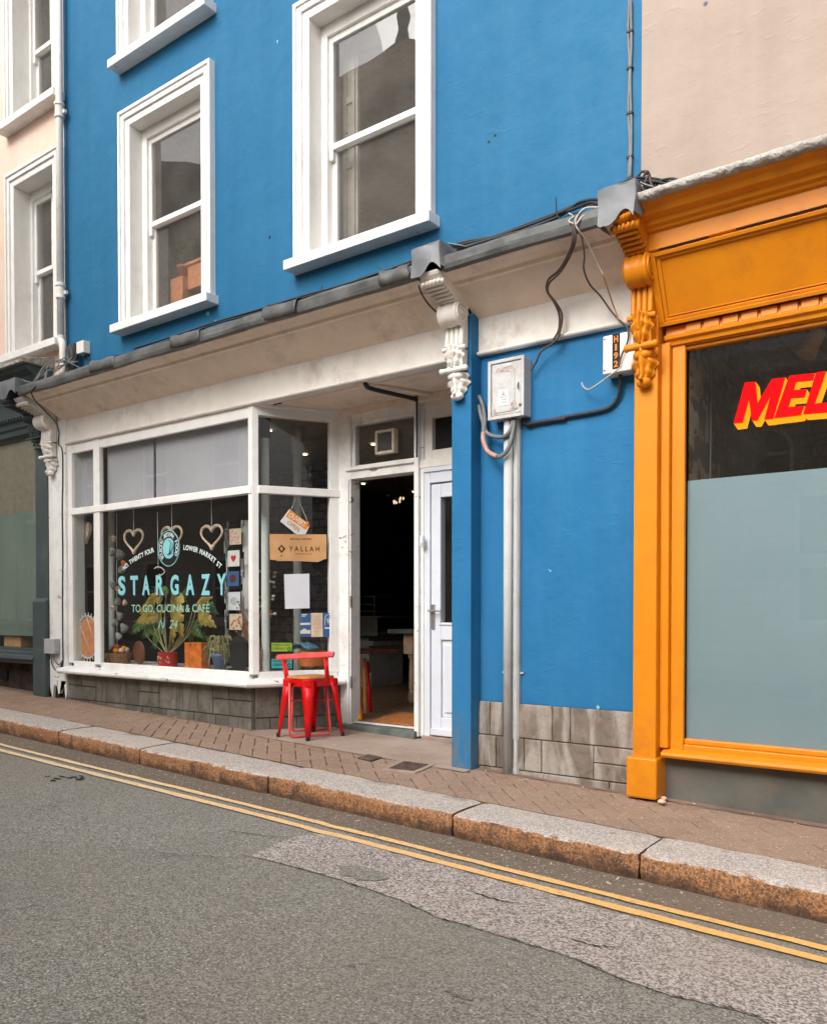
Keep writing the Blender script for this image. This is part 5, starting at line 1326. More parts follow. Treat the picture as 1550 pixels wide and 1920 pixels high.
for (y0_, y1_, m_, lab) in ((1542, 1625, 'lime', 'lime green rating sticker low on the splayed pane'), (1695, 1785, 'teal', 'teal rating sticker lowest on the splayed pane')):
    t = thing('rating_sticker', lab, 'sticker', sp_at(*K(345, y1_)), 'rating stickers on the splayed pane')
    mb = MB(); sp_poly(mb, [K(*p) for p in ((236, y0_-14), (452, y0_-14), (452, y1_+16), (236, y1_+16))], -.004); mb.build('backing', 'black', t)
    mb = MB(); sp_poly(mb, [K(*p) for p in ((248, y0_), (442, y0_+2), (442, y1_), (248, y1_))], -.001, .002); mb.build('panel', m_, t)
    mb = MB(); sp_poly(mb, [K(*p) for p in ((260, y0_+18), (420, y0_+20), (420, y0_+25), (260, y0_+23))], .001, .0005); 
    for k in range(5): mb.tube([sp_at(*K(270+k*24+9*math.cos(a), y0_+55+9*math.sin(a)), .0005) for a in [j*.785 for j in range(8)]], .001, 4, closed=True)
    mb.tube([sp_at(*K(415+14*math.cos(a), y0_+62+16*math.sin(a)), .0005) for a in [j*.523 for j in range(12)]], .0025, 4, closed=True); mb.build('print', 'black', t)
# cushions / boxes seen through the splayed pane
p = at(605, 1245, 1.0); t = thing('orange_stool', 'orange wooden stool top behind the splayed pane', 'stool', (p.x, 1.0, .2))
mb = MB(); q0, q1 = at(545, 1250, .75), at(612, 1250, .75); zt_ = Zp(580, 1222, .75)
mb.lathe([(.16, zt_-.13), (.165, zt_-.12), (.165, zt_-.015), (.155, zt_), (.02, zt_)], ((q0.x+q1.x)/2, .75+.1, 0), 28); mb.build('seat', 'orangebox', t)
for k in range(4):
    a = k*1.57+.78; mb = MB(); mb.tube([((q0.x+q1.x)/2+.1*math.cos(a), .85+.1*math.sin(a), zt_-.06), ((q0.x+q1.x)/2+.16*math.cos(a), .85+.16*math.sin(a), .2)], .014, 8); mb.build('leg', 'pine', t)
t = thing('blue_cloth', 'crumpled light blue cloth behind the splayed pane', 'cloth', at(570, 1222, .8)); mb = MB()
q = at(570, 1222, .80); mb.grid(lambda u, v: (q.x-.12+.24*u, .72+.16*v, zt_+.015+.05*abs(mnoise.noise(Vector((u*6, v*6, 2))))+.04*math.sin(3.14*u)), 16, 10); mb.build('cloth', 'skyblue', t, smooth=True, thick=.004)

# doorway interior: counter, stools, table, mat, globe -------------------------
def on_floor(px, py): return on_z(px, py, ZTH)
t = thing('cafe_counter', 'grey cafe counter with glass cake display behind the doorway', 'counter', on_floor(690, 1292))
p = on_floor(702, 1290); p2 = at(702, 1290, p.y); yb_ = p.y
x0_, x1_ = Xp(560, yb_, 1200), Xp(702, yb_, 1200)
z = lambda py: Zp(690, py, yb_)
mb = MB(); mb.box(x0_, x1_-.1, yb_+.02, yb_+.7, ZTH, z(1195)); mb.box(x0_, x1_-.06, yb_, yb_+.05, z(1292), z(1262)); mb.box(x0_, x1_, yb_-.03, yb_+.7, z(1210), z(1202)); mb.build('cabinet', 'galv', t, bevel=.005)
mb = MB(); mb.box(x0_, x1_+.12, yb_-.1, yb_+.7, z(1192), z(1184)); mb.box(x0_, x1_+.1, yb_-.08, yb_-.06, z(1184), z(1158)); mb.box(x0_, x1_+.15, yb_-.1, yb_+.5, z(1158), z(1155)); mb.build('worktop', 'steel', t, bevel=.004)
mb = MB()
for zz in (1118, 1133, 1146): mb.box(x0_, x1_, yb_-.0, yb_+.4, z(zz)-.006, z(zz)+.006)
mb.box(x1_-.015, x1_, yb_, yb_+.02, z(1155), z(1116)); mb.build('display_shelf', 'steel', t)
for pxs, lab, m_ in (((662, 1222, 667, 1352), 'orange', 'terracotta'),):
    pass
t = thing('bar_stool', 'stool with broad orange and red legs just inside the doorway', 'stool', on_floor(680, 1345))
def legbar(mb, a, b, w, d):
    a, b = Vector(a), Vector(b); ax = (b-a).normalized(); s1 = ax.cross(Vector((0, 1, 0))).normalized(); mb.obox((a+b)/2, s1, ax.cross(s1), ax, w, d, (b-a).length/2)
for (pa_, pb_, Ya, Yb, w_, m_) in (((672, 1226), (674, 1351), .95, .85, .017, 'vorange'), ((684, 1235), (685, 1337), 1.15, 1.05, .017, 'pine'), ((688, 1240), (695, 1335), 1.3, 1.3, .013, 'red')):
    mb = MB(); a_, b_ = at(*pa_, Ya), on_floor(*pb_); legbar(mb, a_, b_, w_, .014); mb.build('leg', m_, t, bevel=.003)
mb = MB(); a_ = at(660, 1224, .9); mb.box(a_.x-.3, a_.x+.16, .95, 1.35, a_.z-.01, a_.z+.02); mb.build('seat', 'copper', t, bevel=.006)
mb = MB(); a_ = at(662, 1281, .95); b_ = at(682, 1277, 1.15); mb.tube([a_, b_], .007, 6); mb.build('foot_rail', 'steel', t)
a_ = on_floor(772, 1318)
t = thing('dining_table', 'table with a cream turned leg at the right of the doorway', 'table', a_)
mb = MB(); H_ = lambda py: Zp(772, py, a_.y)-ZTH; s_ = .9
r_ = abs(at(779, 1250, a_.y).x-at(767, 1250, a_.y).x)/2
mb.lathe([(r_*.55, 0), (r_*.8, .02), (r_*.95, .06), (r_*.9, .10), (r_*.55, .13), (r_*.8, .15), (r_*.75, .2), (r_*.6, H_(1240)), (r_*.5, H_(1238)), (r_*.9, H_(1233)), (r_*.95, H_(1228)), (r_*.6, H_(1225))], (a_.x, a_.y, ZTH), 20); mb.box(a_.x-r_*1.5, a_.x+r_*1.5, a_.y-r_*1.5, a_.y+r_*1.5, ZTH+H_(1226), ZTH+H_(1188)); mb.build('leg', 'turned', t, smooth=False)
mb = MB(); mb.box(a_.x-.22, a_.x+.9, a_.y-.12, a_.y+.8, ZTH+H_(1188), ZTH+H_(1180)); mb.build('table_top', 'slate', t, bevel=.006)
mb = MB(); mb.box(a_.x+.85, a_.x+.79, a_.y-.05, a_.y+.0, ZTH, ZTH+H_(1188)); mb.build('leg', 'turned', t)
q = [on_floor(700, 1353), on_floor(745, 1337), on_floor(800, 1343), on_floor(780, 1362)]
mb = MB(); mb.xy([(p.x, p.y) for p in q], ZTH+.001, ZTH+.012); tag(mb.build('door_mat', 'mat'), 'flat orange brown mat on the floor inside the doorway', 'mat')
g_ = at(747, 938, 3.0); t = thing('globe_lamp', 'clear glass globe pendant lamp in the dark doorway', 'lamp', g_)
gm = glassmat('globe_glass', 1.6, (.75, .72, .68)); mb = MB(); mb.ball(g_, .13, .13, .13, 24, 16); mb.build('globe', gm, t, smooth=True)
mb = MB(); mb.tube([g_+Vector((0, 0, .12)), Vector((g_.x, g_.y, 2.86))], .005, 6); mb.build('cord', 'cable', t)
mb = MB(); random.seed(4)
for k in range(9): mb.ball(g_+Vector((random.uniform(-.06, .06), random.uniform(-.04, .04), random.uniform(-.05, .04))), .012, .012, .016, 6, 5)
mb.build('bulb', plain('dim_filament', (.5, .35, .2), emit=(1, .75, .5), estr=.8), t)

# ================================================================= CREAM BUILDING WITH ORANGE SHOPFRONT
XE = 3.4
cream = thing('cream_building', 'cream rendered building above an orange painted shopfront', 'building', (.5, 0, 0))
mb = MB(); wall_front(mb, XR, XE, 2.66, TOP, -.004, [], .2); mb.box(XR+.002, XE, .2, .4, 2.96, TOP+.3); mb.box(XR, XE, 0.0, .2, TOP-.001, TOP+.3); mb.build('wall', 'cream', cream)
mb = MB(); mb.yz([(-.15, TOP+.3), (4.1, TOP+2.6), (8.2, TOP+.3)], XR+.001, XE); mb.build('roof', 'slate_roof', cream)
OX1 = -1.655; OZB = .375; OZT = 2.598
gx0 = Xp(1276.5, 0, 1100); FZ = Zp(1278, 898, 0)*.5+Zp(1550, 880, 0)*.5
print('orange', OX0, OX1, gx0, FZ)
def opil(x0, x1):
    mb = MB(); mb.box(x0, x1, -.12, .05, .1, 3.0); mb.box(x1, x1+.05, -.07, .05, .35, 2.62)
    mb.build('pilaster', 'orange', cream, bevel=.006)
    mb = MB(); px_ = (x0+x1)/2; zg = pave(px_, 0); mb.box(x0-.025, x1+.018, -.155, .05, zg+.012, Zp(1205, 1421, -.155)); mb.build('plinth_block', 'orange', cream, bevel=.012)
opil(OX0, OX1); opil(2.9, 3.05)
mb = MB(); ax0 = OX1+.05
ring(mb, ax0, 2.9, OZB-.04, OZT+.03, .075, -.035, .04, wb=.04, wt=.03)
ring(mb, ax0+.075, 2.83, OZB, OZT, gx0-ax0-.075-.0, -.015, .04, wb=.03, wt=.02)
mb.build('window_frame', 'orange', cream, bevel=.006)
mb = MB(); mb.yz([(-.035, OZB-.03), (-.10, OZB-.045), (-.105, OZB-.06), (-.095, OZB-.075), (-.03, OZB-.085), (.0, OZB-.085), (.0, OZB-.03)], OX1+.02, 2.95); mb.build('window_sill', 'orange', cream, bevel=.003)
# architrave, dentil strip, tilted signboard, cornice
mb = MB(); mb.yz([(-.02, 2.60), (-.05, 2.605), (-.055, 2.625), (-.075, 2.635), (-.08, 2.655), (-.05, 2.66), (-.045, 2.71), (.02, 2.71), (.02, 2.60)], ax0-.03, 2.9)
mb.build('architrave', 'orange', cream, bevel=.002)
mb = MB()
for i in range(46): x = -1.52+i*.098; mb.box(x, x+.082, -.062, -.044, 2.662, 2.707)
mb.build('dentil', 'orange', cream, bevel=.003)
B0_, T0_ = (-.07, 2.715), (-.245, 3.06)
def tilt(s, off): y = B0_[0]+(T0_[0]-B0_[0])*s; z = B0_[1]+(T0_[1]-B0_[1])*s; n_ = Vector((0, -(T0_[1]-B0_[1]), (T0_[0]-B0_[0]))).normalized(); return y+n_.y*off, z+n_.z*off
fx0_, fx1_ = OX1-.01, 2.92
mb = MB(); mb.yz([tilt(0, -.002), tilt(1, -.002), tilt(1, -.04), tilt(0, -.04)], fx0_, fx1_); mb.build('signboard', 'orange', cream)
mb = MB()
def tbar(s0, s1, o0, o1, x0, x1): mb.yz([tilt(s0, o0), tilt(s1, o0), tilt(s1, o1), tilt(s0, o1)], x0, x1)
tbar(0, .055, -.001, .022, fx0_, fx1_); tbar(.055, .10, -.001, .010, fx0_+.04, fx1_-.04); tbar(.945, 1, -.001, .022, fx0_, fx1_); tbar(.90, .945, -.001, .010, fx0_+.04, fx1_-.04)
tbar(.055, .945, -.001, .021, fx0_, fx0_+.04); tbar(.055, .945, -.001, .020, fx1_-.04, fx1_); tbar(.10, .90, -.001, .009, fx0_+.04, fx0_+.062); tbar(.115, .13, -.001, .006, fx0_+.062, fx1_-.062)
mb.build('signboard_moulding', 'orange', cream, bevel=.003)
mb = MB(); mb.yz([(-.245, 3.062), (-.262, 3.068), (-.268, 3.155), (-.29, 3.16), (-.298, 3.172), (-.32, 3.178), (-.335, 3.20), (-.375, 3.21), (-.40, 3.235), (-.43, 3.245), (-.44, 3.258), (0, 3.27), (0, 3.062)], fx0_-.0, fx1_+.2)
mb.build('cornice', 'orange', cream, bevel=.002)
mb = MB(); n = 110
prof = [(0, 3.37), (-.30, 3.315), (-.445, 3.30), (-.468, 3.292), (-.472, 3.272), (-.455, 3.258), (-.40, 3.256)]; m = len(prof)-1
def fcap(u, v):
    x = OX1-.0+(3.3-OX1)*u; i = min(int(v*m+1e-6), m); y, z_ = prof[i]; d = mnoise.noise(Vector((x*6, i*.8, 2)))*.010+mnoise.noise(Vector((x*19, i*1.3, 2)))*.007
    return (x, y+d, z_+d*.9)
mb.grid(fcap, n*2, m); mb.build('stone_ledge', 'stonecap', cream, smooth=True, thick=.01)
leadcap(cream, OX0-.055, OX0+.14, 3.175, 4.1, tail=.5)
corbel(cream, OX0+.005, OX1-.002, 3.22, .83, 'orange', yb=-.125, fancy=True)
mb = MB();  mb.add([(OX1-.02, -.008, -.35), (XE, -.008, -.35), (XE, -.008, OZB-.08), (OX1-.02, -.008, OZB-.08)], [(0, 1, 2, 3)]); mb.box(OX1-.02, XE, 0, .1, -.35, OZB-.086); mb.build('rendered_base', 'render_dark', cream)
mb = MB(); mb.quad((gx0-.02, .015, OZB-.01), (2.8, .015, OZB-.01), (2.8, .015, OZT+.01), (gx0-.02, .015, OZT+.01)); mb.build('pane', 'glass_shop', cream)
mb = MB(); mb.quad((gx0-.01, .0185, OZB+.0), (2.8, .0185, OZB+.0), (2.8, .0185, FZ), (gx0-.01, .0185, FZ)); mb.build('frosted_film', 'frost', cream)
mb = MB(); room(mb, OX1+.02, XE-.1, .05, 2.9, .1, 2.95); mb.build('shop_room', 'rubble', cream)
mb = MB(); mb.box(OX1+.02, Xp(1330, .55, 800), .12, .55, .1, 2.9); mb.build('plaster_pier', 'plaster_old', cream, bevel=.02)
mb = MB(); x_ = Xp(1331.5, .5, 800); mb.tube([(x_, .5, 1.5), (x_, .5, 2.9)], .006, 6); mb.build('wall_pipe', 'cable_grey', cream)
# arch reflected in the glass, built as a frame and dark sheet inside
c = at(1427, 870, 2.2); t = thing('arch_reflection', 'round arch reflected in the orange shop glass, modelled inside below the red lettering', 'window', (c.x, 2.2, 1.2))
r_ = abs(at(1480, 870, 2.2).x-at(1372, 870, 2.2).x)/2; zt_ = Zp(1427, 803, 2.2)
mb = MB(); mb.tube([(c.x-r_, 2.2, 1.0), (c.x-r_, 2.2, zt_-r_*.9)]+[(c.x-r_*math.cos(a), 2.2, zt_-r_*.9+r_*.9*math.sin(a)) for a in [i*math.pi/20 for i in range(21)]]+[(c.x+r_, 2.2, 1.0)], .018, 8)
mb.box(c.x-r_*.8, c.x+r_*.9, 2.19, 2.22, Zp(1427, 853, 2.2)-.012, Zp(1427, 853, 2.2)+.012); mb.build('frame', 'galv', t, smooth=True)
mb = MB(); mb.xz([(c.x-r_, 1.0), (c.x+r_, 1.0)]+[(c.x+r_*math.cos(a), zt_-r_*.9+r_*.9*math.sin(a)) for a in [i*math.pi/16 for i in range(17)]], 2.23, 2.26); mb.build('glass', 'dark', t)
t = thing('spot_lamp', 'metal cylinder spotlight on a bracket hanging inside the orange shop', 'lamp', at(1520, 620, .6))
a_, b_ = at(1534, 620, .60), at(1509, 666, .56); mb = MB(); mb.tube([a_, a_.lerp(b_, .05), a_.lerp(b_, .7), a_.lerp(b_, .72), b_], [.035, .047, .05, .056, .058], 20); mb.build('shade', 'kraft', t, smooth=False, bevel=.003)
mb = MB(); mb.tube([at(1517, 634, .6), at(1518, 600, .6)], .012, 8); mb.tube([at(1526, 626, .6), at(1540, 600, .6)], .008, 8); mb.build('bracket', 'black', t)
# red and orange block lettering on the glass
LYo = .012
K2 = lambda x, y: (lambda p: (p.x, p.z))(at(1260+x/5.345, 590+y/5.345, LYo))
GL = [[(612, 1090), (725, 680), (833, 672), (852, 888), (995, 645), (1130, 628), (1010, 1040), (920, 1050), (982, 815), (850, 1060), (797, 1062), (765, 850), (705, 1080)],
      [(1018, 1037), (1170, 612), (1425, 585), (1410, 655), (1240, 672), (1215, 755), (1345, 748), (1325, 825), (1190, 835), (1160, 927), (1320, 912), (1285, 1003)],
      [(1310, 995), (1440, 578), (1540, 566), (1425, 892), (1640, 872), (1610, 970)]]
mb = MB(); mo = MB(); kk = 0
for g in GL:
    mb.xz([K2(*p) for p in g], LYo-.003, LYo-.001)
    for a, b in zip(g, g[1:]+g[:1]):
        kk += 1; mo.xz([K2(*a), K2(*b), K2(b[0]+42, b[1]+62), K2(a[0]+42, a[1]+62)], LYo+.0004+kk*.00003, LYo+.0022)
mb.build('lettering', 'vred', cream); mo.build('lettering_edge', 'vorange', cream)
mb = MB()
for x0_, x1_ in ((-1.60, -1.34), (-1.20, -.62), (-.3, .2)): mb.box(x0_, x1_, -.266, -.2595, 3.0605, 3.0665)
mb.build('open_joint_seam', 'crack', cream)
t_ = thing('paint_scrawl', 'faint dark pencil scrawl on the orange cornice', 'mark', (0, 0, 0)); bpy.data.objects.remove(t_)

# ================================================================= PINK BUILDING (LEFT)
pink = thing('pink_building', 'pale pink house with deep white window surrounds above a dark green shopfront', 'building', (-10, 0, 0))
XW = -16.0
pbx0, pbx1 = Xp(10.5, -.05, 500), XL-.015; pz1 = 5.775; pz0 = 3.84
pa0 = Zs([(0, 228), (103, 160)], -.13)
HH = []
for (xx0, xx1) in ((pbx0, pbx1), (pbx0-2.2, pbx1-2.3), (pbx0-4.4, pbx1-4.5)):
    for (q0, q1) in ((pz0, pz1), (pa0, pa0+1.75)): HH.append((xx0, xx1, q0, q1))
mb = MB(); wall_front(mb, XW, XL, 3.3, TOP, .0, [hole(*h) for h in HH], .3); mb.box(XW, XL-.002, .3, .5, TOP-.1, TOP+.3); mb.box(XW, XL-.001, .001, .3, TOP-.001, TOP+.3); mb.build('wall', 'pink', pink)
for h in HH: sash(pink, *h, glaz=1, frw=.05, rev=.15, aw=.12 if False else AW)
mb = MB()
for h in HH: hx0, hx1, hz0, hz1 = hole(*h); mb.box(hx0-.1, hx1+.02, .9, .92, hz0-.3, hz1+.3)
mb.build('net_curtain', 'room', pink)
mb = MB(); room(mb, XW, XL-.05, .31, 4, 3.4, 8.5); mb.build('upstairs_room', 'roomdark', pink)
mb = MB(); mb.yz([(-.15, TOP+.3), (4.1, TOP+2.6), (8.2, TOP+.3)], XW, XL-.001); mb.build('roof', 'slate_roof', pink)
# dark green shopfront
gr1 = CX0-.0; gp0, gp1 = Xp(69, -.05, 1000), CX0-.005
mb = MB(); mb.box(gp0, gp1, -.06, .1, .2, 3.05); mb.build('pilaster', 'green', pink, bevel=.006)
zt_ = Zp(78, 1128, -.09); mb = MB(); mb.box(gp0-.015, gp1+.0, -.092, .1, .23, zt_); mb.yz([(-.092, zt_), (-.06, zt_+.035), (.0, zt_+.035), (.0, zt_)], gp0-.015, gp1); mb.build('pilaster_plinth', 'green', pink, bevel=.004)
mb = MB(); zs0 = .57; mb.yz([(.05, .735), (-.02, .735), (-.02, .70), (-.06, .69), (-.06, .665), (-.10, .655), (-.11, .62), (-.08, .60), (-.06, zs0), (.05, zs0)], XW, gp0); mb.build('window_sill', 'green', pink, bevel=.003)
mb = MB(); mb.yz([(.06, 2.93), (-.0, 2.93), (-.02, 2.96), (-.06, 2.98), (-.07, 3.03), (-.09, 3.05), (-.10, 3.10), (-.13, 3.12), (-.13, 3.15), (-.08, 3.17), (-.10, 3.42), (-.16, 3.45), (-.20, 3.50), (-.27, 3.54), (-.30, 3.58), (0, 3.60), (.06, 3.60)], XW, gp1+.02); mb.build('fascia', 'green', pink, bevel=.002)
mb = MB()
for i in range(60): x = gp1-.07-i*.06; mb.lathe([(.012, 0), (.012, .02)], (x, -.128-.012, 3.085+.05), 8, 'Y')
mb.build('bead_row', 'black', pink)
mb = MB(); mb.yz([(-.34, 3.585), (-.34, 3.62), (-.1, 3.68), (.0, 3.70), (.0, 3.585)], XW, gp1+.06); mb.build('ledge', 'stonecap', pink, bevel=.006)
corbel(pink, gp0+.02, gp1-.01, 3.2, .42, 'green', yb=-.07)
mb = MB(); zf = Zp(35, 962, 0)
mb.quad((XW, .0, .73), (gp0+.01, .0, .73), (gp0+.01, .0, 2.94), (XW, .0, 2.94)); mb.build('pane', 'glass_shop', pink)
mb = MB(); mb.quad((XW, .006, .86), (gp0+.01, .006, .86), (gp0+.01, .006, zf), (XW, .006, zf)); mb.build('frosted_film', 'frost2', pink)
mb = MB(); mb.quad((XW, .006, zf+.0), (gp0+.01, .006, zf), (gp0+.01, .006, 2.94), (XW, .006, 2.94)); mb.build('blind', plain('beige_blind', (.23, .20, .15), .8), pink)
mb = MB(); room(mb, XW, gp1, .02, 3, .6, 3.2); mb.build('shop_room', 'roomdark', pink)
mb = MB(); mb.box(XW, gp0, .10, .2, -.1, .6); mb.build('brick_base', 'brick_dark', pink)
mb = MB(); x_ = Xp(12, .1, 1285); mb.box(x_-.08, x_+.07, .07, .11, .37, .46); mb.build('air_brick', 'black', pink)
p = at(55, 1195, .2); t = thing('cardboard_tray', 'tan cardboard tray on the floor of the dark green shop window', 'box', (p.x, .2, .74)); mb = MB(); mb.box(p.x-.25, p.x+.1, .05, .5, .735, .85); mb.build('tray', 'kraft', t, bevel=.004)

# ================================================================= STREET FURNITURE ON THE WALLS
# rainwater pipe
dx_ = Xp(111.5, -.08, 300); dyp = -.075
t = thing('drainpipe', 'off white cast iron rainwater pipe between the pink and blue walls', 'pipe', (dx_, dyp, 3.8))
zb_ = Zp(113, 640, dyp); mb = MB(); mb.tube([(dx_, dyp, zb_), (dx_, dyp, 8.6)], .034, 16)
mb.tube(smoothpath([(dx_, dyp, zb_+.05), (dx_+.005, dyp, zb_), (dx_+.05, dyp-.01, zb_-.07), (dx_+.055, dyp-.01, zb_-.35)], 5), .036, 12); mb.build('pipe', 'white_old', t, smooth=True)
for py in (205, 545):
    z_ = Zp(112, py, dyp); mb = MB(); mb.lathe([(.034, -.09), (.046, -.085), (.046, -.06), (.041, -.055), (.041, .03), (.05, .035), (.05, .06), (.034, .065)], (dx_, dyp, z_), 18); mb.box(dx_-.10, dx_+.07, dyp+.01, dyp+.04, z_-.045, z_-.01); mb.build('socket', 'white_old', t, bevel=.003)
# electrical cabinet
ex0, ex1, ey = -2.76, -2.508, -.10; ez0, ez1 = Zp(990, 776, -.1), Zp(990, 664.5, -.1)
print('cab', ez0, ez1)
t = thing('meter_cabinet', 'grey rust stained metal electricity cabinet with a hazard sticker on the blue wall', 'cabinet', ((ex0+ex1)/2, -.0, ez0))
mb = MB(); mb.box(ex0, ex1, ey+.015, .0, ez0, ez1); mb.build('case', 'rusty', t, bevel=.006)
mb = MB(); w_ = ex1-ex0; h_ = ez1-ez0
ring(mb, ex0-.004, ex1+.004, ez0-.004, ez1+.004, .022, ey-.006, ey+.014)
pts = [(ex0+.022, ez0+.022), (ex0+.022, ez1-.022), (ex1-.022, ez1-.022), (ex1-.022, ez0+.022)]
mb.xz(pts, ey+.001, ey+.012); arch = [(ex0+.032, ez0+.035)]+[(ex0+.032+.05*(1-math.cos(a)), ez1-.085+.05*math.sin(a)) for a in [i*.26 for i in range(7)]]+[(ex1-.062-.05*(1-math.cos(a)), ez1-.085+.05*math.sin(a)) for a in [1.57-i*.26 for i in range(7)]]+[(ex1-.062, ez0+.035)]
mb.xz(arch, ey-.004, ey+.002); mb.build('door', 'rusty', t, bevel=.003)
mb = MB(); 
mb.xz([(ex0+.035, ez0+.035), (ex0+.035, ez0+.10), (ex0+.06, ez0+.035)], ey-.0052, ey-.004); mb.xz([(ex1-.10, ez0+.04), (ex1-.085, ez0+.09), (ex1-.06, ez0+.10), (ex1-.04, ez0+.045)], ey-.0052, ey-.004)
mb.xz([(ex0+.05, ez1-.075), (ex0+.07, ez1-.05), (ex1-.08, ez1-.046), (ex1-.07, ez1-.09), (ex0+.11, ez1-.078)], ey-.0052, ey-.004); mb.build('rust_patch', plain('rust_stain', (.40, .33, .30), .8, var=.4, sc=40), t)
mb = MB(); sx, sz = ex0+.075, ez0+.075; mb.box(sx, sx+.075, ey-.0065, ey-.004, sz, sz+.10); st = mb.build('hazard_sticker', 'white_card', t)
mb = MB(); tri = [(sx+.018, sz+.052), (sx+.0375, sz+.09), (sx+.057, sz+.052)]; mb.tube([(a, ey-.007, b) for a, b in tri], .0018, 4, closed=True); mb.xz([(sx+.037, sz+.082), (sx+.033, sz+.067), (sx+.038, sz+.068), (sx+.035, sz+.056), (sx+.043, sz+.071), (sx+.038, sz+.071)], ey-.0078, ey-.0068)
fit_text(mb, 'DANGER', sx+.017, sx+.058, sz+.034, sz+.041, ey-.0074); fit_text(mb, 'of death', sx+.014, sx+.06, sz+.018, sz+.026, ey-.0074)
mb.build('print', 'black', st)
mb = MB(); z_ = (ez0+ez1)/2; mb.tube([(ex1-.035, ey-.005, z_+.02), (ex1-.03, ey-.02, z_), (ex1-.035, ey-.008, z_-.02)], .004, 6); mb.box(ex1-.03, ex1-.01, ey-.01, ey, ez0+.06, ez0+.07); mb.build('latch', 'iron', t)
# H192 box
hy = -.11; hx0, hx1 = Xp(1129.5, hy, 670), OX0+.02; hz0, hz1 = Zp(1129, 702.5, hy), Zp(1129.6, 631, hy)
t = thing('terminal_box', 'white weathered box lettered H192 under the fascia beside the orange corbel', 'box', (hx0, 0, hz0))
mb = MB(); mb.box(hx0, hx1, hy, .0, hz0, hz1); mb.build('case', 'white_old', t, bevel=.006)
mb = MB()
for x in (hx0+.012, hx1-.035):
    for z_ in (hz0+.02, hz1-.02): mb.lathe([(.0045, 0), (.0045, .004)], (x, hy-.004, z_), 8, 'Y')
mb.build('screw', 'black', t)
nx0, nx1 = Xp(1147.5, hy, 670), Xp(1161.5, hy, 670); mb = MB(); mb.box(nx0, nx1, hy-.003, hy+.001, hz0+.02, hz1+.0); pl_ = mb.build('number_plate', 'black', t)
mb = MB(); q = (hz1-hz0-.03)/4
for i, ch in enumerate('H192'): zt2 = hz1-.012-i*q; fit_text(mb, ch, nx0+.010+(.006 if ch == '1' else 0), nx1-.010-(.006 if ch == '1' else 0), zt2-q*.78, zt2, hy-.0045, bold=.03)
mb.build('characters', 'orange', pl_)
# grey conduit pair
gx_a, gx_b = Xp(951, -.05, 1100), Xp(965, -.04, 1100); zt_ = Zp(948, 786, -.05)
t = thing('cable_conduit', 'pale grey steel cable guard running from the electricity cabinet down to the pavement', 'pipe', (gx_a, -.05, pave(gx_a, 0)))
rr = abs(Xp(958.5, -.05, 1100)-Xp(944, -.05, 1100))/2
mb = MB(); vs = []; 
mb.tube([(gx_a, -.045, pave(gx_a, 0)-.02), (gx_a, -.045, zt_+.03)], rr, 20); mb.build('guard', 'galv', t, smooth=True)
mb = MB(); mb.box(gx_b-.022, gx_b+.022, -.03, .0, pave(gx_b, 0)-.02, zt_+.03); mb.tube([(gx_b+.004, -.03, pave(gx_a, 0)-.02), (gx_b+.004, -.03, zt_+.03)], .014, 12); mb.build('side_channel', 'galv', t, bevel=.003)
mb = MB(); 
for py in (1262, 1388): z_ = Zp(965, py, -.04); mb.box(gx_a-rr-.03, gx_b+.045, -.015, -.004, z_-.006, z_+.006)
for py in (935, 1278): z_ = Zp(965, py, -.06); mb.ball((gx_b, -.045, z_), .006, .004, .006)
mb.build('clip', 'galv', t)
mb = MB(); mb.tube([at(901, 1312, -.03)+Vector((0, .02, 0)), at(901, 1312, -.03)+Vector((0, .02, -.45))], .012, 8)
# alarm boxes
p = at(158, 653, -.03); t = thing('sensor_box', 'small pale square box with a cable fixed to the blue wall above the lead ledge', 'box', p)
mb = MB(); s_ = abs(Xp(167, -.03, 650)-Xp(151, -.03, 650))/2*.85; mb.box(p.x-s_, p.x+s_, -.075, .0, p.z-s_*.95, p.z+s_*.95); mb.build('case', 'white_old', t, bevel=.006)
mb = MB(); mb.tube(pc([(160, 663, -.03), (167, 672, -.02), (168, 690, -.05), (158, 697, -.12), (140, 698, -.2)]), .006, 6); mb.build('lead_cable', 'cable', t)
p = at(95, 1212, -.09); t = thing('junction_box', 'grey square junction box with cables on the white pilaster', 'box', p)
x0_, x1_ = Xp(86, -.10, 1212), Xp(105, -.10, 1212); mb = MB(); mb.box(x0_, x1_, -.12, -.045, Zp(95, 1226, -.12), Zp(95, 1198, -.12)); mb.build('case', plain('grey_plastic', (.36, .36, .37), .5), t, bevel=.006)
mb = MB(); mb.tube(pc([(96, 1226, -.08), (98, 1245, -.07), (106, 1257, -.07), (114, 1250, -.06), (118.5, 1235, -.06)]), .007, 6); mb.tube(pc([(101, 1226, -.08), (104, 1240, -.07), (112, 1246, -.07), (119, 1235, -.06)]), .006, 6); mb.build('loop_cable', 'cable_grey', t)

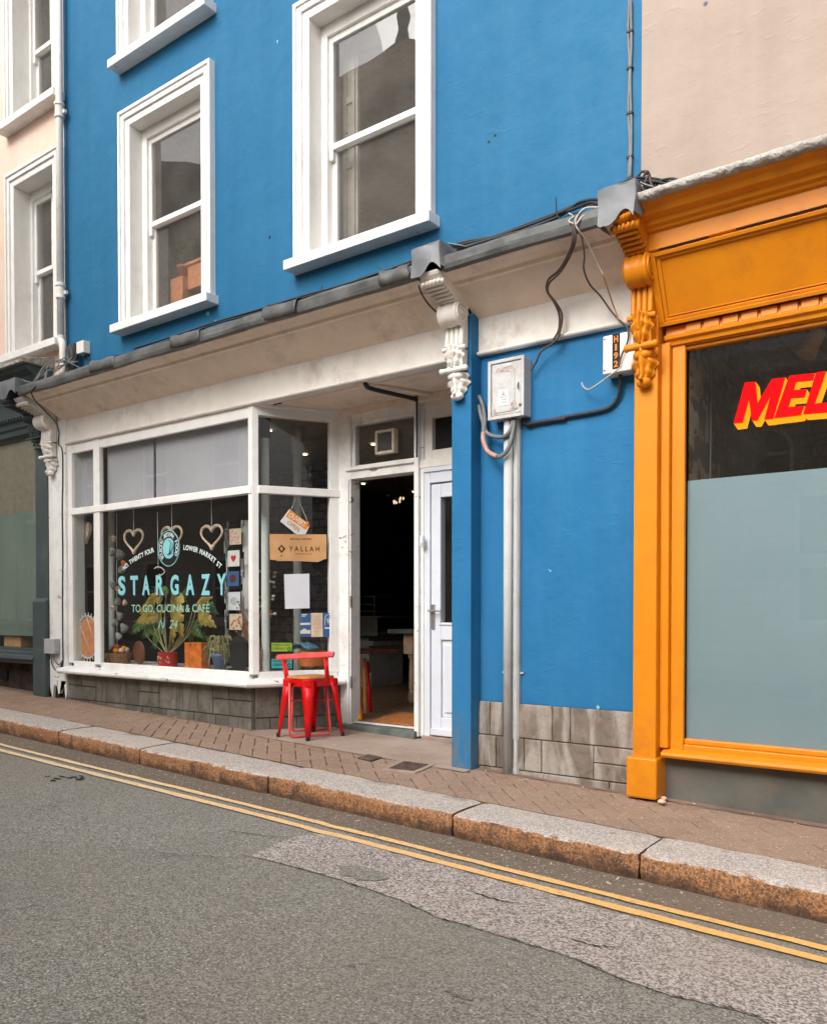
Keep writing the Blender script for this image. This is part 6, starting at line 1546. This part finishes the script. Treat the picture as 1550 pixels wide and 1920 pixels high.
# cables ---------------------------------------------------------------
def cab(name, label, mat, paths, r, group=None, k=7):
    mb = MB()
    for i, p in enumerate(paths): mb.tube(pc(p, k), r*(1+.12*math.sin(i*2.1)), 6)
    o = mb.build(name, mat, smooth=True); return tag(o, label, 'cable', group)
def off(path, dx, dy, dY=0): return [(x+dx*(1+.4*math.sin(i*1.7)), y+dy*(1+.5*math.sin(i*2.3+1)), Y+dY) for i, (x, y, Y) in enumerate(path)]
main = [(500, 577, -.30), (560, 566, -.25), (620, 548, -.2), (680, 525, -.2), (735, 508, -.2), (780, 492, -.2), (860, 460, -.12), (920, 446, -.08), (985, 424, -.05), (1040, 403, -.04), (1080, 385, -.05), (1120, 378, -.15)]
cab('cable_bundle', 'black cable bundle sagging along the blue wall just above the lead ledge', 'cable', [main, off(main, 3, 4), off(main, -2, 6, -.01), off(main, 2, -3)], .0085)
rest = [(255, 652, -.40), (330, 629, -.42), (400, 605, -.42), (490, 579, -.42), (560, 557, -.42), (640, 535, -.42), (712, 511, -.42), (775, 488, -.42)]
cab('ledge_cable', 'thin black cables lying along the front edge of the lead ledge', 'cable', [rest, off(rest, 5, 3), off(rest, -4, 2, .02)], .0065)
cab('wall_cable', 'black cable running up the right edge of the blue wall', 'cable_grey', [[(1179, 0, -.012), (1177, 60, -.012), (1179.5, 125, -.012), (1177.5, 200, -.012), (1180, 270, -.012), (1178, 335, -.02)], [(1182, 0, -.012), (1183, 80, -.012), (1181, 150, -.012), (1183, 240, -.012), (1181, 335, -.02)]], .008)
for py, nm_ in ((60, 'highest'), (128, 'second highest'), (213, 'third highest'), (295, 'lowest')):
    p = at(1179, py, -.012); mb = MB(); mb.box(p.x-.014, p.x+.022, -.024, 0, p.z-.006, p.z+.006)
    tag(mb.build('cable_clip', 'cable'), nm_+' small dark clip holding the cable at the edge of the blue wall', 'clip', 'clips on the wall cable')
random.seed(5)
knot = [[(1160, 345, -.3), (1190, 334, -.28), (1230, 336, -.2), (1275, 345, -.15), (1322, 346, -.06)], [(1155, 352, -.3), (1200, 340, -.25), (1250, 345, -.2), (1290, 352, -.25)], [(1165, 349, -.3), (1215, 338, -.22), (1262, 350, -.25), (1286, 357, -.28)], [(1194, 332, -.2), (1203, 322, -.2), (1214, 326, -.2), (1212, 345, -.2), (1222, 358, -.22), (1235, 362, -.22)], [(1200, 345, -.25), (1212, 322, -.24), (1218, 340, -.22), (1208, 352, -.2), (1222, 362, -.25)], [(1228, 350, -.2), (1240, 338, -.2), (1262, 335, -.2), (1277, 342, -.2), (1275, 356, -.22), (1262, 363, -.25), (1238, 364, -.25), (1230, 352, -.2)], [(1222, 340, -.2), (1232, 352, -.22), (1255, 364, -.26), (1270, 360, -.26)], [(1235, 360, -.25), (1250, 345, -.22), (1262, 340, -.2), (1272, 338, -.2)]]
cab('cable_tangle', 'tangled knot of black and brown cables piled behind the right hand lead cap', 'cable', knot, .0075)
cab('brown_cable', 'brown loops of cable in the tangle above the orange cornice', 'cable_brown', [[(1206, 350, -.3), (1211, 335, -.28), (1216, 330, -.26), (1220, 345, -.27), (1228, 357, -.28)]], .006)
cab('looped_cables', 'black cables arching into the left side of the lead cap above the grey fascia', 'cable', [[(1040, 403, -.05), (1070, 390, -.1), (1085, 380, -.2), (1105, 375, -.3), (1121, 374, -.4)], [(1060, 398, -.06), (1085, 388, -.2), (1105, 380, -.3), (1121, 382, -.42)]], .009)
cab('pale_cables', 'pale twisted cables hanging over the gutter and down the white fascia', 'cable_pale', [[(1121, 389, -.45), (1098, 390, -.46), (1084, 402, -.47), (1078, 418, -.475), (1084, 432, -.47), (1100, 455, -.40), (1122, 500, -.30), (1130, 515, -.28)], [(1121, 402, -.45), (1095, 404, -.46), (1085, 414, -.475), (1079, 422, -.48)], [(1066, 400, -.4), (1074, 406, -.46), (1066, 414, -.48), (1075, 420, -.485)]], .005)
cab('tan_cable', 'tan stretch of hanging cable in front of the white fascia', 'cable_orange', [[(1130, 515, -.28), (1140, 545, -.18), (1150, 575, -.10), (1160, 600, -.09)]], .005)
cab('hanging_cables', 'dark wavy cables hanging from the gutter to the electricity cabinet', 'cable_brown', [[(1075, 420, -.48), (1078, 450, -.46), (1068, 480, -.38), (1050, 510, -.30), (1030, 530, -.24), (1027, 548, -.2), (1042, 568, -.15), (1053, 590, -.10), (1050, 620, -.08), (1040, 640, -.075), (1015, 658, -.075), (1004, 680, -.05), (995, 695, -.05)], [(1073, 421, -.48), (1073, 452, -.46), (1062, 482, -.38), (1046, 508, -.30), (1028, 524, -.24), (1025, 545, -.2), (1038, 565, -.15), (1048, 590, -.10), (1047, 618, -.08), (1037, 637, -.075)]], .0065)
cab('thin_cable', 'thin dark cable hanging from the gutter to the H192 box', 'cable_brown', [[(1078, 424, -.48), (1090, 445, -.44), (1095, 480, -.38), (1094, 505, -.32), (1105, 533, -.22), (1125, 555, -.14), (1145, 583, -.10), (1165, 605, -.09), (1175, 614, -.13)], [(1160, 600, -.09), (1176, 616, -.13), (1176, 640, -.13), (1165, 665, -.13), (1160, 685, -.13)]], .005)
cab('loose_end', 'pale loose cable end curling below the H192 box', 'cable_pale', [[(1161, 690, -.14), (1140, 706, -.13), (1118, 722, -.1), (1103, 730, -.08), (1093, 725, -.06), (1090, 717, -.06)]], .005)
cab('lower_cable', 'thick black cable looping across the blue wall from the cabinet to the H192 box', 'cable', [[(980, 780, -.03), (985, 794, -.03), (1010, 793, -.02), (1060, 782, -.02), (1105, 774, -.02), (1140, 765, -.02), (1158, 745, -.025), (1162, 722, -.04), (1162, 700, -.05)], [(985, 796, -.03), (1020, 790, -.02), (1060, 785, -.02)], [(990, 800, -.02), (1004, 794, -.02), (1030, 792, -.015)]], .012)
cab('cabinet_loops', 'thick grey cables drooping in loops under the electricity cabinet', 'cable_grey', [[(897, 742, -.03), (905, 760, -.04), (909, 785, -.05), (910, 808, -.06), (925, 818, -.07), (945, 818, -.09), (958, 803, -.08), (962, 783, -.06)], [(897, 760, -.03), (902, 780, -.04), (907, 800, -.06), (905, 825, -.08), (915, 848, -.09), (932, 857, -.10), (948, 848, -.10), (958, 825, -.09), (965, 785, -.06)]], .0135)
cab('pink_cable', 'dusty pink sleeve on the lowest cable loop beside the conduit', plain('pink_sheath', (.42, .24, .20), .6), [[(905.5, 812, -.075), (906, 825, -.095), (914, 846, -.105), (931, 856, -.115)]], .0155)
cab('corbel_cable', 'thin dark cable from the central lead cap down beside the corbel', 'cable', [[(785, 535, -.47), (790, 550, -.44), (803, 570, -.38), (818, 585, -.25), (828, 592, -.2)]], .006)
cab('left_cable', 'thin black cable running down the white pilaster from the left lead cap', 'cable', [[(70, 722, -.46), (60, 735, -.47), (66, 750, -.42), (85, 770, -.30), (105, 792, -.12), (111, 810, -.07), (110, 832, -.06), (117, 845, -.06), (118, 900, -.058), (117, 960, -.058), (118, 1040, -.058), (117.5, 1120, -.058), (118, 1200, -.058), (118, 1245, -.058), (112, 1256, -.06), (120, 1252, -.06)]], .006)
cab('pole_cluster', 'thick cluster of black ribbed cable beside the drainpipe foot', 'cable', [[(133, 650, -.08), (137, 665, -.10), (134, 690, -.12), (128, 710, -.2)], [(138, 648, -.06), (141, 670, -.08), (136, 695, -.12)], [(129, 655, -.1), (130, 680, -.12), (126, 705, -.2)]], .034)
random.seed(19); ww_ = []
for i in range(9): ww_.append([(60+random.uniform(-5, 40), 718+random.uniform(-6, 6), -.44), (90+random.uniform(-8, 8), 700+random.uniform(-20, 12), -.3), (110+random.uniform(-10, 10), 675+random.uniform(-10, 20), -.22), (135+random.uniform(-8, 18), 680+random.uniform(-15, 15), -.15)])
cab('wire_tangle', 'mess of thin wires between the left lead cap and the drainpipe foot', 'cable_grey', ww_, .0045)
# small wires sticking up from the ledge
for a, b, nm_ in (((600, 562), (604, 535), 'upright wire end on the lead ledge below the larger window'), ((728, 513), (706, 500), 'wire end leaning left just left of the central lead cap'), ((210, 678), (213, 664), 'short wire end on the lead ledge below the smaller window'), ((843, 478), (838, 455), 'wire end standing against the side of the central lead cap'), ((1043, 398), (1042, 370), 'tall wire end rising from the cable bundle near the hanging cables'), ((1040, 400), (1052, 412), 'short wire end pointing down from the cable bundle near the hanging cables')):
    mb = MB(); mb.tube([at(*a, -.3), at(*b, -.3)], .004, 5); tag(mb.build('wire_end', 'cable'), nm_, 'wire', 'stray wire ends on the ledge')

# ================================================================= PAVEMENT BITS
def grate(pts, label, mat='iron', slots=10, rim=0):
    P_ = [on_pave(*p, dz=.008) for p in pts]; c = sum(P_, Vector())/4; t = thing('drain_cover', label, 'drain cover', c)
    mb = MB(); n_ = len(P_)
    ux, uy = (P_[1]-P_[0]), (P_[3]-P_[0])
    mb.add([p+Vector((0, 0, -.004)) for p in P_]+[p+Vector((0, 0, -.02)) for p in P_], [(0, 1, 2, 3), (0, 1, 5, 4), (1, 2, 6, 5), (2, 3, 7, 6), (3, 0, 4, 7)]); mb.build('pan', 'black', t)
    mb = MB()
    for i in range(slots+1):
        a = P_[0]+ux*(i/slots); b = P_[3]+(P_[2]-P_[3])*(i/slots); mb.tube([a, b], .004, 4)
    for i in range(7): a = P_[0]+uy*(i/6); b = P_[1]+(P_[2]-P_[1])*(i/6); mb.tube([a, b], .005, 4)
    mb.build('grid', mat, t)
    if rim:
        mb = MB(); 
        O = [c+(p-c)*rim for p in P_]
        mb.add([p+Vector((0, 0, .002)) for p in P_]+[p+Vector((0, 0, .0)) for p in O]+[p+Vector((0, 0, -.02)) for p in O], [(i, (i+1) % 4, (i+1) % 4+4, i+4) for i in range(4)]+[(i+4, (i+1) % 4+4, (i+1) % 4+8, i+8) for i in range(4)]); mb.build('surround', 'concrete', t)
grate([(728, 1441), (775, 1446), (803, 1434), (757, 1428)], 'larger iron drain grate set in a concrete surround in the pavement', rim=1.35)
grate([(671, 1421), (695, 1426), (715, 1420), (690, 1415)], 'smaller rusty iron cover in the pavement left of the larger grate', mat='iron')
for i, (px, py, r_, lab) in enumerate(((1243, 1497, .017, 'upper pale pebble at the foot of the orange plinth'), (1240, 1504, .02, 'larger pale pebble at the foot of the orange plinth'))):
    p = on_pave(px, py+3, .008); p.y = max(p.y, -.2); mb = MB(); mb.ball(p+Vector((0, 0, r_*.6)), r_*1.2, r_, r_*.7, 12, 8); tag(mb.build('pebble', 'pebble', smooth=True, origin=p), lab, 'pebble', 'pale pebbles by the orange plinth')
mb = MB(); random.seed(77)
for k in range(44):
    px, py = random.choice(((random.uniform(0, 1500), None),))[0], 0
    if k < 14: p = on_road(px, 1575+(px-843)*.24-random.uniform(-14, 6)); dzz = .006
    else: p = Vector((random.uniform(-8, 0), random.uniform(-.12, -.05), 0)); p.z = pave(p.x, p.y)+.008; dzz = .004
    if p.y > KY and k < 14: p.y = KY-.03-random.random()*.08; p.z = roadz(p.x, p.y)
    s_ = random.uniform(.003, .008); a = random.uniform(0, 3); mb.obox(p+Vector((0, 0, dzz)), (math.cos(a), math.sin(a), .1), (-math.sin(a), math.cos(a), 0), (0, 0, 1), s_*1.6, s_*.5, .002)
o = mb.build('litter', 'pebble'); tag(o, 'scattered crumbs and small bits of litter along the kerb and walls', 'litter'); o['kind'] = 'stuff'

# ================================================================= CHAIRS
g = [on_pave(px, py, .006) for px, py in ((522, 1381), (577, 1389), (642, 1378))]
print('feet', g)
# square of four feet: front (nearest) corner = g[1], side corners = g[0], g[2]
fc = (g[0]+g[2])/2; fb = fc*2-g[1]
seat_z = fc.z+.455
st = thing('metal_stool', 'bright red sheet metal stool with a wooden seat on the pavement by the cafe window', 'stool', fc)
ct = Vector((fc.x, fc.y, 0)); feet = [g[1], g[2], fb, g[0]]
tops = [Vector((fc.x+(p.x-fc.x)*.73, fc.y+(p.y-fc.y)*.73, seat_z-.025)) for p in feet]
for tp, fo in zip(tops, feet):
    fo = Vector((fo.x, fo.y, pave(fo.x, fo.y)+.014)); ax = (fo-tp); out = Vector((fo.x-fc.x, fo.y-fc.y, 0)).normalized(); side = Vector((-out.y, out.x, 0)); vs = []
    for s in (0, .33, .66, 1):
        c = tp.lerp(fo, s); w_ = .062*(1-s)+.016*s; d_ = .030*(1-s)+.010*s
        vs += [c+side*w_-out*d_, c+side*w_*.55+out*d_*.55, c+out*d_*.8, c-side*w_*.55+out*d_*.55, c-side*w_-out*d_]
    mb = MB(); mb.add(vs, [(i*5+k, i*5+k+1, (i+1)*5+k+1, (i+1)*5+k) for i in range(3) for k in range(4)]); lg = mb.build('leg', 'red', st, thick=.004, smooth=True)
    mb = MB(); mb.lathe([(.015, -.014), (.016, .012), (.013, .02)], fo, 10); mb.build('foot', 'black', lg)
mb = MB(); N4 = [t_*1 for t_ in tops]
for a, b in zip(tops, tops[1:]+tops[:1]):
    d_ = (b-a).normalized(); o_ = Vector((d_.y, -d_.x, 0)); 
    if o_.dot((a+b)/2-ct) < 0: o_ = -o_
    L_ = (b-a).length; n = 8
    for k in range(n):
        p0, p1 = a.lerp(b, k/n)+o_*.010, a.lerp(b, (k+1)/n)+o_*.010; dep = lambda q: .035+.03*abs(q*2-1)**3
        mb.quad(p0+Vector((0, 0, .02)), p1+Vector((0, 0, .02)), p1-Vector((0, 0, dep((k+1)/n))), p0-Vector((0, 0, dep(k/n))))
for t_ in tops: mb.lathe([(.052, -.03), (.05, .015), (.045, .02)], t_-(t_-Vector((fc.x, fc.y, t_.z))).normalized()*.02, 12)
mb.build('seat_frame', 'red', st, thick=.004)
mb = MB(); c4 = [Vector((fc.x+(p.x-fc.x)*.84, fc.y+(p.y-fc.y)*.84, 0)) for p in feet]; poly = []
for i in range(4):
    a, b, c_ = c4[i-1], c4[i], c4[(i+1) % 4]; poly += [b+(a-b)*.22, b+(a-b)*.06+(c_-b)*.06, b+(c_-b)*.22]
mb.xy([(p.x, p.y) for p in poly], seat_z-.003, seat_z+.017); mb.build('seat', 'seatwood', st, bevel=.006, seg=3)
mb = MB(); mb.tube([(tops[0]+(feet[0]-tops[0])*.35), (feet[2]-tops[2])*.35+tops[2]], .006, 6); mb.tube([(tops[1]+(feet[1]-tops[1])*.35), (feet[3]-tops[3])*.35+tops[3]], .006, 6)
mb.build('cross_brace', 'red', st)
# tubular chair behind
def C(px, py, Y): return at(px, py, Y)
Yf, Yb = fc.y-.06, fc.y+.17
zf = lambda p: pave(p.x, p.y)+.018
A_ = on_pave(543, 1382, .018); B_ = on_pave(620, 1376, .018); yA = (A_.y+B_.y)/2-.0
tc_ = thing('tube_chair', 'red tubular chair with a narrow straight back rail tucked behind the metal stool', 'chair', ((A_.x+B_.x)/2, yA+.15, pave(A_.x, yA)))
zs = seat_z-.03; dep = .30
wv = (B_-A_); wv.z = 0; wv.normalize(); dv = Vector((A_.x/2+B_.x/2, (A_.y+B_.y)/2+4.65, 0)).normalized(); a0, b0 = A_.copy(), B_.copy(); a1, b1 = a0+dv*dep+wv*.012, b0+dv*dep-wv*.012
ta, tb = a0+wv*.0+dv*.02, b0-wv*.035+dv*.02; ta.z = tb.z = zs; ta1, tb1 = ta+dv*(dep-.04)+wv*.02, tb+dv*(dep-.04)-wv*.02
def bend(p, q, r_, rr=.035):
    u = (q-p).normalized(); v = (r_-q).normalized(); return [q-u*rr, q-u*rr*.4+v*rr*.1, q-u*rr*.1+v*rr*.4, q+v*rr]
for nm, (p, q, r_, s_) in (('front_loop', (ta, a0, b0, tb)), ('rear_loop', (ta1, a1, b1, tb1))):
    mb = MB(); mb.tube([p]+bend(p, q, r_)+bend(q, r_, s_)+[s_], .0095, 10); mb.build(nm, 'pinkred', tc_, smooth=True)
mb = MB(); mb.tube([ta, tb], .007, 8); mb.tube([ta1, tb1], .007, 8); mb.tube([ta, ta1], .007, 8); mb.tube([tb, tb1], .007, 8); mb.build('seat_rail', 'red', tc_)
mb = MB(); mb.obox((ta+tb1)/2+Vector((0, 0, .012)), wv, dv, (0, 0, 1), (tb-ta).length/2, dep/2-.03, .009); mb.build('seat', 'red', tc_, bevel=.008)
yr = yA+.01
r0_, r1_ = C(519, 1233, yr-.0), C(626, 1227, yr)
mb = MB(); ax = (r1_-r0_); up_ = Vector((0, .35, 1)).normalized(); nrm = ax.cross(up_).normalized()
mb.obox((r0_+r1_)/2, ax, nrm, up_, ax.length/2, .012, .022); mb.build('back_rail', 'pinkred', tc_, bevel=.008, seg=3)
for (pt, pb) in (((531, 1238), (540, 1300)), ((609, 1234), (613, 1282))):
    mb = MB(); mb.tube([C(*pt, yr), C(*pb, yr+.0)], .011, 10); mb.tube([C(pt[0]+4, pt[1], yr+.01), C(pb[0]+3, pb[1]-10, yr+.012)], .008, 8); mb.build('back_post', 'red', tc_, smooth=True)

# ================================================================= OTHER SIDE OF THE STREET (seen in reflections)
def front(name, label, x0, x1, zt, mat, cols_, rows_, ww, wh, Y=-9.2, z0=.9, dz=3.1, frame='white', gable=False, par=True):
    t = thing(name, label, 'building', ((x0+x1)/2, Y, 0)); H_ = []
    for i in range(cols_):
        for j in range(rows_):
            cx = x0+(x1-x0)*(i+.5)/cols_; zz = z0+j*dz; H_.append((cx-ww/2, cx+ww/2, zz, zz+wh))
    mb = MB(); wall_front(mb, x0, x1, -1, zt, Y, H_, -.2); mb.box(x0, x1, Y-8, Y-7.9, -1, zt); mb.box(x0, x0+.1, Y-8, Y-.001, -1, zt); mb.box(x1-.1, x1, Y-8, Y-.001, -1, zt); mb.build('wall', mat, t)
    mb = MB()
    if gable: xm = (x0+x1)/2; mb.xz([(x0-.2, zt), (xm, zt+2.2), (x1+.2, zt)], Y-8, Y+.15)
    else: mb.yz([(Y+.15, zt), (Y-4, zt+1.6), (Y-8, zt)], x0, x1)
    mb.build('roof', 'slate_roof', t)
    if par: mb = MB(); mb.box(x0, x1, Y, Y+.3, zt-.35, zt-.05); mb.box(x0, x1, Y, Y+.15, zt-3.4, zt-3.2); mb.build('cornice', mat, t)
    for h in H_:
        mb = MB(); ring(mb, h[0], h[1], h[2], h[3], .09, Y-.12, Y-.04); mb.box(h[0], h[1], Y-.1, Y-.05, (h[2]+h[3])/2-.03, (h[2]+h[3])/2+.03); mb.box(h[0]-.1, h[1]+.1, Y, Y+.1, h[2]-.12, h[2]); f_ = mb.build('window', frame, t)
        mb = MB(); mb.quad((h[0], Y-.1, h[2]), (h[1], Y-.1, h[2]), (h[1], Y-.1, h[3]), (h[0], Y-.1, h[3])); mb.build('pane', 'black', f_)
    return t
front('stone_house', 'grey stone house with white windows and a slate gable across the street', -26, -14.6, 11.6, 'opp_stone', 4, 3, 1.1, 1.6, gable=True)
cr = front('corner_house', 'cream stone house with a tall parapet and roof finials across the street', -14.5, -7.2, 11.2, 'opp_cream', 3, 3, 1.1, 1.9)
mb = MB(); mb.xy([(-12.6, -9.0), (-11.8, -8.3), (-9.9, -8.3), (-9.1, -9.0)], 3.0, 12.0); mb.xy([(-12.75, -9.1), (-11.9, -8.15), (-9.8, -8.15), (-8.95, -9.1)], 12.0, 12.25); mb.build('bay', 'opp_cream', cr)
mb = MB(); mb.add([(-12.7, -9, 12.25), (-11.85, -8.2, 12.25), (-9.85, -8.2, 12.25), (-9, -9, 12.25), (-9, -10.5, 12.25), (-12.7, -10.5, 12.25), (-10.85, -9.4, 13.4)], [(0, 1, 6), (1, 2, 6), (2, 3, 6), (3, 4, 6), (4, 5, 6), (5, 0, 6)]); mb.build('bay_roof', 'slate_roof', cr)
mb = MB(); mb.lathe([(.16, 13.3), (.10, 13.6), (.14, 13.9), (.07, 14.15), (.11, 14.35), (.02, 14.6)], (-10.85, -9.4, 0), 12); mb.lathe([(.2, 12.2), (.12, 12.6), (.16, 12.8), (.02, 13.2)], (-12.4, -8.9, 0), 12); mb.build('finial', 'slate_roof', cr)
front('stone_hall', 'brown stone hall across the street at the right, kept low for skylight', -7.1, 9, 5.2, 'opp_cream', 5, 1, 1.3, 2.1)  # height shaped for the light: low roof opens more sky onto the facade
front('end_terrace', 'far cream terrace closing the uphill end across the street', -50, -26.1, 10.6, 'opp_cream', 8, 3, 1.1, 1.6)
